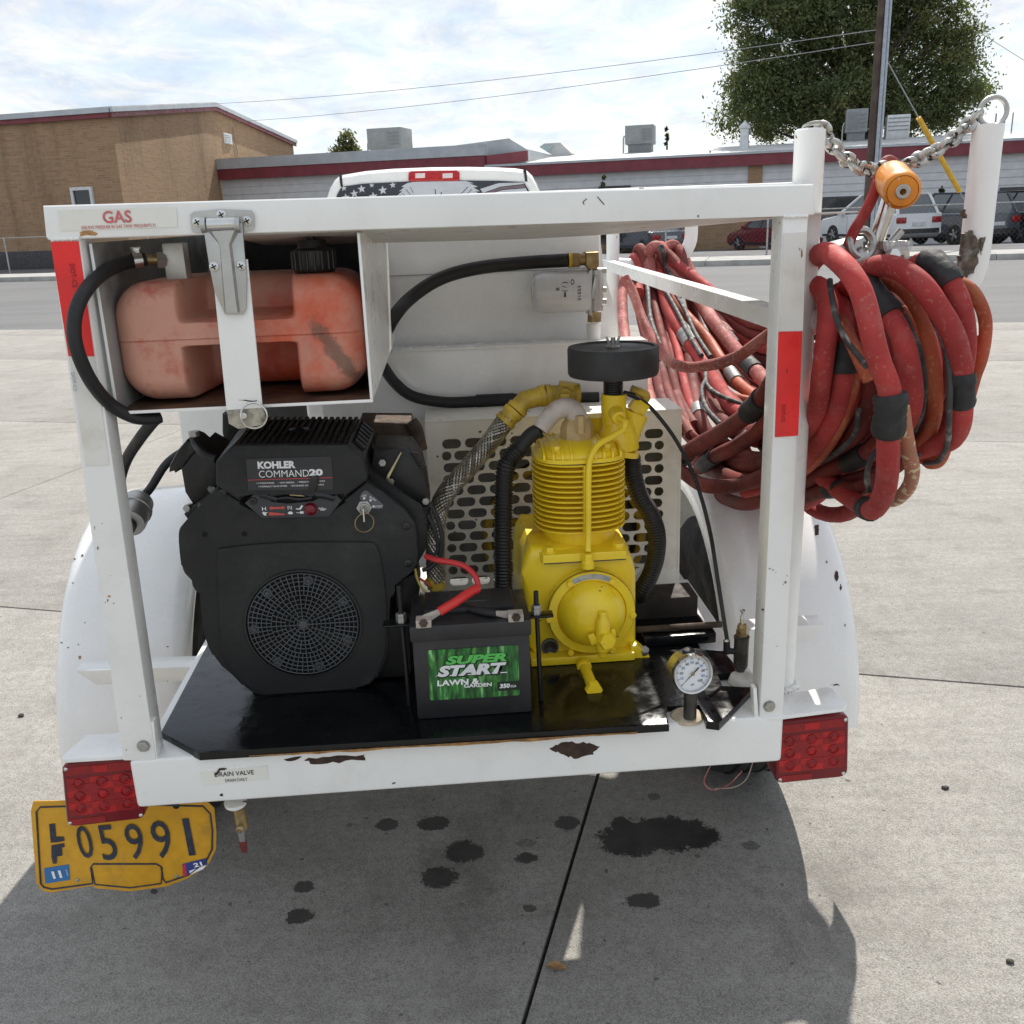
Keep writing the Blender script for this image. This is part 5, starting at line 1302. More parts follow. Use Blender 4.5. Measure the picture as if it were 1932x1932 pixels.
for j in range(NZc + 1):
    for i in range(NXc + 1):
        x = -1 + 2 * i / NXc; z = -1 + 2 * j / NZc
        # rounded rectangle outline: pull grid corners in
        ax_, az_ = abs(x) * chw, abs(z) * chh; rc = .050
        px_, pz_ = x * chw, z * chh
        ex, ez = ax_ - (chw - rc), az_ - (chh - rc)
        if ex > 0 and ez > 0:
            L_ = max(ex, ez); q = math.hypot(ex, ez); f = L_ / q
            px_ = math.copysign(chw - rc + ex * f, x); pz_ = math.copysign(chh - rc + ez * f, z)
            edge = rc - L_
        else: edge = min(chw - ax_, chh - az_)
        rr_ = .034
        rnd = 0 if edge >= rr_ else rr_ - math.sqrt(max(0, rr_ * rr_ - (rr_ - edge) ** 2))
        d = can_depth(x, z) * .19
        vs.append((ccu + px_, v0 + rnd + min(d, .135), ccz + pz_))
b = MB(); V_ = [b.bm.verts.new(p) for p in vs]; wd = NXc + 1
for j in range(NZc):
    for i in range(NXc): b.bm.faces.new((V_[j * wd + i], V_[j * wd + i + 1], V_[(j + 1) * wd + i + 1], V_[(j + 1) * wd + i]))
be = [e for e in b.bm.edges if len(e.link_faces) == 1]
r_ = bmesh.ops.extrude_edge_only(b.bm, edges=be)
for v in [g for g in r_['geom'] if isinstance(g, bmesh.types.BMVert)]: v.co.y = .27
b.build("body", can_m, can, smooth=60)
p = GQ(1520, 385, .13); rr = RP(40, p)
b = MB(); prof = [(rr * .95, 0), (rr, .004), (rr, .030), (rr * .7, .034), (rr * .62, .045), (rr * .2, .046), (rr * .18, .056), (.0001, .057)]
b.lathe(prof, p, (0, 0, 1), 32); cap_ = b.build("cap", black_smooth, can)
b = MB()
for k in range(18):
    a = 2 * math.pi * k / 18; d = Vector((math.cos(a), math.sin(a), 0)); b.tube([p + d * rr + Vector((0, 0, .004)), p + d * rr + Vector((0, 0, .029))], .0022, 6)
b.build("grip_rib", black_smooth, cap_)
p1 = GQ(862, 385, .12)
b = MB(); b.box((p1.x - .0145, .105, p1.z - .012), (p1.x + .0145, .135, p1.z + .040), bev=.002); b.build("outlet_block", tin, can)
b = MB(); b.cyl(GQ(830, 325, .115), GQ(680, 325, .105), .0075, 14); b.build("outlet_nipple", brass, can)
b = MB(); b.cyl(GQ(805, 328, .113), GQ(760, 328, .11), .0125, 6); b.build("outlet_nut", zinc, can)
# fuel line
fh = MB(); pts = [GQ(700, 325, .106), GQ(620, 338, .09), GQ(520, 378, .04), GQ(430, 455, -.01), GQ(372, 560, -.035), GQ(358, 680, -.045), GQ(385, 800, -.04), GQ(450, 930, -.02), GQ(540, 1030, .01), GQ(650, 1088, .03), GQ(745, 1092, .045), GQ(772, 1085, .05)]
fh.tube(pts, .0093, 14, per=8); fl_ = tag(fh.build("fuel_hose", rubber, frame='T'), "thick black fuel hose looping out of the box past the red tape", "hose")
b = MB(); a = GQ(662, 330, .1); ax_ = (GQ(640, 332, .097) - GQ(690, 326, .104)).normalized(); b.lathe([(.0105, -.006), (.0112, -.006), (.0112, .006), (.0105, .006)], a, ax_, 20, cap=False); b.box(a + Vector((-.006, -.004, .010)), a + Vector((.006, .004, .018)), bev=.001)
tag(b.build("hose_clamp", chrome, frame='T'), "worm drive hose clamp on the fuel hose inside the box", "hose clamp")
b = MB(); b.tube([Q(296, 789, .05), Q(285, 800, .06), Q(262, 830, .10), Q(240, 865, .14), Q(227, 905, .18), Q(222, 960, .22)], .0085, 12, per=7); tag(b.build("fuel_hose", rubber, frame='T'), "short black hose dropping from the box behind the left post", "hose")
# breather canister by the left post
BC = lambda cx, cy: crop(100, 1200, .3623)(cx, cy)
a, c = Q(*BC(615, 300), .20), Q(*BC(690, 130), .27)
d = (c - a); L_ = d.length; ax_ = d.normalized(); R1 = RP(30, a)
t = thing("breather_canister", "grey cylindrical filter canister beside the left post above the fender", "filter", 'T', a)
b = MB(); b.lathe([(R1 * .55, -.002), (R1 * .95, 0), (R1, .008), (R1, L_ * .45), (R1 * 1.07, L_ * .47), (R1 * 1.07, L_ * .56), (R1, L_ * .58), (R1 * .95, L_ * .85), (R1 * .5, L_)], a, ax_, 28); b.build("can", zinc, t)
b = MB(); b.lathe([(R1 * .5, -.012), (R1 * .5, .0)], a, ax_, 20); b.build("inlet", rubber, t)
b = MB(); b.tube([c, Q(*BC(760, 60), .29), Q(310, 880, .30), Q(335, 858, .30), Q(362, 846, .29)], .0072, 12, per=6); b.build("hose", rubber, t)

# ================================================================== engine
E = crop(420, 1000, .4142)
EV = .168
def EQ(x, y, v=EV): return Q(*E(x, y), v)
eng = thing("engine", "black twin cylinder petrol engine with round fan grille and ribbed top cover", "engine", 'T', (-.335, .17, .684))
b = MB()
hp_ = [(300, 525), (95, 745), (65, 805), (75, 960), (98, 1050), (165, 1110), (190, 1165), (200, 1280), (230, 1450), (290, 1570), (390, 1660), (470, 1740), (560, 1776), (700, 1780), (1000, 1755), (1180, 1735), (1230, 1700), (1290, 1620), (1325, 1500), (1335, 1300), (1345, 1160), (1385, 1105), (1480, 1030), (1502, 985), (1490, 740), (1290, 550), (1195, 490), (1060, 600), (965, 720), (565, 722), (440, 612)]
low = [Vector((*p, 0)) for p in hp_[0:26]]
hp_s = [(v.x, v.y) for v in catmull(low, 3)] + hp_[26:]
b.prism([EQ(*p) for p in hp_s], (0, .20, 0), bev=.009, seg=4); b.build("blower_housing", black_plastic, eng)
rp = [(300, 930), (345, 895), (700, 862), (1180, 860), (1240, 868), (1270, 910), (1305, 1100), (1318, 1300), (1312, 1480), (1280, 1610), (1225, 1690), (1170, 1728), (900, 1758), (640, 1768), (520, 1755), (440, 1690), (370, 1600), (325, 1500), (305, 1200)]
rp = [(v.x, v.y) for v in catmull([Vector((*p, 0)) for p in rp], 3, True)]
b = MB(); b.prism([EQ(*p, v=EV - .004) for p in rp], (0, .008, 0), bev=.004, seg=3); b.build("front_panel", black_plastic, eng)
# right cheek of the housing
b = MB(); b.prism([EQ(*p, v=EV + .025) for p in [(1200, 400), (1520, 660), (1575, 660), (1560, 900), (1500, 1010), (1380, 1120), (1200, 1100)]], (0, .16, 0), bev=.008); b.build("side_cowl", black_plastic, eng)
# fan grille
FC = EQ(818, 1352, EV - .0045); FRr = RP(345 * .4142 * .7547, FC)
b = MB(); b.lathe([(FRr * 1.015, -.001), (FRr * 1.015, .003), (FRr * .985, .003), (FRr * .985, -.001)], FC, (0, -1, 0), 64, cap=False, closed=True); fan = b.build("grille_ring", black_smooth, eng)
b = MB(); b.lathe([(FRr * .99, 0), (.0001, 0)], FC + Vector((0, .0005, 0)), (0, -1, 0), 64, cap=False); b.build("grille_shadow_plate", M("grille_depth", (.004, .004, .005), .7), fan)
b = MB(); gz = -.0025
radii_ = [.10, .16, .235, .31, .385, .465, .55, .635, .72, .80, .875, .945]
gm = M("grille_plastic", (.075, .085, .09), .4, var=.2)
for q in radii_:
    b.torus(FC + Vector((0, gz, 0)), (0, 1, 0), FRr * q, .0009, 64, 4)
for ri in range(len(radii_)):
    q0 = radii_[ri - 1] if ri else .03; q1 = radii_[ri]
    ns = 8 if q1 < .17 else 16 if q1 < .32 else 32 if q1 < .56 else 56
    for k in range(ns):
        a = 2 * math.pi * k / ns; d = Vector((math.cos(a), 0, math.sin(a))); s2 = Vector((-d.z, 0, d.x)) * .0007
        p0, p1 = FC + d * FRr * q0 + Vector((0, gz - .001, 0)), FC + d * FRr * q1 + Vector((0, gz - .001, 0))
        b.prism([p0 - s2, p1 - s2, p1 + s2, p0 + s2], (0, .002, 0))
b.build("grille_mesh", gm, fan)["kind"] = "stuff"
b = MB(); b.lathe([(.008, .002), (.007, .004), (.0001, .0045)], FC, (0, -1, 0), 20); b.build("grille_hub", M("hub_grey", (.06, .065, .068), .4), fan)
for cx, cy in [(848, 1088), (1058, 1213), (1085, 1447), (912, 1605), (664, 1577), (524, 1381), (602, 1163)]:
    p = EQ(cx, cy, EV - .005); b = MB(); b.lathe([(.0085, -.001), (.0085, .002), (.0075, .0035), (.0055, .0035), (.005, .002), (.0035, .002), (.0032, .005), (.0001, .005)], p, (0, -1, 0), 18); b.build("grille_boss", M("boss_plastic", (.05, .055, .058), .4, var=.2), fan)
# air cleaner cover
CVv = EV - .012; BV = .335
fr_ = [(288, 372), (398, 266), (1088, 264), (1182, 360), (1205, 475), (1195, 492), (1062, 592), (1000, 548), (500, 548), (432, 612), (288, 518)]
b = MB(); b.prism([EQ(*p, v=CVv) for p in fr_], (0, .17, 0), bev=.006, seg=3); cov = b.build("air_cleaner_cover", black_plastic, eng)
t0, t1 = EQ(400, 266, CVv + .004), EQ(1090, 265, CVv + .004); k0, k1 = EQ(528, 107, BV), EQ(1158, 106, BV)
nR = 17
for i in range(nR):
    f = (i + .2) / nR; g = (i + .75) / nR
    b = MB(); A, B_, C_, D_ = t0.lerp(t1, f), t0.lerp(t1, g), k0.lerp(k1, g), k0.lerp(k1, f)
    up = Vector((0, -.3, 1)).normalized() * .006
    b.loft([[A - up, B_ - up, B_ + up * .3, A + up * .3], [D_ - up, C_ - up, C_ + up * .3, D_ + up * .3]]); b.build("cover_rib", black_smooth, cov)
b = MB(); b.prism([t0 + Vector((0, 0, -.003)), t1 + Vector((0, 0, -.003)), k1 + Vector((0, 0, -.003)), k0 + Vector((0, 0, -.003))], (0, 0, -.05)); 
r0, r1 = EQ(1245, 195, BV), EQ(1182, 362, CVv + .004)
b.loft([[t1 + Vector((.0, 0, -.002)), r1, r1 + Vector((-.03, 0, -.01)), t1 + Vector((-.03, 0, -.03))], [k1 + Vector((0, 0, -.002)), r0, r0 + Vector((-.03, 0, -.01)), k1 + Vector((-.03, 0, -.03))]])
l0, l1 = EQ(430, 180, BV), EQ(290, 372, CVv + .004)
b.loft([[t0 + Vector((0, 0, -.002)), l1, l1 + Vector((.03, 0, -.01)), t0 + Vector((.03, 0, -.03))], [k0 + Vector((0, 0, -.002)), l0, l0 + Vector((.03, 0, -.01)), k0 + Vector((.03, 0, -.03))]])
b.build("cover_top", black_plastic, cov)
for i in range(6):
    f = .18 + .13 * i
    a = t1.lerp(k1, f) * .85 + r1.lerp(r0, f) * .15; c = t1.lerp(k1, f + .05) * .2 + r1.lerp(r0, f + .05) * .8
    b = MB(); n_ = Vector((.004, -.001, .004)); b.tube([a + n_ * .6, c + n_ * .6], .0045, 6); b.build("side_louvre", black_smooth, cov)
p = EQ(795, 205, .24); b = MB(); b.lathe([(.020, -.012), (.020, -.006), (.014, 0), (.012, .008), (.004, .012), (.0001, .0125)], p, (0, -.25, 1), 20); b.box(p + Vector((-.017, -.004, .002)), p + Vector((.017, .004, .012)), bev=.003); b.build("cover_knob", black_smooth, cov)
# maker's plate
LVv = CVv - .0015
lab = MB(); lab.prism([EQ(*p, v=LVv) for p in [(478, 356), (978, 340), (986, 346), (999, 536), (992, 541), (492, 545), (485, 540), (471, 362)]], (0, .002, 0)); lb = lab.build("name_plate", M("plate_charcoal", (.032, .033, .037), .4, var=.1), eng)
axl = (EQ(990, 440) - EQ(478, 452)); axl.normalize(); upl = Vector((-axl.z, 0, axl.x))
def el(txt, x, y, h, w_, bold=.0, shear=0, m=ink_white): lettering(txt, EQ(x, y, LVv - .0003), axl, upl, h, m, lb, bold=bold, shear=shear, width=w_)
def ew(x): return RP(x * .4142 * .7547, EQ(700, 450))
el("KOHLER", 655, 391, ew(46), ew(222), .05); el("COMMAND", 700, 444, ew(43), ew(295), -.004); el("20", 893, 436, ew(42), ew(82), .055)
for txt, x, y, w_ in (("• V-TWIN POWER", 588, 501, 108), ("• OHV DESIGN", 715, 498, 92), ("• PRESSURE", 822, 494, 78), ("ION", 931, 489, 30), ("• HYDRAULIC VALVE LIFTERS", 632, 520, 170), ("• EXTENDED SERV", 800, 516, 120), ("VALS", 922, 510, 36)):
    el(txt, x, y, ew(10), ew(w_), .01)
b = MB(); b.prism([EQ(*p, v=LVv - .0006) for p in [(483, 482), (993, 466), (993, 470), (483, 486)]], (0, .0005, 0)); b.build("red_line", M("ink_signal_red", (.55, .06, .06), .4), lb)
p0 = EQ(878, 500, LVv - .012)
b = MB(); b.prism([EQ(*p, v=LVv - .006) for p in [(850, 550), (845, 505), (860, 470), (885, 458), (908, 470), (902, 520), (893, 552)]], (0, .005, 0), bev=.002); b.build("choke_tab", black_smooth, eng)
# control panel
cpv = EV - .006
b = MB(); b.prism([EQ(*p, v=cpv) for p in [(462, 624), (522, 563), (588, 566), (622, 622), (720, 626), (880, 618), (945, 566), (1002, 556), (1048, 606), (970, 706), (568, 715)]], (0, .012, 0), bev=.002); cpn = b.build("control_panel", M("panel_charcoal", (.04, .042, .048), .45, var=.1), eng)
b = MB(); b.prism([EQ(*p, v=cpv + .004) for p in [(500, 552), (1000, 552), (940, 600), (640, 626)]], (0, .004, 0)); b.build("panel_slot", dark_void, eng)
for pts, m, r_ in (([(620, 575), (700, 560), (780, 555), (860, 575), (930, 560), (1000, 585)], black_smooth, .0035), ([(640, 600), (720, 590), (790, 600), (870, 590)], black_smooth, .003), ([(735, 572), (800, 577), (872, 578)], M("wire_straw", (.55, .42, .2), .5), .0011), ([(785, 545), (840, 565)], M("wire_straw", (.55, .42, .2), .5), .0011), ([(890, 570), (950, 578), (1005, 592)], black_smooth, .006), ([(560, 570), (610, 585), (660, 600)], black_smooth, .005)):
    b = MB(); b.tube([EQ(*p, v=cpv - .002) for p in pts], r_, 8, per=5); b.build("control_wire", m, eng)
red_ink = M("ink_signal_red2", (.60, .08, .06), .4)
def cp_poly(pts, m, nm="panel_mark"):
    b = MB(); b.prism([EQ(*p, v=cpv - .0006) for p in pts], (0, .0006, 0)); return b.build(nm, m, cpn)
cp_poly([(608, 653), (628, 640), (628, 647), (690, 645), (690, 638), (708, 650), (690, 662), (690, 656), (628, 659), (628, 665)], red_ink)
cp_poly([(608, 676), (704, 687), (706, 694), (609, 697)], red_ink)
for x, y, tx, w_ in ((580, 656, "H", 24), (735, 650, "|\\|", 24)):
    lettering(tx, EQ(x, y, cpv - .0004), axl, upl, ew(24), ink_white, cpn, bold=.01, width=ew(w_))
cp_poly([(568, 680), (578, 674), (590, 680), (598, 676), (598, 682), (590, 690), (596, 697), (580, 697)], ink_white); cp_poly([(722, 683), (732, 673), (746, 674), (756, 684), (748, 689), (728, 689)], ink_white)
cp_poly([(772, 655), (792, 655), (806, 634), (816, 640), (800, 662), (772, 660)], ink_white); cp_poly([(776, 679), (796, 679), (798, 672), (818, 672), (818, 686), (798, 686), (796, 682), (776, 682)], ink_white)
cp_poly([(905, 652), (917, 648), (922, 655), (932, 645), (934, 652), (958, 655), (944, 668), (922, 668), (914, 660)], ink_grey)
p = EQ(860, 657, cpv); b = MB(); b.lathe([(.0105, 0), (.0105, .002), (.0095, .003), (.0085, .0075), (.005, .010), (.0001, .011)], p, (0, -1, 0), 24); b.build("warning_lamp", lens_deep, cpn)
p = EQ(514, 610, cpv); b = MB(); b.lathe([(.0065, 0), (.006, .002), (.002, .0025), (.0001, .001)], p, (0, -1, 0), 16); b.build("screw", black_smooth, cpn)
# ignition switch
b = MB(); b.prism([EQ(*p, v=EV - .0008) for p in [(1158, 585), (1170, 560), (1190, 546), (1205, 550), (1300, 632), (1295, 655), (1270, 658), (1225, 655), (1160, 600)]], (0, .0012, 0)); ig = b.build("switch_label", M("label_slate", (.10, .105, .115), .45), eng)
lettering("OFF", EQ(1184, 578, EV - .001), axl, upl, ew(14), ink_white, ig, width=ew(30)); lettering("RUN", EQ(1236, 595, EV - .001), (1, 0, -.75), (.75, 0, 1), ew(14), ink_white, ig, width=ew(42)); lettering("START", EQ(1272, 642, EV - .001), axl, upl, ew(14), ink_white, ig, width=ew(46))
for x, y in ((1184, 594), (1222, 606), (1240, 643)):
    b = MB(); b.prism([EQ(x - 6, y - 6, EV - .0012), EQ(x + 6, y - 6, EV - .0012), EQ(x + 6, y + 6, EV - .0012), EQ(x - 6, y + 6, EV - .0012)], (0, .0004, 0)); b.build("switch_mark", ink_white, ig)
p = EQ(1185, 648, EV - .001); b = MB(); b.lathe([(.0125, 0), (.0125, .0035), (.0115, .004)], p, (0, -1, 0), 6); b.lathe([(.009, .004), (.0085, .007), (.007, .0075), (.0065, .005), (.0001, .005)], p, (0, -1, 0), 20); sw = b.build("ignition_switch", zinc, eng)
b = MB(); b.box(p + Vector((-.0012, -.022, -.018)), p + Vector((.0012, -.006, .004)), bev=.0004); b.build("key", chrome, sw)
b = MB(); b.torus(EQ(1186, 742, EV - .02), (.35, -1, 0), .0155, .0009, 28, 6); b.build("key_ring", brass, sw)
for cx, cy in ((222, 812), (461, 808)):
    b = MB(); b.lathe([(.0045, .0), (.0045, .0008), (.0001, .0006)], EQ(cx, cy), (0, -1, 0), 14); b.build("rivet_hole", dark_void, eng)
for cx, cy in ((330, 560), (1440, 760), (1250, 1660), (420, 1640), (1450, 985)):
    b = MB(); b.lathe([(.0062, -.001), (.0062, .0015), (.005, .0022), (.0022, .0022), (.002, .001), (.0001, .001)], EQ(cx, cy, EV - .0008), (0, -1, 0), 16); b.build("shroud_screw", black_smooth, eng)
# cylinder heads
hm = M("engine_black_metal", (.020, .0195, .019), .5, .2, var=.3, grime=(.07, .065, .055), gamt=.5, bump=.3, bscale=120)
b = MB(); b.prism([EQ(*p, v=.215) for p in [(75, 425), (185, 288), (300, 352), (300, 535), (150, 640), (98, 560)]], (0, .12, 0), bev=.008); hd = b.build("cylinder_head", hm, eng)
b = MB(); b.prism([EQ(*p, v=.235) for p in [(2, 440), (8, 395), (60, 300), (110, 243), (150, 258), (188, 290), (78, 425), (40, 422)]], (0, .08, 0), bev=.005); b.build("valve_cover", black_smooth, hd)
for p_, q_ in (((110, 655), (145, 640)), ((200, 640), (185, 620)), ((270, 545), (250, 530))):
    b = MB(); b.cyl(EQ(*p_, v=.20), EQ(*q_, v=.23), .006, 6); b.build("head_bolt", zinc, hd)
b = MB(); b.prism([EQ(*p, v=.20) for p in [(95, 690), (300, 520), (320, 535), (120, 725)]], (0, .04, 0), bev=.003); b.build("head_gasket", hm, hd)
b = MB(); b.tube([EQ(152, 225, .23), EQ(172, 275, .22), EQ(220, 330, .20), EQ(292, 358, .19)], .0068, 10, per=6); b.build("breather_pipe", rubber, hd)
b = MB(); b.lathe([(.0085, 0), (.0085, .008)], EQ(158, 218, .23), (0, 0, 1), 16); b.build("pipe_clip", zinc, hd)
b = MB(); b.prism([EQ(*p, v=.22) for p in [(1225, 400), (1240, 295), (1380, 290), (1465, 300), (1530, 390), (1562, 520), (1580, 660), (1500, 640), (1320, 480)]], (0, .10, 0), bev=.007); hd2 = b.build("cylinder_head", hm, eng)
for i in range(7):
    b = MB(); x0, y0 = 1470 + 8 * i, 315 + 14 * i; b.prism([EQ(x0, y0, .214), EQ(x0 + 40, y0 + 4, .214), EQ(x0 + 44, y0 + 10, .214), EQ(x0 + 4, y0 + 8, .214)], (0, .01, 0)); b.build("cooling_fin", black_smooth, hd2)
b = MB(); P = [EQ(*p, v=.205) for p in [(1402, 318), (1412, 322), (1330, 470), (1345, 505), (1470, 615), (1462, 622), (1335, 515), (1314, 470)]]; b.prism(P, (0, .006, 0), bev=.001); b.build("valve_bracket", M("cadmium_bracket", (.45, .40, .24), .35, .8, var=.25), hd2)
for cx, cy in ((1295, 375), (1555, 608), (1345, 490)):
    b = MB(); b.hexa(EQ(cx, cy, .216), (0, -1, 0), .0065, .006); b.build("head_bolt", zinc, hd2)
b = MB(); b.prism([EQ(*p, v=.205) for p in [(1330, 530), (1345, 520), (1575, 725), (1560, 740)]], (0, .03, 0), bev=.003); b.build("head_gasket", hm, hd2)
# exhaust shield and odd iron behind
b = MB(); b.prism([EQ(*p, v=.42) for p in [(1150, 140), (1462, 142), (1520, 300), (1520, 420), (1150, 420)]], (0, .10, 0), bev=.01); b.build("exhaust_box", rusty, eng)
b = MB(); b.tube([EQ(1468, 130, .41), EQ(1500, 180, .41), EQ(1530, 300, .41)], .012, 10, per=5); b.build("exhaust_pipe", rusty, eng)
b = MB(); b.prism([EQ(*p, v=.40) for p in [(320, 90), (420, 60), (560, 60), (560, 250), (340, 300), (320, 200)]], (0, .12, 0), bev=.012); b.build("intake_elbow", hm, eng)
b = MB(); b.box((-.46, .19, .684), (-.17, .42, .80), bev=.02); b.build("crankcase", hm, eng)
b = MB(); b.prism([EQ(*p, v=.235) for p in [(1370, 1100), (1500, 1040), (1520, 1160), (1470, 1330), (1360, 1320)]], (0, .1, 0), bev=.01); b.build("starter_body", hm, eng)

# ================================================================== battery
K = crop(1000, 960, .4659)
def KQ(x, y, v): return Q(*K(x, y), v)
def kr(x, p): return RP(x * .4659 * .7547, p)
bat = thing("battery", "black lawn tractor battery with green grass label at the bumper", "battery", 'T', (-.07, .05, .684))
bc_m = M("battery_case", (.020, .020, .022), .42, var=.15, grime=(.06, .06, .058), gamt=.35, gscale=12, bump=.15, bscale=300)
f0, f1 = KQ(74, 1380, .045), KQ(705, 1815, .045)
bz1 = KQ(390, 1362, .045).z; bu0, bu1 = (KQ(74, 1380, .045).x + KQ(88, 1830, .045).x) / 2, (KQ(700, 1350, .045).x + KQ(706, 1815, .045).x) / 2
b = MB(); b.box((bu0, .045, .6845), (bu1, .170, bz1), bev=.004); b.build("case", bc_m, bat)
bz2 = KQ(380, 1285, .041).z
b = MB(); b.box((bu0 - .003, .041, bz1 - .001), (bu1 + .003, .174, bz2), bev=.004); lid_ = b.build("battery_lid", bc_m, bat)
b = MB(); b.box((bu0 + .02, .085, bz2 - .002), (bu1 - .02, .165, bz2 + .008), bev=.003); b.build("vent_cap", bc_m, lid_)
lettering("WARNING", Vector((bu0 + .10, .11, bz2 + .0084)), (1, 0, 0), (0, 1, 0), .003, ink_grey, lid_, width=.04)
lettering("• RING", Vector((bu1 - .05, .06, bz2 + .0004)), (1, 0, 0), (0, 1, 0), .004, ink_grey, lid_, width=.02)
b = MB(); b.prism([KQ(*p, v=.0445) for p in [(590, 1186), (660, 1182), (664, 1210), (650, 1212), (648, 1190), (592, 1193)]], (0, .0004, 0)); b.bm.free()
# label: grass picture
gl = N("grass_label")
gx = gl.map(None, (30, 1, 5.5), (0, rad(28), 0)); gy = gl.map(None, (26, 1, 6), (0, rad(-30), 0))
na = gl.noise(3.2, 3, .55, gx, .4); nb = gl.noise(3.4, 3, .55, gy, .4); nc = gl.noise(26, 2, .5)
gc = gl.mix(gl.ramp(na, .38, .62), (.004, .045, .010), (.025, .20, .035)); gc = gl.mix(gl.ramp(nb, .50, .66, 0, .8), gc, (.10, .36, .07))
gc = gl.mix(gl.ramp(na, .58, .70, 0, .85), gc, (.34, .62, .28)); gc = gl.mix(gl.ramp(nc, .35, .6, .55, 0), gc, (.002, .03, .006))
gl.set(gc, .28); gl = gl.m
LB = .0435
def lab_pts(q): return [KQ(*p, v=LB) for p in q]
b = MB(); b.prism(lab_pts([(156, 1430), (626, 1402), (634, 1408), (642, 1662), (634, 1670), (168, 1698), (160, 1692), (148, 1438)]), (0, .0012, 0)); bl2 = b.build("label", gl, bat)
axb = (KQ(635, 1530, LB) - KQ(155, 1560, LB)).normalized(); upb = Vector((-axb.z, 0, axb.x))
def kw(x): return kr(x, KQ(400, 1550, LB))
gm_ = M("ink_lime", (.09, .48, .09), .35); dk_g = M("ink_dark_green", (.004, .02, .006), .4)
def bt(txt, x, y, h, w_, m, bold=.05, shear=.25, dd=0):
    lettering(txt, KQ(x, y, LB - .0005 - dd), axb, upb, kw(h), m, bl2, bold=bold, shear=shear, width=kw(w_))
bt("SUPER", 412, 1477, 56, 345, dk_g, .09); bt("SUPER", 408, 1474, 50, 328, gm_, .05, dd=.0005)
bt("START", 392, 1536, 74, 392, dk_g, .09); bt("START", 386, 1532, 66, 372, M("ink_silver", (.66, .68, .68), .3), .06, dd=.0005)
b = MB(); b.prism([KQ(*p, v=LB - .001) for p in [(195, 1566), (575, 1545), (576, 1549), (196, 1570)]], (0, .0004, 0)); b.build("underline", ink_white, bl2)
bt("LAWN &", 312, 1599, 34, 226, ink_white, .035, .05); bt("GARDEN", 418, 1615, 22, 150, ink_white, .03, .05)
b = MB(); b.prism([KQ(*p, v=LB - .0006) for p in [(520, 1600), (640, 1592), (641, 1640), (525, 1648)]], (0, .0005, 0)); b.build("rating_box", dk_g, bl2)
bt("350", 562, 1619, 26, 56, ink_white, .04, .15, dd=.0006); bt("CCA", 608, 1620, 14, 30, ink_white, .03, .15, dd=.0006)
# terminals
corr = M("corroded_lead", (.50, .46, .40), .6, .3, var=.3, vscale=60, grime=(.28, .14, .06), gamt=.8, gscale=60)
for x, y in ((128, 1300), (622, 1268)):
    c = QW(*K(x, y), bz2)
    b = MB(); b.box(c + Vector((-.012, -.006, -.001)), c + Vector((.012, .016, .012)), bev=.002); tm = b.build("terminal", corr, bat)
    b = MB(); q = c + Vector((0, -.006, .008)); b.lathe([(.0072, 0), (.0072, .005), (.0038, .0055), (.0036, .014), (.0001, .0145)], q, (0, -1, .35), 6); b.build("terminal_bolt", rusty, tm)
cabr = M("cable_red", (.52, .028, .03), .45, var=.08)
tL = QW(*K(128, 1285), bz2 + .012); tR = QW(*K(622, 1250), bz2 + .012)
t = thing("battery_cable", "red battery cable with bright red sleeve on the left terminal", "cable", 'T', tL)
b = MB(); b.prism([KQ(*p, v=.052) for p in [(95, 1262), (130, 1240), (208, 1210), (226, 1232), (160, 1275), (120, 1300), (95, 1295)]], (0, .004, 0), bev=.001); b.build("lug", corr, t)
b = MB(); b.tube([KQ(210, 1222, .053), KQ(300, 1168, .065), KQ(385, 1112, .09), KQ(414, 1100, .10)], .0074, 12, per=4); b.build("sleeve", M("sleeve_red", (.68, .035, .03), .4), t)
b = MB(); b.tube([KQ(408, 1104, .10), KQ(418, 1080, .105), KQ(402, 1030, .115), KQ(350, 980, .13), KQ(280, 958, .14), KQ(200, 945, .15), KQ(140, 925, .17)], .0048, 12, per=6); b.build("cable", cabr, t)
t = thing("battery_cable", "black battery cable on the right terminal", "cable", 'T', tR)
b = MB(); b.prism([KQ(*p, v=.054) for p in [(512, 1220), (560, 1222), (590, 1218), (660, 1230), (668, 1262), (650, 1272), (590, 1262), (514, 1246)]], (0, .004, 0), bev=.001); b.build("lug", corr, t)
b = MB(); b.tube([KQ(518, 1232, .056), KQ(440, 1222, .07), KQ(340, 1196, .10), KQ(240, 1170, .14), KQ(160, 1172, .17), KQ(110, 1200, .19)], .0062, 12, per=6); b.build("cable", rubber, t)
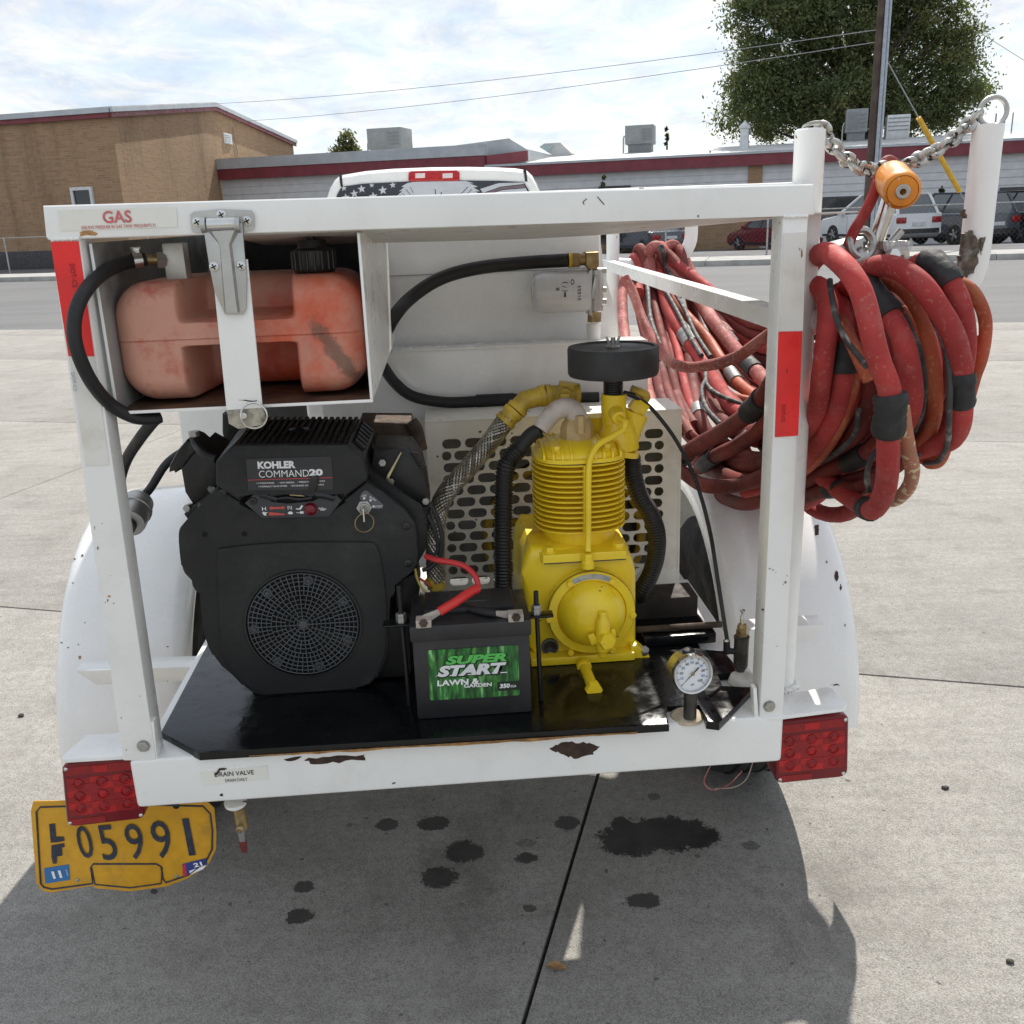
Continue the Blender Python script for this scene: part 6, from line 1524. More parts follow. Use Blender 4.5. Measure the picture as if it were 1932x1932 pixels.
# hold-down rods
for nm, pts, br, lab_ in (("hold_down_rod", ((1392, 1120), (1416, 1870)), (1395, 1340), "black threaded rod and strap beside the engine"), ("hold_down_rod", None, None, "black threaded rod between battery and yellow pump")):
    if pts:
        a, c = EQ(*pts[0], v=.095), EQ(*pts[1], v=.095); bx = EQ(*br, v=.095)
    else:
        a, c = KQ(729, 1112, .082), KQ(740, 1690, .082); bx = KQ(735, 1232, .082)
    c.z = .685; c.x = a.x + .003
    t = thing(nm, lab_, "hold down", 'T', c, group="rods clamping the battery")
    b = MB(); b.cyl(a, c, .0038, 10); b.build("rod", black_smooth, t)
    b = MB(); b.box((bx.x - .026, bx.y - .012, bx.z - .004), (bx.x + .026, bx.y + .012, bx.z), bev=.002); b.build("strap", enamel_black, t)
    b = MB(); b.hexa(Vector((a.x, a.y, bx.z)), (0, 0, 1), .0085, .009); b.hexa(Vector((a.x, a.y, bx.z + .0095)), (0, 0, 1), .0080, .006); b.build("nut", zinc, t)
    b = MB()
    for k in range(12): b.torus(Vector((a.x, a.y, a.z - .004 - k * .0028)), (0, 0, 1), .0038, .0007, 12, 4)
    b.build("thread", black_smooth, t)
# stray wires between engine and guard
wy = M("wire_yellow", (.55, .42, .10), .5)
for pts, m, r_, lb_ in (([(80, 990), (95, 1050), (130, 1110), (180, 1150)], wy, .0022, "thin yellow wire hanging beside the engine"), ([(100, 1040), (140, 1065), (160, 1085)], M("wire_red", (.4, .05, .04), .5), .0022, "thin red wire by the yellow pipe foot"),
                        ([(160, 640), (200, 720), (225, 820), (215, 920), (170, 980), (120, 1000)], rubber, .004, "black loom loop beside the braided hose"), ([(150, 700), (190, 800), (200, 900), (130, 930)], rubber, .0035, "black loom wire against the engine side")):
    b = MB(); b.tube([KQ(*p, v=.19) for p in pts], r_, 8, per=6); tag(b.build("loose_wire", m, frame='T'), lb_, "wire")
# ================================================================== belt guard with slotted face
GV = .53
gt0, gt1 = KQ(132, 192, GV), KQ(1513, 140, GV)
gz1 = (gt0.z + gt1.z) / 2; gz0 = .69; gu0, gu1 = gt0.x, gt1.x
gd = KQ(800, 105, GV); 
gd = QW(*K(780, 106), gz1).y - GV
gua = thing("belt_guard", "white slotted sheet metal guard behind the yellow pump", "belt guard", 'T', ((gu0 + gu1) / 2, GV, gz0))
b = MB(); su0, su1 = KQ(232, 600, GV).x, KQ(1418, 600, GV).x
sz1 = KQ(780, 276 - 12, GV).z; rowh = kr(62, KQ(800, 700, GV)) * 1.03
pitch = (su1 - su0) / 10.0
rows = int((sz1 - gz0 - .02) / rowh)
th = .0022
def cell(x0, x1, z0, z1, hw, hh):
    cx, cz = (x0 + x1) / 2, (z0 + z1) / 2; W_, Hh_ = x1 - x0, z1 - z0
    n = max(2, int(round(6 * W_ / pitch)))
    per = []
    for i in range(n): per.append((x0 + W_ * i / n, z0))
    for i in range(4): per.append((x1, z0 + Hh_ * i / 4))
    for i in range(n): per.append((x1 - W_ * i / n, z1))
    for i in range(4): per.append((x0, z1 - Hh_ * i / 4))
    ss = max(0, hw - hh); inn = []
    for x, z in per:
        dx, dz = (x - cx) * hw / (W_ / 2) , (z - cz) * hh / (Hh_ / 2)
        # march along the ray to the stadium border
        lo, hi = 0.0, 3.0
        for _ in range(22):
            m = (lo + hi) / 2; qx, qz = abs(dx * m), abs(dz * m)
            inside = math.hypot(max(0, qx - ss), qz) < hh
            lo, hi = (m, hi) if inside else (lo, m)
        inn.append((cx + dx * lo, cz + dz * lo))
    A = [b.bm.verts.new((x, GV, z)) for x, z in per]; B_ = [b.bm.verts.new((x, GV, z)) for x, z in inn]; C_ = [b.bm.verts.new((x, GV + th, z)) for x, z in inn]
    m = len(per)
    for i in range(m):
        j = (i + 1) % m
        b.bm.faces.new((A[i], A[j], B_[j], B_[i])); b.bm.faces.new((B_[i], B_[j], C_[j], C_[i]))
for r in range(rows):
    z1_ = sz1 - r * rowh; z0_ = z1_ - rowh
    if r % 2 == 0:
        for k in range(10): cell(su0 + k * pitch, su0 + (k + 1) * pitch, z0_, z1_, pitch * .42, rowh * .40)
    else:
        cell(su0, su0 + pitch / 2, z0_, z1_, rowh * .40, rowh * .40)
        for k in range(9): cell(su0 + (k + .5) * pitch, su0 + (k + 1.5) * pitch, z0_, z1_, pitch * .42, rowh * .40)
        cell(su1 - pitch / 2, su1, z0_, z1_, rowh * .40, rowh * .40)
zb_ = sz1 - rows * rowh
for lo, hi in (((gu0 + .004, zb_), (su0, sz1)), ((su1, zb_), (gu1 - .004, sz1)), ((gu0 + .004, sz1), (gu1 - .004, gz1 - .004)), ((gu0 + .004, gz0), (gu1 - .004, zb_))):
    b.poly([(lo[0], GV, lo[1]), (hi[0], GV, lo[1]), (hi[0], GV, hi[1]), (lo[0], GV, hi[1])])
guard_m = M("guard_paint", (.84, .83, .77), .42, var=.06, vscale=7, grime=(.42, .36, .26), gamt=.5, gscale=9, spots=(.15, .08, .04), sscale=50, sth=.72)
b.build("slotted_face", guard_m, gua, smooth=0)
b = MB(); b.box((gu0, GV - .001, gz1 - .004), (gu1, GV + gd, gz1), bev=.0015); b.box((gu0, GV - .001, gz0), (gu0 + .004, GV + gd, gz1 - .0042)); b.box((gu1 - .004, GV - .001, gz0), (gu1, GV + gd, gz1 - .0042)); b.build("guard_frame", guard_m, gua)
b = MB(); b.box((gu0 + .0045, GV + gd - .003, gz0), (gu1 - .0045, GV + gd, gz1 - .005)); b.build("guard_back", M("guard_back_paint", (.30, .30, .29), .6, var=.3, grime=(.08, .07, .06), gamt=.6), gua)
fl_c = Vector((KQ(900, 860, GV).x, GV + .05, KQ(900, 860, GV).z))
t = thing("flywheel", "yellow spoked flywheel glimpsed through the guard slots", "flywheel", 'T', fl_c)
b = MB(); b.torus(fl_c, (0, 1, 0), .165, .010, 48, 8); b.build("rim", yellow_dull, t)
b = MB(); b.lathe([(.172, -.012), (.172, .012), (.152, .012), (.152, -.012)], fl_c + Vector((0, .018, 0)), (0, 1, 0), 48, cap=False, closed=True); b.build("belt", rubber, t)
for k in range(5):
    a = 2 * math.pi * k / 5 + .3; d = Vector((math.cos(a), 0, math.sin(a))); b = MB(); b.tube([fl_c + d * .02, fl_c + d * .16], .009, 8); b.build("spoke", yellow_dull, t)
b = MB(); b.cyl(fl_c + Vector((0, -.015, 0)), fl_c + Vector((0, .02, 0)), .032, 20); b.build("hub", yellow_dull, t)

# ================================================================== compressor pump
PU = KQ(960, 700, .31).x
cmp_ = thing("compressor_pump", "bright yellow finned air compressor pump on the black deck", "compressor", 'T', (PU + .01, .30, .684))
bu_0, bu_1 = KQ(705, 1545, .205).x, KQ(1262, 1515, .205).x
b = MB(); b.box((bu_0, .205, .6845), (bu_1, .44, .700), bev=.003)
ear = [KQ(1240, 1515, .215), KQ(1350, 1512, .215), KQ(1350, 1475, .215), KQ(1310, 1432, .215), KQ(1275, 1405, .215), KQ(1240, 1405, .215)]
b.prism(ear, (0, .03, 0), bev=.002); b.build("base_foot", yellow, cmp_)
b = MB(); b.hexa(KQ(1308, 1442, .222), (.1, -.5, 1), .009, .01); b.build("foot_bolt", zinc, cmp_)
b = MB(); cc = [(700, 880), (668, 930), (655, 1010), (652, 1200), (690, 1400), (707, 1535), (780, 1545), (1180, 1525), (1255, 1470), (1272, 1400), (1272, 1010), (1242, 915), (1215, 890)]
b.prism([KQ(*p, v=.232) for p in cc], (0, .20, 0), bev=.022, seg=4); b.build("crankcase", yellow, cmp_, smooth=50)
fz0, fz1 = KQ(990, 950, .215).z, KQ(990, 906, .215).z
fu0, fu1 = KQ(768, 930, .215).x, KQ(1216, 915, .215).x
b = MB(); b.prism([Vector((fu0, .215, fz1)), Vector((fu1, .215, fz1)), Vector((fu1 + .008, .24, fz1)), Vector((fu1 + .008, .42, fz1)), Vector((fu0 - .012, .42, fz1)), Vector((fu0 - .012, .26, fz1))], (0, 0, fz0 - fz1), bev=.004); b.build("flange", yellow, cmp_)
for x, y in ((802, 890), (1172, 868)):
    p = QW(*K(x, y + 8), fz1); b = MB(); b.hexa(p, (0, 0, 1), .0105, .009); b.lathe([(.012, 0), (.012, .002)], p, (0, 0, 1), 18); b.build("flange_bolt", yellow, cmp_)
AX = Vector((PU, .315, 0))
rb = kr(193, KQ(960, 850, .30))
fin_r = kr(253, KQ(960, 600, .31))
zf0, zf1 = KQ(960, 806, .315 - fin_r).z, KQ(960, 446, .315 - fin_r).z
b = MB(); b.lathe([(rb, fz1 - .002), (rb, zf0 - .006), (rb * .92, zf0 - .002), (rb * .92, zf1 + .002)], AX, (0, 0, 1), 40); b.build("cylinder_barrel", yellow, cmp_)
nf = 14
def sq_ring(r, z, n=48, p=2.6):
    out_ = []
    for k in range(n):
        a = 2 * math.pi * k / n; c, s_ = math.cos(a), math.sin(a)
        q = r / (abs(c) ** p + abs(s_) ** p) ** (1 / p) * .97
        out_.append(AX + Vector((c * q, s_ * q, z)))
    return out_
finmesh = None
for k in range(nf):
    z = zf0 + (zf1 - zf0) * k / (nf - 1)
    if finmesh is None:
        b = MB(); b.loft([sq_ring(fin_r * .6, z - .0012), sq_ring(fin_r * .985, z - .0016), sq_ring(fin_r, z), sq_ring(fin_r * .985, z + .0016), sq_ring(fin_r * .6, z + .0012)]); o = b.build("cooling_fin", yellow, cmp_); finmesh = (o, z)
    else:
        o = finmesh[0].copy(); COL.objects.link(o); o.parent = cmp_; o.location = (0, 0, z - finmesh[1])
b = MB(); b.prism([KQ(985, 440, .315 - fin_r - .001), KQ(1010, 440, .315 - fin_r - .001), KQ(1010, 806, .315 - fin_r - .001), KQ(985, 806, .315 - fin_r - .001)], (0, .02, 0), bev=.002); b.build("fin_web", yellow, cmp_)
# head
hz = zf1 + .004; hh_ = KQ(960, 290, .30).z - hz
prof = [(1.0, 0), (1.0, .22), (.93, .26), (.90, .45), (.80, .68), (.62, .86), (.38, .97), (.1, 1.0)]
b = MB(); b.loft([sq_ring(fin_r * .985 * r, hz + hh_ * h, 48, 3.0) for r, h in prof]); b.build("cylinder_head", yellow, cmp_, smooth=50)
for q in (-.78, -.60, -.42, -.24, .24, .42, .60, .78):
    b = MB(); pts = []
    k_ = math.sqrt(max(.05, 1 - abs(q) ** 2.6))
    for a in range(13):
        an = rad(180 * a / 12); pts.append(AX + Vector((fin_r * q, -math.cos(an) * fin_r * .93 * k_ ** .5, hz + hh_ * (.18 + .86 * math.sin(an) ** .6 * k_ ** .8))))
    inner = [AX + Vector((fin_r * q, (p - AX).y * .6, hz)) for p in pts]
    L1 = [p + Vector((-.0018, 0, 0)) for p in pts]; L2 = [p + Vector((.0018, 0, 0)) for p in pts]; L3 = [p + Vector((.002, 0, 0)) for p in inner]; L4 = [p + Vector((-.002, 0, 0)) for p in inner]
    b.loft([[L1[i], L2[i], L3[i], L4[i]] for i in range(13)]); b.build("head_rib", yellow, cmp_)
gask = M("gasket_dark", (.10, .085, .05), .8, var=.4, vscale=60, grime=(.03, .025, .02), gamt=.7, gscale=40)
b = MB(); b.loft([sq_ring(fin_r * .955, hz - .0035), sq_ring(fin_r * .955, hz + .0005)]); b.build("head_gasket", gask, cmp_)
b = MB(); b.box((fu0 + .002, .2165, fz0 - .0028), (fu1 - .001, .41, fz0 - .0002)); b.build("flange_gasket", gask, cmp_)
b = MB(); b.lathe([(R0_ := kr(236, KQ(1030, 1230, .205)), 0)] * 0 + [(kr(238, KQ(1030, 1230, .205)), -.006), (kr(238, KQ(1030, 1230, .205)), -.0035), (kr(200, KQ(1030, 1230, .205)), -.0035)], KQ(1030, 1230, .205), (0, -1, 0), 64, cap=False); b.build("cover_gasket", gask, cmp_)
for a_ in (50, 130, 230, 310):
    p_ = AX + Vector((math.cos(rad(a_)) * fin_r * .80, math.sin(rad(a_)) * fin_r * .80, hz + hh_ * .60)); b = MB(); b.hexa(p_, (0, 0, 1), .0085, .009); b.lathe([(.0105, 0), (.0105, .0015)], p_, (0, 0, 1), 16); b.build("head_bolt", yellow, cmp_)
# bearing cover
bcx = KQ(1030, 1230, .205); R0 = kr(236, bcx)
b = MB(); b.lathe([(R0, -.03), (R0, -.003), (R0 * .985, 0), (R0 * .80, .0005), (R0 * .785, -.003), (R0 * .77, .002), (R0 * .74, .010), (R0 * .66, .020), (R0 * .52, .030), (R0 * .34, .037), (R0 * .2, .039), (.0001, .0395)], bcx, (0, -1, 0), 64); bcv = b.build("bearing_cover", yellow, cmp_, smooth=40)
for x, y in ((912, 1070), (1140, 1058), (800, 1262), (1250, 1238), (915, 1438), (1140, 1426)):
    p = KQ(x, y, .2045); b = MB(); b.lathe([(.0062, 0), (.0062, .004), (.0054, .005)], p, (0, -1, 0), 6); b.build("cover_bolt", yellow, bcv)
b = MB(); o_ = []; i_ = []
for k in range(13):
    a = rad(62 + 56 * k / 12); o_.append(bcx + Vector((math.cos(a) * R0 * .955, -.0012, math.sin(a) * R0 * .955))); i_.append(bcx + Vector((math.cos(a) * R0 * .83, -.0012, math.sin(a) * R0 * .83)))
b.prism(o_ + i_[::-1], (0, .0008, 0)); b.build("maker_badge", M("badge_silver", (.5, .52, .5), .35, .7, var=.2, grime=(.05, .12, .09), gamt=.8, gscale=40), bcv)
# petcock on the cover
pc = bcx + Vector((kr(35, bcx), -.045, -kr(95, bcx)))
b = MB(); b.lathe([(.006, .052), (.0075, .05), (.0075, .042), (.010, .038), (.0125, .03), (.0135, .0), (.0125, -.018), (.009, -.022), (.008, -.03), (.005, -.033)], pc, (0, 0, 1), 16); ptc = b.build("breather_cock", yellow, cmp_)
b = MB(); b.hexa(pc + Vector((.003, -.008, .004)), (.25, -1, .1), .0155, .013); b.build("cock_nut", yellow, ptc)
b = MB(); b.box(pc + Vector((-.024, -.006, -.006)), pc + Vector((-.012, .0, .014)), bev=.002, rot=Matrix.Rotation(rad(-20), 3, 'Y')); b.box(pc + Vector((.014, -.005, -.004)), pc + Vector((.022, .001, .02)), bev=.002); b.build("cock_lever", yellow, ptc)
b = MB(); b.cyl(bcx + Vector((kr(35, bcx), .0, -kr(80, bcx))), pc + Vector((0, .004, 0)), .010, 12); b.build("cock_stem", yellow, ptc)
# sight glass, drain
p = KQ(805, 1410, .228); b = MB(); b.lathe([(.0155, -.01), (.0155, .003), (.0125, .0035), (.0115, 0)], p, (0, -1, 0), 28, cap=False); sgp = b.build("sight_port", M("port_grey", (.12, .12, .12), .5, .5), cmp_)
b = MB(); b.lathe([(.0118, 0), (.0001, -.002)], p, (0, -1, 0), 24, cap=False); b.build("port_glass", M("port_dark", (.02, .015, .012), .15), sgp)
a, c = KQ(985, 1512, .195), KQ(1038, 1635, .105); b = MB(); b.cyl(a, c, .0098, 16); b.lathe([(.014, 0), (.013, .01)], a, (c - a), 18); dpz = b.build("drain_pipe", yellow, cmp_)
b = MB(); ax_ = (c - a).normalized(); b.hexa(c - ax_ * .004, ax_, .0145, .014); b.build("drain_plug", yellow, dpz)
# unloader / intake body
UV = .33
def kc(pts, r, nm, par, m=yellow, v=UV, n=20, per=0, **k):
    P = [KQ(x, y, vv) for x, y, vv in [(p if len(p) == 3 else (*p, v)) for p in pts]]
    b = MB(); b.tube(P, kr(r, P[0]), n, per=per, **k); return b.build(nm, m, par, smooth=45)
un = kc([(1148, 52), (1146, 130), (1150, 215)], 68, "intake_body", cmp_)
kc([(1172, 345), (1168, 270), (1172, 180)], 92, "valve_body", un, radii=[kr(112, KQ(1180, 300, UV)), kr(104, KQ(1180, 300, UV)), kr(72, KQ(1180, 300, UV))])
kc([(1160, 362), (1168, 335)], 122, "valve_collar", un)
kc([(1200, 330), (1222, 240), (1262, 150)], 74, "side_port", un, v=.345)
kc([(1110, 330), (1070, 270), (1062, 170)], 52, "casting_shoulder", un, v=.37)
a, c = KQ(1258, 150, .345), KQ(1302, 92, .345); b = MB(); b.hexa(a, c - a, kr(52, a), (c - a).length); b.build("port_nut", yellow, un)
kc([(1300, 100), (1320, 60), (1240, 28)], 24, "unloader_fitting", un, yellow_dull, v=.35, per=4)
kc([(1200, 45), (1260, 60)], 12, "unloader_lever", un, rubber, v=.33)
p = KQ(1172, 178, .285); b = MB(); b.lathe([(kr(42, p), -.03), (kr(42, p), 0), (kr(34, p), .006), (kr(22, p), .007)], p, (0, -1, -.1), 20); b.build("tube_boss", yellow, un)
kc([(1175, 182, .276), (1208, 205, .262), (1196, 245, .258), (1130, 285, .25), (1060, 330, .24), (1022, 400, .23), (1012, 480, .222), (1010, 640, .22), (1010, 800, .22), (1008, 900, .21)], 17, "breather_tube", cmp_, n=14, per=6)
b = MB(); p = KQ(1008, 945, .208); b.hexa(p, (0, 0, 1), .0105, kr(40, p)); b.build("tube_nut", yellow, cmp_)
b = MB(); p = KQ(1008, 985, .206); b.lathe([(.011, 0), (.011, .010), (.008, .014)], p, (0, 0, 1), 18); b.build("tube_elbow", yellow, cmp_)
# burnt discharge elbow
burnt = M("burnt_paint_elbow", (.56, .50, .45), .6, var=.2, vscale=20, grime=(.30, .12, .05), gamt=.75, gscale=16, bump=.3, bscale=60)
eb = kc([(955, 235, .31), (945, 170, .31), (905, 130, .31), (845, 140, .305), (790, 190, .30), (752, 245, .295)], 55, "discharge_elbow", cmp_, burnt, per=5, radii=[kr(60, KQ(900, 150, .31)), kr(56, KQ(900, 150, .31)), kr(52, KQ(900, 150, .31)), kr(46, KQ(900, 150, .31))])
p = KQ(950, 270, .31); b = MB(); b.lathe([(kr(90, p), -.006), (kr(90, p), .012), (kr(80, p), .022), (kr(60, p), .030)], p, (0, 0, 1), 8); b.build("elbow_flange", M("burnt_paint_tan", (.46, .33, .15), .6, var=.25, grime=(.6, .5, .38), gamt=.5, gscale=20), eb)
b = MB(); b.hexa(KQ(968, 262, .27), (0, 0, 1), kr(26, p), .03); b.build("flange_bolt", M("burnt_paint_tan", (1, 1, 1)), eb)
# air filter
p = KQ(1143, 50, UV); p = Q(1157, 745, UV)
b = MB(); b.cyl(p, Q(1157, 716, UV), RP(18, p), 18)
for k in range(6): b.torus(p + Vector((0, 0, .003 + .004 * k)), (0, 0, 1), RP(18, p), .0012, 18, 6)
nk = b.build("filter_neck", black_smooth, cmp_)
fr = RP(85, p); fb = Q(1158, 722, UV - fr).z; ft = Q(1158, 665, UV - fr).z
fm = M("filter_rubber", (.030, .030, .031), .6, var=.2, grime=(.09, .088, .085), gamt=.4, bump=.15, bscale=200)
b = MB(); b.lathe([(fr * .5, 0), (fr * .97, .001), (fr, .006), (fr, ft - fb - .004), (fr * .98, ft - fb), (fr * .90, ft - fb), (fr * .88, ft - fb - .003), (.0001, ft - fb - .001)], Vector((p.x, UV, fb)), (0, 0, 1), 56); af = b.build("air_filter", fm, cmp_)
b = MB(); q = Vector((p.x, UV, ft - .001)); b.cyl(q, q + Vector((0, 0, .016)), .0042, 12)
for sg in (-1, 1): b.prism([q + Vector((sg * .003, -.002, .004)), q + Vector((sg * .010, -.002, .018)), q + Vector((sg * .013, -.002, .017)), q + Vector((sg * .009, -.002, .002))], (0, .004, 0), bev=.001)
b.lathe([(.012, 0), (.011, .002)], q, (0, 0, 1), 20); b.build("wing_nut", zinc, af)

# ================================================================== hoses round the pump
def ridged(pts, rpx, nm, label, mat, v, pitch_=.0058, start=0.0):
    P = catmull([KQ(x, y, vv) for x, y, vv in [(p if len(p) == 3 else (*p, v)) for p in pts]], 12)
    L = [0.0]
    for i in range(1, len(P)): L.append(L[-1] + (P[i] - P[i - 1]).length)
    r0 = kr(rpx, P[len(P) // 2]); n = int(L[-1] / pitch_ * 4); out_ = []
    for k in range(n + 1):
        s_ = L[-1] * k / n; i = min(len(P) - 2, max(0, next((j for j in range(1, len(P)) if L[j] >= s_), len(P) - 1) - 1))
        f = (s_ - L[i]) / max(1e-9, L[i + 1] - L[i]); out_.append(P[i].lerp(P[i + 1], f))
    b = MB(); rr = [r0 * (1.0 if k % 4 in (0, 1) else .86) for k in range(n + 1)]
    b.tube(out_, r0, 20, radii=lambda t: rr[min(n, int(round(t * n)))])
    return tag(b.build(nm, mat, frame='T', smooth=70), label, "hose")
corr_m = M("corrugated_hose", (.016, .0145, .013), .45, .2, var=.3, grime=(.11, .055, .03), gamt=.75, gscale=4, bump=.2)
ridged([(640, 345, .30), (585, 410, .30), (562, 480, .29), (556, 600, .28), (553, 760, .27), (553, 950, .26), (555, 1180, .25)], 52, "corrugated_hose", "dark rust tinged corrugated hose left of the yellow fins", corr_m, .28)
ridged([(1242, 395, .34), (1250, 480, .34), (1285, 600, .34), (1345, 700, .345), (1378, 810, .35), (1372, 930, .36), (1340, 1030, .37), (1295, 1110, .38), (1280, 1150, .40)], 49, "corrugated_hose", "black corrugated hose bulging right of the yellow fins", corr_m, .34)
b = MB(); b.tube([KQ(750, 245, .295), KQ(700, 275, .298), KQ(655, 330, .30), KQ(630, 360, .30)], kr(40, KQ(700, 275, .3)), 16, per=5); tag(b.build("rubber_coupling", rubber, frame='T'), "smooth black sleeve joining the burnt elbow to the hose", "hose")
b = MB(); b.tube([KQ(1235, 330, .34), KQ(1240, 400, .34)], kr(30, KQ(1240, 360, .34)), 16); tag(b.build("pipe_stub", rusty, frame='T'), "short rusty pipe stub above the right corrugated hose", "pipe")
# braided steel hose
bp = [KQ(*q) for q in [(578, 175, .36), (540, 235, .36), (470, 330, .355), (375, 440, .345), (285, 535, .335), (222, 630, .325), (196, 740, .315), (192, 860, .305), (194, 960, .30), (196, 1060, .295)]]
bpp = catmull(bp, 16); br = kr(47, bp[3])
t = thing("braided_hose", "braided steel hose with yellow ends running down beside the engine", "hose", 'T', bp[-1])
b = MB(); b.tube(bpp, br * .93, 18); b.build("hose_core", M("braid_shadow", (.05, .045, .04), .6), t)
Ls = [0.0]
for i in range(1, len(bpp)): Ls.append(Ls[-1] + (bpp[i] - bpp[i - 1]).length)
nrm = None; frames = []
for i, p in enumerate(bpp):
    tg_ = (bpp[min(i + 1, len(bpp) - 1)] - bpp[max(i - 1, 0)]).normalized()
    nrm = tg_.orthogonal() if nrm is None else nrm - tg_ * nrm.dot(tg_)
    nrm.normalize(); frames.append((p, nrm.copy(), tg_.cross(nrm)))
b = MB()
for sgn in (1, -1):
    for k in range(15):
        pts = []
        for i, (p, n_, b_) in enumerate(frames):
            a = 2 * math.pi * k / 15 + sgn * Ls[i] / br * .75
            rr_ = br * (1 + .035 * math.sin(a * 7.5 * sgn + Ls[i] / br * 5.6))
            pts.append(p + (n_ * math.cos(a) + b_ * math.sin(a)) * rr_)
        b.tube(pts, .0021, 4, cap=False, flat=.5)
b.build("steel_braid", M("braid_steel", (.42, .39, .33), .38, .85, var=.3, vscale=30, grime=(.12, .09, .06), gamt=.7, gscale=14), t)["kind"] = "stuff"
def kseg(pts, r, nm, par, m=yellow_dull, n=20, per=0):
    P = [KQ(*p) for p in pts]; b = MB(); b.tube(P, kr(r, P[0]), n, per=per)
    d0 = (P[1] - P[0]).normalized(); 
    b.lathe([(kr(r * 1.14, P[0]), -.002), (kr(r * 1.14, P[0]), .007)], P[0], d0, n); d1 = (P[-1] - P[-2]).normalized(); b.lathe([(kr(r * 1.14, P[0]), -.007), (kr(r * 1.14, P[0]), .002)], P[-1], d1, n)
    return b.build(nm, m, par, smooth=45)
kseg([(560, 205, .36), (610, 150, .365)], 52, "ferrule", t)
kseg([(625, 138, .366), (668, 88, .37), (770, 62, .375)], 52, "elbow_fitting", t, per=0)
te = kseg([(785, 58, .376), (955, 52, .38)], 50, "tee_fitting", t)
b = MB(); q = KQ(882, 72, .35); b.lathe([(.016, -.02), (.016, 0)], q, (0, -1, -.1), 20); b.box(q + Vector((-.008, -.012, -.008)), q + Vector((.008, 0, .008)), bev=.001); b.build("tee_plug", yellow_dull, te)
b = MB(); b.tube([KQ(900, 30, .38), KQ(905, -8, .38)], kr(52, KQ(900, 30, .38)), 20); b.build("tee_branch", yellow_dull, te)
kseg([(196, 1050, .296), (196, 1090, .295)], 42, "ferrule", t); kseg([(196, 1090, .295), (192, 1170, .295)], 30, "foot_pipe", t); kseg([(190, 1090, .29), (150, 1062, .28)], 20, "side_nipple", t)
# pump outlet hose to the filter
FVv = .735
b = MB(); b.tube([Q(722, 640, .69), Q(742, 600, .66), Q(775, 562, .715), Q(830, 526, .73), Q(900, 506, .745), Q(990, 496, .75), Q(1072, 491, FVv)], RP(12.5, Q(900, 500, .74)), 14, per=7)
tag(b.build("oil_hose", rubber, frame='T'), "thick black hose arching across the white cabinet to the filter", "hose")
b = MB(); b.tube([Q(722, 690, .66), Q(745, 722, .66), Q(780, 748, .66), Q(840, 759, .66), Q(905, 757, .66), Q(1000, 752, .66), Q(1130, 750, .65)], RP(10.5, Q(850, 757, .66)), 14, per=7); b.cyl(Q(898, 757, .66), Q(970, 754, .66), RP(12.5, Q(900, 757, .70)), 16)
tag(b.build("oil_hose", rubber, frame='T'), "lower black hose curving from the box towards the pump", "hose")
ft_ = thing("oil_filter", "white spin on filter with cast head on the cabinet front", "filter", 'T', Q(1060, 590, FVv))
a, c = Q(1004, 553, FVv), Q(1110, 553, FVv); rf = RP(39, a); L_ = (c - a).length
b = MB(); b.lathe([(rf * .62, 0), (rf * .9, .006), (rf, .022), (rf, L_ - .008), (rf * .97, L_ - .004), (rf * .97, L_)], a, (1, 0, 0), 40); cn_ = b.build("canister", M("filter_white", (.62, .635, .65), .28, var=.03), ft_)
def fl_let(tx, px, py, h, w_, rot=True):
    d = Q(px, py, FVv - rf * .985)
    lettering(tx, d, (0, 0, 1) if rot else (1, 0, 0), (-1, 0, 0) if rot else (0, 0, 1), h, ink_black, cn_, width=w_, lift=.001, bold=.01)
fl_let("51553", 1093, 553, .007, .030); fl_let("( / )", 1066, 541, .013, .02); fl_let("B", 1052, 545, .007, .006); fl_let("<>", 1080, 532, .009, .012); fl_let("-", 1066, 556, .004, .01)
hdm = cast_metal
b = MB(); a, c = Q(1126, 506, FVv), Q(1124, 588, FVv); b.cyl(a, c, RP(14, a), 20, bev=.003)
for y in (512, 548, 570):
    q = Q(1138, y, FVv - .005); b.cyl(q + Vector((-.012, 0, 0)), q + Vector((.006, 0, 0)), RP(7, q), 12)
b.prism([Q(1111, 512, FVv - .02), Q(1118, 505, FVv - .02), Q(1118, 598, FVv - .02), Q(1111, 594, FVv - .02)], (0, .05, 0), bev=.003)
b.prism([Q(1115, 560, FVv - .024), Q(1122, 520, FVv - .024), Q(1130, 520, FVv - .024), Q(1121, 566, FVv - .024)], (0, .006, 0), bev=.001); hd_ = b.build("filter_head", hdm, ft_)
b = MB(); a, c = Q(1122, 588, FVv), Q(1121, 607, FVv); b.hexa(c, a - c, RP(13, a), (a - c).length); b.build("head_nut", brass, ft_)
b = MB(); a = Q(1076, 491, FVv); b.cyl(a + Vector((-.004, 0, 0)), a + Vector((.003, 0, 0)), RP(14, a), 18); b.build("yellow_band", yellow_dull, ft_)
b = MB(); b.hexa(Q(1079, 491, FVv), (1, 0, 0), RP(15, a), RP(14, a)); b.cyl(Q(1090, 490, FVv), Q(1108, 489, FVv), RP(11, a), 16); b.build("hose_swivel", brass, ft_)
b = MB(); q0 = Q(1106, 474, FVv - .02); q1 = Q(1131, 504, FVv - .02); b.prism([Q(1106, 476, FVv - .02), Q(1130, 475, FVv - .02), Q(1131, 500, FVv - .02), Q(1127, 508, FVv - .02), Q(1112, 508, FVv - .02), Q(1106, 500, FVv - .02)], (0, .045, 0), bev=.004); b.build("elbow", brass, ft_)
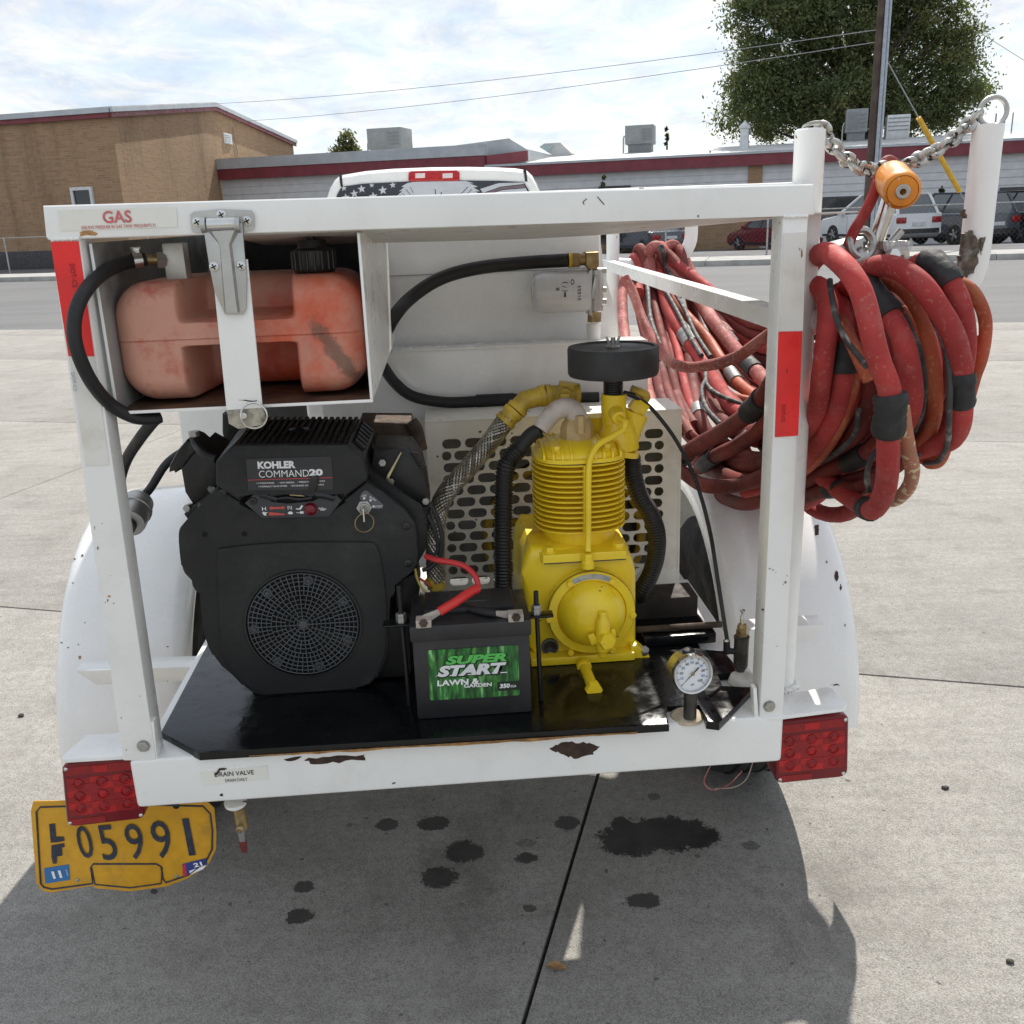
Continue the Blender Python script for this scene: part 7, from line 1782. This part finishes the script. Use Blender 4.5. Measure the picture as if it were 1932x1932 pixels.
# thin control line from pump to relief valve
b = MB(); b.tube([KQ(1225, 55, .33), KQ(1320, 105, .34), KQ(1400, 190, .34), KQ(1480, 300, .33), KQ(1560, 450, .31), KQ(1620, 620, .28), KQ(1665, 800, .24), KQ(1690, 950, .20), Q(1374, 1222, .135)], .0036, 10, per=8)
tag(b.build("control_line", rubber, frame='T'), "thin black line curving from the pump top to the relief valve", "hose")
# relief valve
vb_ = QW(*J(922, 965), .684); vb_.y = .133
t = thing("relief_valve", "dark brass relief valve with steel stem near the right post", "valve", 'T', vb_)
dz = lambda y: Q(*J(922, y), .133).z
gun = M("gunmetal", (.085, .08, .072), .42, .6, var=.3, vscale=40, grime=(.2, .15, .08), gamt=.4, gscale=40)
px1 = RP(1 * .3209 * .7547, vb_)
b = MB(); b.lathe([(34 * px1, dz(990)), (34 * px1, dz(915)), (44 * px1, dz(905)), (56 * px1, dz(880)), (57 * px1, dz(670)), (60 * px1, dz(668)), (60 * px1, dz(655)), (44 * px1, dz(650))], (vb_.x, vb_.y, 0), (0, 0, 1), 28); vbo = b.build("body", gun, t)
b = MB(); b.lathe([(46 * px1, dz(650)), (46 * px1, dz(605)), (40 * px1, dz(600))], (vb_.x, vb_.y, 0), (0, 0, 1), 6); b.lathe([(36 * px1, dz(600)), (38 * px1, dz(580)), (30 * px1, dz(562))], (vb_.x, vb_.y, 0), (0, 0, 1), 18); b.build("cap_nut", M("dirty_brass", (1, 1, 1)), t)
b = MB(); b.lathe([(17 * px1, dz(565)), (17 * px1, dz(505)), (8 * px1, dz(490)), (10 * px1, dz(472)), (19 * px1, dz(465)), (19 * px1, dz(452)), (10 * px1, dz(448))], (vb_.x, vb_.y, 0), (0, 0, 1), 18); b.build("stem", chrome, t)
b = MB(); q = Q(*J(805, 720), .13); b.cyl(Q(*J(800, 690), .13), Q(*J(800, 790), .13), 26 * px1, 14); b.cyl(Q(*J(800, 770), .13), Q(*J(870, 775), .13), 24 * px1, 14); b.build("line_elbow", black_smooth, t)
b = MB(); q = QW(*J(920, 985), .680); b.lathe([(.024, -.006), (.020, .005), (.012, .008)], q, (0, 0, 1), 20); b.build("weld_boss", white_dirty, t)
# pressure gauge
gp = Q(*J(530, 945), -.018)
t = thing("pressure_gauge", "round steel pressure gauge with white psi dial on the bumper edge", "gauge", 'T', QW(*J(500, 1290), .673))
gr = RP(165 * .3209 * .7547, gp); ga = Vector((.13, -1, .12)).normalized()
gx_ = Vector((1, .13, 0)).normalized(); gy_ = gx_.cross(ga) * -1
gy_ = ga.cross(gx_); gy_ = gy_ if gy_.z > 0 else -gy_
b = MB(); b.lathe([(gr * .80, -.034), (gr * .92, -.030), (gr * .95, -.006), (gr, -.004), (gr * 1.01, .003), (gr * .95, .007), (gr * .88, .006), (gr * .86, .001), (gr * .85, .001)], gp, ga, 48, cap=False); b.lathe([(gr * .82, -.0335), (.0001, -.0335)], gp, ga, 40, cap=False); b.build("case", chrome, t)
b = MB(); b.lathe([(gr * .87, .0005), (.0001, .0005)], gp, ga, 48, cap=False); dl = b.build("dial", M("dial_white", (.74, .76, .78), .35, var=.02), t)
def gpt(a, r, h=.0012): return gp + ga * h + (gx_ * math.cos(rad(a)) + gy_ * math.sin(rad(a))) * gr * r
for k in range(11):
    a = 225 - 27 * k
    b = MB(); d = (gx_ * -math.sin(rad(a)) + gy_ * math.cos(rad(a))) * .0004
    b.prism([gpt(a, .68) - d, gpt(a, .80) - d, gpt(a, .80) + d, gpt(a, .68) + d], ga * .0003); b.build("tick", ink_navy, dl)
    if k: lettering(str(k * 10), gpt(a, .55), gx_, gy_, .0042, ink_navy if k % 2 == 0 else ink_blue, dl, bold=.01)
b = MB()
for k in range(101):
    a = 225 - 2.7 * k; d = (gx_ * -math.sin(rad(a)) + gy_ * math.cos(rad(a))) * .00012
    if k % 2 == 0: b.prism([gpt(a, .74) - d, gpt(a, .80) - d, gpt(a, .80) + d, gpt(a, .74) + d], ga * .0003)
b.build("fine_ticks", ink_navy, dl)
lettering("psi", gpt(270, .55), gx_, gy_, .0042, ink_navy, dl, bold=.01)
b = MB(); a = 222; d = (gx_ * -math.sin(rad(a)) + gy_ * math.cos(rad(a)))
b.prism([gpt(a, .70, .003) - d * .0001, gpt(a, .70, .003) + d * .0001, gpt(a, 0, .003) + d * .0008, gpt(a + 180, .25, .003) + d * .0011, gpt(a + 180, .42, .003) + d * .0011, gpt(a + 180, .42, .003) - d * .0011, gpt(a + 180, .25, .003) - d * .0011, gpt(a, 0, .003) - d * .0008], ga * .0006); ndl = b.build("needle", ink_black, t)
b = MB(); b.lathe([(.0028, .003), (.0028, .0045), (.0001, .005)], gp, ga, 14); b.build("needle_cap", brass, ndl)
b = MB(); q0 = Q(*J(500, 1105), -.005); q1 = QW(*J(500, 1290), .673); q1.y = q0.y = .004
q0.x = q1.x; b.cyl(q1 + Vector((0, 0, .006)), Vector((q1.x, q1.y, gp.z - gr * .9)), .0105, 16); b.hexa(Vector((q1.x, q1.y, gp.z - gr * 1.0)), (0, 0, -1), .0125, .012); b.build("stem", gun, t)
b = MB(); b.lathe([(.028, -.004), (.0265, .001), (.020, .006), (.013, .009)], Vector((q1.x, .022, .6725)), (0, 0, 1), 24); b.build("weld_boss", M("weld_boss_worn", (.55, .47, .34), .5, var=.25, vscale=40, grime=(.25, .14, .06), gamt=.6, gscale=30), t)
b = MB(); q = gp + gy_ * gr * .97 - ga * .012; b.lathe([(.010, -.002), (.0095, .003), (.004, .006)], q, gy_, 16); b.build("vent_plug", rubber, t)

# ================================================================== red air hose hank on the two horns
hank = thing("air_hose_hank", "heavy hank of faded red air hoses taped in pairs and slung on the white horns", "air hose", 'T', (pu + .15, .1, 1.0))
def HQ(x, y, v): return Q(*H(x, y), v)
def hr(x, p): return RP(x * .5176 * .7547, p)
def limp(P, R_, seed):                # a hose never lies quite smooth
    q = random.Random(seed); a, c, e = q.uniform(0, 6), q.uniform(0, 6), q.uniform(0, 6)
    return [p + Vector((math.sin(i * .27 + a), math.sin(i * .21 + c), math.sin(i * .31 + e))) * R_ * .09 for i, p in enumerate(P)]
def hose(pts, r, m, taps=(), per=7, n=14, name="hose"):
    P = [HQ(*q) for q in pts]; R_ = hr(r, P[len(P) // 2])
    Pc = limp(catmull(P, per), R_, len(hank.children))
    ph = len(hank.children) * 1.7
    b = MB(); b.tube(Pc, R_, n, radii=lambda t: R_ * (1 + .02 * math.sin(t * 11 + ph) + .01 * math.sin(t * 37 + ph * 2))); o = b.build(name, m, hank, smooth=70)
    for t0, t1, f in taps:
        i0, i1 = int(t0 * (len(Pc) - 1)), max(int(t0 * (len(Pc) - 1)) + 2, int(t1 * (len(Pc) - 1)))
        b = MB(); b.tube(Pc[i0:i1 + 1], R_ * f, n, radii=lambda t, R_=R_, f=f: R_ * f * (1 + .04 * math.sin(t * 9) + .03 * math.sin(t * 31))); b.build("tape_wrap", cloth_tape, hank, smooth=50)
    return o
# --- near end, draped over the near horn
hose([(980, 300, .22), (1010, 200, .16), (1060, 150, .07), (1120, 150, -.01), (1185, 205, -.08), (1250, 320, -.12), (1310, 490, -.14), (1350, 650, -.15), (1385, 780, -.15), (1402, 880, -.15), (1398, 1000, -.14), (1390, 1150, -.12), (1372, 1290, -.08), (1325, 1375, -.02), (1260, 1362, .05), (1170, 1300, .13), (1060, 1205, .24)], 56, hose_red, ((.535, .625, 1.42), (.835, .86, 1.2)))
hose([(1200, 330, .10), (1270, 240, .05), (1350, 205, -.01), (1450, 225, -.06), (1560, 300, -.09), (1650, 430, -.10), (1712, 560, -.11), (1745, 700, -.11), (1752, 840, -.11), (1742, 950, -.09), (1690, 1035, -.05), (1600, 1080, .0), (1480, 1110, .08), (1300, 1160, .2)], 55, hose_red, ((.55, .645, 1.15),))
hose([(1480, 240, .04), (1540, 195, .0), (1610, 190, -.04), (1680, 255, -.07), (1735, 370, -.08), (1758, 500, -.08), (1760, 640, -.07), (1740, 800, -.05), (1700, 930, .0), (1620, 1030, .06), (1500, 1080, .14)], 50, hose_red, ((.17, .33, 1.28),))
hose([(1640, 210, .02), (1720, 270, -.01), (1800, 330, -.03), (1850, 430, -.04), (1862, 540, -.04), (1845, 650, -.04), (1805, 740, -.03), (1770, 860, -.01), (1735, 950, .03)], 32, hose_orange)
hose([(1180, 320, .10), (1240, 275, .04), (1320, 330, -.02), (1410, 470, -.06), (1475, 620, -.08), (1512, 780, -.08), (1500, 900, -.06), (1440, 1010, .0), (1330, 1100, .1)], 54, hose_red, ((.20, .36, 1.28),))
hose([(1250, 300, .09), (1370, 275, .03), (1470, 330, -.01), (1555, 450, -.03), (1605, 610, -.04), (1618, 790, -.04), (1600, 970, -.02), (1520, 1085, .04), (1380, 1150, .14)], 36, hose_orange)
hose([(1400, 350, .06), (1470, 440, .01), (1550, 570, -.01), (1600, 740, -.01), (1590, 900, .02), (1520, 1030, .08)], 30, hose_orange)
hose([(1330, 330, .1), (1450, 520, .02), (1540, 700, .0), (1560, 880, .02), (1500, 1020, .08), (1400, 1100, .14)], 44, hose_dull)
hose([(985, 420, .20), (1010, 330, .14), (1060, 305, .08), (1095, 380, .04), (1095, 520, .02), (1080, 680, .02), (1055, 850, .05), (1020, 990, .12), (960, 1120, .24), (880, 1230, .36), (700, 1290, .5)], 50, hose_red)
hose([(1110, 340, .10), (1165, 460, .05), (1185, 600, .03), (1170, 760, .03), (1120, 940, .07), (1030, 1100, .15), (940, 1190, .26), (820, 1260, .38)], 48, hose_red, ((.28, .40, 1.35),))
hose([(1230, 560, .06), (1230, 700, .04), (1200, 850, .05), (1135, 1010, .09), (1050, 1130, .16), (960, 1210, .26), (860, 1270, .36)], 34, hose_orange)
hose([(1280, 500, .08), (1310, 700, .05), (1300, 860, .06), (1230, 1010, .1), (1130, 1100, .17), (1010, 1170, .27)], 46, hose_dull)
hose([(1140, 420, .07), (1210, 560, -.02), (1250, 640, -.04), (1300, 760, -.05)], 32, hose_orange)
hose([(1420, 960, .04), (1340, 1060, .08), (1230, 1140, .12), (1100, 1190, .2), (980, 1250, .3)], 44, hose_dull, ((.42, .6, 1.2),))
hose([(1500, 1090, .06), (1400, 1180, .09), (1290, 1225, .12), (1180, 1245, .18), (1060, 1250, .27)], 40, hose_dull)
hose([(1330, 1245, .06), (1250, 1280, .10), (1170, 1275, .14), (1080, 1290, .22), (980, 1330, .32)], 38, hose_dull, ((.5, .7, 1.18),))
hose([(1690, 980, .02), (1650, 1120, .04), (1600, 1150, .05), (1560, 1130, .07), (1470, 1120, .12)], 34, hose_orange)
hose([(1455, 880, -.11), (1470, 960, -.12), (1490, 1090, -.10), (1505, 1190, -.07), (1485, 1280, -.03), (1430, 1330, .02), (1360, 1330, .06)], 36, M("hose_scuffed_tan", (.42, .17, .10), .6, var=.25, grime=(.58, .44, .24), gamt=.9, gscale=8, spots=(.6, .5, .3), sscale=90, sth=.56, bump=.3, bscale=200))
hose([(1405, 980, -.11), (1395, 1150, -.10)], 30, hose_pink)
for pts, r in (([(1110, 270, .02), (1118, 340, .0), (1140, 450, -.02), (1190, 560, -.05), (1290, 690, -.10)], 15), ([(1530, 300, -.04), (1600, 440, -.08), (1665, 590, -.10), (1690, 740, -.11), (1685, 900, -.12), (1680, 1060, -.08), (1640, 1140, -.02), (1570, 1155, .04)], 15), ([(1470, 440, -.03), (1540, 600, -.06), (1565, 760, -.06), (1555, 900, -.05), (1520, 1000, -.03)], 15), ([(1340, 1090, -.03), (1300, 1160, -.05), (1288, 1230, -.05), (1300, 1290, -.04)], 14), ([(1250, 900, .03), (1230, 1010, .06), (1150, 1100, .1), (1050, 1160, .2)], 14), ([(1400, 1010, -.02), (1480, 1140, -.01), (1540, 1110, .0)], 14)):
    hose(pts, r, hose_black, n=10, name="signal_line")
for k in range(9):
    q = k / 8; ox = 40 + 60 * k; r0 = random.Random(40 + k)
    hose([(1050 + ox * .9, 330 - 40 * math.sin(q * 3), .12), (1130 + ox, 400, .08), (1190 + ox, 560, .06), (1210 + ox * .98, 740, .06), (1170 + ox * .9, 900, .09), (1080 + ox * .75, 1020 + 40 * q, .14), (960 + ox * .5, 1120 + 30 * q, .22), (840 + ox * .3, 1180, .3)], 40 + r0.uniform(-5, 6), hose_dull if k % 3 else hose_red)
# --- loops seen between post and pump
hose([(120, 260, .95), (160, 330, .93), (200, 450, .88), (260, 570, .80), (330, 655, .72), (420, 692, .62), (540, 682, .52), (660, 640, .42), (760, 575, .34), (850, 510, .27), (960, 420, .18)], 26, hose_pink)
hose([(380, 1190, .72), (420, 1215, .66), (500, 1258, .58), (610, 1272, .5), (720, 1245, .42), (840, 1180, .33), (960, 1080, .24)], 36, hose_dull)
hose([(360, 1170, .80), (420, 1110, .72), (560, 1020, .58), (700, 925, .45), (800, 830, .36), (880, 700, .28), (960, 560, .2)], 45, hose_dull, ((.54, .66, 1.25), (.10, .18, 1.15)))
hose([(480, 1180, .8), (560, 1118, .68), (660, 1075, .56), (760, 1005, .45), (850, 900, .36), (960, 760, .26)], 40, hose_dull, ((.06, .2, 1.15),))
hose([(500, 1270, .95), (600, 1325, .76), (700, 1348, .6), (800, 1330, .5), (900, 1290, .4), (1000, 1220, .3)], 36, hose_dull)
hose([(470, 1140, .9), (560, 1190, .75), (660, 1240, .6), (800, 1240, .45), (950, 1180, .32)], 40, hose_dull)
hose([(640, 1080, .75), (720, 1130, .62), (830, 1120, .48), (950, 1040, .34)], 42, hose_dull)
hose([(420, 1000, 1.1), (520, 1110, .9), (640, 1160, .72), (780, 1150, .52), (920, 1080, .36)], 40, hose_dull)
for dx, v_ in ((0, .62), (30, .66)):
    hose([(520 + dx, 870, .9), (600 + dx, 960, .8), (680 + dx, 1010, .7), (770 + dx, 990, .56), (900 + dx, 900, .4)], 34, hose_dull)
# --- strands from the far horn
FC_ = crop(1520, 590, .6225)
def FH(p, dv=0.0):                    # readings in the enlargement of the far bundle; nearer as the strand sags
    x, y = p; v_ = 1.90 - 1.22 * max(0.0, min(1.0, (y - 130) / 640)) + dv
    return Q(*FC_(x, y), v_)
def strand(pts, r, m, taps=(), dv=0.0, n=12, name="hose"):
    P = [FH(p, dv) for p in pts]; R_ = RP(r * .6225 * .7547, P[len(P) // 2]); Pc = limp(catmull(P, 7), R_, len(hank.children))
    b = MB(); b.tube(Pc, R_, n); o = b.build(name, m, hank, smooth=70)
    for t0, t1, f, tm in taps:
        i0, i1 = int(t0 * (len(Pc) - 1)), max(int(t0 * (len(Pc) - 1)) + 2, int(t1 * (len(Pc) - 1)))
        b = MB(); b.tube(Pc[i0:i1 + 1], R_ * f, n); b.build("tape_wrap", tm, hank, smooth=50)
    return o
grey_tape = M("grey_cloth_tape", (.26, .26, .25), .5, .3, var=.25, vscale=40, bump=.4, bscale=70)
strand([(168, 170), (164, 100), (170, 62), (188, 46), (212, 58), (238, 110), (270, 155), (320, 200), (372, 262), (430, 350), (500, 440), (560, 510), (612, 562), (680, 640), (760, 730)], 25, hose_pink, ((.77, .84, 1.18, cloth_tape),), -.04)
strand([(228, 110), (230, 70), (240, 45), (262, 36), (284, 62), (312, 130), (345, 195), (380, 250), (430, 320), (490, 400)], 21, hose_pink, (), .02)
strand([(268, 90), (272, 55), (292, 60), (318, 100), (352, 160), (384, 215), (405, 262)], 15, hose_pink, (), .08)
strand([(118, 230), (122, 160), (140, 122), (172, 122), (214, 192), (244, 285), (292, 372), (340, 450), (384, 505), (430, 590), (500, 690), (600, 760)], 29, hose_red, ((.58, .63, 1.12, grey_tape),), .0)
strand([(150, 200), (160, 150), (185, 130), (228, 200), (300, 300), (345, 350), (400, 410), (445, 480), (492, 545), (530, 598), (600, 655), (700, 720)], 21, hose_orange, ((.74, .80, 1.22, grey_tape),), .03)
strand([(72, 430), (62, 330), (58, 220), (66, 172), (90, 172), (108, 240), (140, 330), (170, 440), (165, 540), (160, 620), (175, 700)], 20, hose_pink, (), .12)
for k, (pts, r, m) in enumerate([([(140, 190), (152, 260), (170, 350), (195, 450), (225, 560), (262, 680), (330, 800)], 18, hose_dull), ([(170, 190), (195, 300), (218, 410), (248, 520), (285, 650), (350, 760)], 19, hose_dull), ([(195, 200), (222, 300), (246, 420), (266, 560), (300, 690), (380, 800)], 17, hose_dull),
                 ([(215, 220), (250, 360), (285, 470), (306, 580), (340, 700), (420, 800)], 18, hose_red), ([(120, 260), (150, 400), (190, 530), (220, 650), (270, 760)], 22, hose_dull), ([(180, 420), (210, 540), (235, 640), (290, 780)], 24, hose_red), ([(330, 480), (338, 580), (352, 660), (374, 735), (410, 800), (480, 850)], 28, hose_dull),
                 ([(370, 520), (400, 600), (435, 690), (490, 770), (560, 820)], 26, hose_dull), ([(345, 540), (395, 640), (450, 740), (520, 800), (600, 830)], 22, hose_red), ([(405, 520), (412, 560), (430, 595), (490, 640), (570, 662), (680, 668)], 18, hose_orange), ([(400, 430), (470, 520), (540, 600), (600, 660), (690, 720)], 20, hose_dull),
                 ([(430, 540), (480, 640), (540, 720), (620, 770)], 20, hose_dull), ([(500, 540), (545, 570), (570, 620), (620, 680)], 14, hose_pink), ([(270, 640), (310, 740), (380, 840), (470, 900)], 24, hose_dull), ([(300, 560), (345, 700), (420, 820), (520, 870)], 22, hose_dull), ([(300, 700), (340, 790), (420, 860)], 12, hose_pink)]):
    strand(pts, r, m, ((.5, .58, 1.15, grey_tape),) if k == 6 else ((.62, .74, 1.2, cloth_tape),) if k == 8 else (), .05 + .02 * (k % 3))
for pts in ([(205, 60), (214, 40), (222, 70), (236, 130), (280, 190), (350, 240)], [(150, 120), (190, 150), (225, 210), (270, 290), (320, 385), (376, 480)], [(240, 180), (310, 300), (350, 390), (412, 485)], [(395, 500), (392, 560), (402, 602), (452, 642), (560, 684)], [(395, 570), (376, 620), (395, 690), (452, 752)], [(100, 180), (130, 155), (150, 165), (160, 220), (170, 330), (210, 440)], [(440, 335), (480, 375), (520, 425)], [(600, 745), (550, 790), (500, 830)]):
    strand(pts, 9, hose_black, dv=-.07, n=8, name="signal_line")
# outer run of the hank, hidden behind the near loops, added for its shadow
for k in range(8):
    q = random.Random(700 + k); f = k / 7
    pts = [Vector((.56 + .08 * f, .12, 1.31)), Vector((.60 + .06 * f, .28, 1.24 - .04 * f)), Vector((.72 + .04 * q.random(), .62, 1.15 - .24 * f)), Vector((.88 + .05 * q.random(), 1.0, 1.23 - .30 * f)), Vector((.80, 1.4, 1.16 - .2 * f)), Vector((.68, HV2 - .12, 1.28)), Vector((.62, HV2 + .02, 1.335))]
    b = MB(); b.tube(catmull(pts, 7), .0165, 10); b.build("hose", hose_dull if k % 3 else hose_red, hank, smooth=70)
# deeper strands inside the sling, horn to horn, added for the hank's shadow
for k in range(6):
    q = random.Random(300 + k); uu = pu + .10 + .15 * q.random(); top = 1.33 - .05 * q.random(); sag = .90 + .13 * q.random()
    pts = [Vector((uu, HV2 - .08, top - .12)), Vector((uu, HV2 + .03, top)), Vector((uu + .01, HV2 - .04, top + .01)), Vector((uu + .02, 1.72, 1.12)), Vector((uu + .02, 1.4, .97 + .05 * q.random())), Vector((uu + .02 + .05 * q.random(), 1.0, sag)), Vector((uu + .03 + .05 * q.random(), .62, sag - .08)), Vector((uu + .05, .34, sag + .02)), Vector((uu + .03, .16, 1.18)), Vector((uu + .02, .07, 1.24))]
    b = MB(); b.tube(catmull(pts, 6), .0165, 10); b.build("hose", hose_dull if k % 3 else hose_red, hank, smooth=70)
# ================================================================== breaker handle, chains
RVv = .12
def RQ(x, y, v=RVv): return Q(*R(x, y), v)
def rr2(x, p): return RP(x * .4555 * .7547, p)
tool = thing("demolition_tool", "chrome shafted air tool with orange roller grip hung in the hose hank", "air tool", 'T', RQ(1060, 1080))
fc, bcc = RQ(1266, 655, .02), RQ(1205, 585, .115)
axr = (fc - bcc).normalized(); Lr = (fc - bcc).length; rl = rr2(103, fc)
og = M("orange_urethane", (.66, .23, .015), .4, var=.12, vscale=12, grime=(.35, .12, .02), gamt=.5, gscale=20, spots=(.7, .5, .35), sscale=70, sth=.68)
b = MB(); b.lathe([(rl * .4, -.004), (rl * .95, -.003), (rl, .003), (rl * .99, Lr * .6), (rl, Lr - .010), (rl * .96, Lr - .004), (rl * .82, Lr), (rl * .80, Lr - .003), (rl * .78, Lr), (rl * .36, Lr + .001)], bcc, axr, 44); gr_ = b.build("roller_grip", og, tool)
b = MB(); b.lathe([(rl * .385, 0), (rl * .385, .003), (rl * .34, .004), (rl * .17, .004), (rl * .17, -.01)], fc, axr, 28, cap=False); b.build("washer", zinc, gr_)
b = MB(); b.lathe([(rl * .17, .001), (.0001, .001)], fc, axr, 16, cap=False); b.build("axle_hole", dark_void, gr_)
b = MB(); a, c = RQ(1195, 700, .11), RQ(1105, 985, .115); b.tube([a, c], rr2(44, a), 24); sh = b.build("shaft", M("worn_chrome", (.60, .57, .54), .16, 1.0, var=.15, vscale=20, grime=(.35, .16, .12), gamt=.45, gscale=6), tool)
a, c = RQ(1112, 965, .115), RQ(1075, 1085, .12); L_ = (c - a).length; b = MB(); R_ = rr2(62, a)
prof = []
for k in range(9): prof += [(R_ * (1 + .05 * (k % 2)), L_ * k / 9), (R_ * (1 + .05 * (k % 2)), L_ * (k + .9) / 9)]
b.lathe(prof, a, c - a, 28); b.build("collar", zinc, tool)
b = MB(); b.prism([RQ(x, y, .10) for x, y in [(905, 960), (940, 935), (1000, 920), (1060, 905), (1075, 930), (1030, 990), (1030, 1060), (990, 1050), (940, 1010)]], (0, .05, 0), bev=.008); b.torus(RQ(1040, 940, .10), (.2, -1, .2), .020, .006, 20, 8); b.build("coupling", zinc, tool)
b = MB(); b.lathe([(.016, 0), (.018, .012), (.016, .026), (.013, .03)], RQ(985, 1070, .11), (.5, -.2, .6), 18); b.lathe([(.012, 0), (.012, .02)], RQ(1190, 1010, .10), (1, -.3, .1), 6); b.lathe([(.006, 0), (.006, .03)], RQ(1180, 960, .10), (.7, 0, .8), 10); b.build("fittings", rusty if False else zinc, tool)
b = MB(); b.hexa(RQ(1195, 1010, .09), (.3, -1, .2), .0105, .012); b.build("bolt", chrome, tool)
b = MB(); b.prism([RQ(x, y, .085) for x, y in [(1172, 930), (1308, 926), (1306, 1015), (1236, 1018), (1172, 975)]], (0, .03, 0), bev=.002); tg_ = b.build("aluminium_block", tin, tool)
lettering("RY BIRD", RQ(1238, 943, .085), (1, 0, 0), (0, 0, 1), .0085, ink_grey, tg_, width=.044, bold=.02); lettering("GND EXT", RQ(1242, 966, .085), (1, 0, 0), (0, 0, 1), .0085, ink_grey, tg_, width=.044, bold=.02)
b = MB(); b.tube([RQ(1150, 530, .14), RQ(1128, 600, .11), RQ(1100, 690, .10), RQ(1050, 790, .10), RQ(1000, 870, .10), RQ(965, 960, .10)], rr2(30, RQ(1050, 790, .1)), 14, per=6); b.build("whip_hose", hose_red, tool)
b = MB(); b.tube([RQ(1150, 525, .14), RQ(1165, 490, .14), RQ(1195, 478, .14), RQ(1225, 495, .14)], rr2(22, RQ(1180, 500, .14)), 12, per=4); b.build("whip_hose", hose_pink, tool)
def chain(label, a, c, n, sag, lk, wr, m, seed):
    a, c = Vector(a), Vector(c); pts = [a.lerp(c, k / 60) - Vector((0, 0, sag * 4 * (k / 60) * (1 - k / 60))) for k in range(61)]
    L_ = [0.0]
    for i in range(60): L_.append(L_[-1] + (pts[i + 1] - pts[i]).length)
    def at_(s_):
        i = next((j for j in range(60) if L_[j + 1] >= s_), 59); f = (s_ - L_[i]) / (L_[i + 1] - L_[i]); return pts[i].lerp(pts[i + 1], f), (pts[i + 1] - pts[i]).normalized()
    t = thing("chain", label, "chain", 'T', pts[30])
    pitch_ = L_[-1] / n; r_ = random.Random(seed)
    for k in range(n):
        p, tg_ = at_(pitch_ * (k + .5)); up = tg_.cross(Vector((0, 1, 0))).normalized(); sd = tg_.cross(up)
        an = rad(45 + 90 * (k % 2) + r_.uniform(-14, 14)); x = up * math.cos(an) + sd * math.sin(an)
        hl_ = pitch_ * .5 + wr * .55; hw_ = wr * 2.1
        ring_ = []
        for q in range(20):
            aa_ = 2 * math.pi * q / 20; cx_, sx_ = math.cos(aa_), math.sin(aa_)
            ring_.append(p + tg_ * (math.copysign(max(0, hl_ - hw_), cx_) + cx_ * hw_) + x * sx_ * hw_)
        b = MB(); b.tube(ring_, wr, 8, closed=True); b.build("link", m, t)
    return t
ch_m = M("chain_painted", (.50, .50, .47), .45, .5, var=.2, vscale=50, grime=(.07, .065, .06), gamt=.8, gscale=60, spots=(.03, .03, .03), sscale=120, sth=.6)
chain("worn white steel chain from the near horn post to the orange grip", RQ(812, 295, .10), RQ(1165, 525, .13), 9, .022, .03, .0043, ch_m, 1)
chain("worn white steel chain from the tall right horn to the orange grip", RQ(1275, 505, .13), RQ(1690, 225, .10), 9, .012, .03, .0043, ch_m, 2)
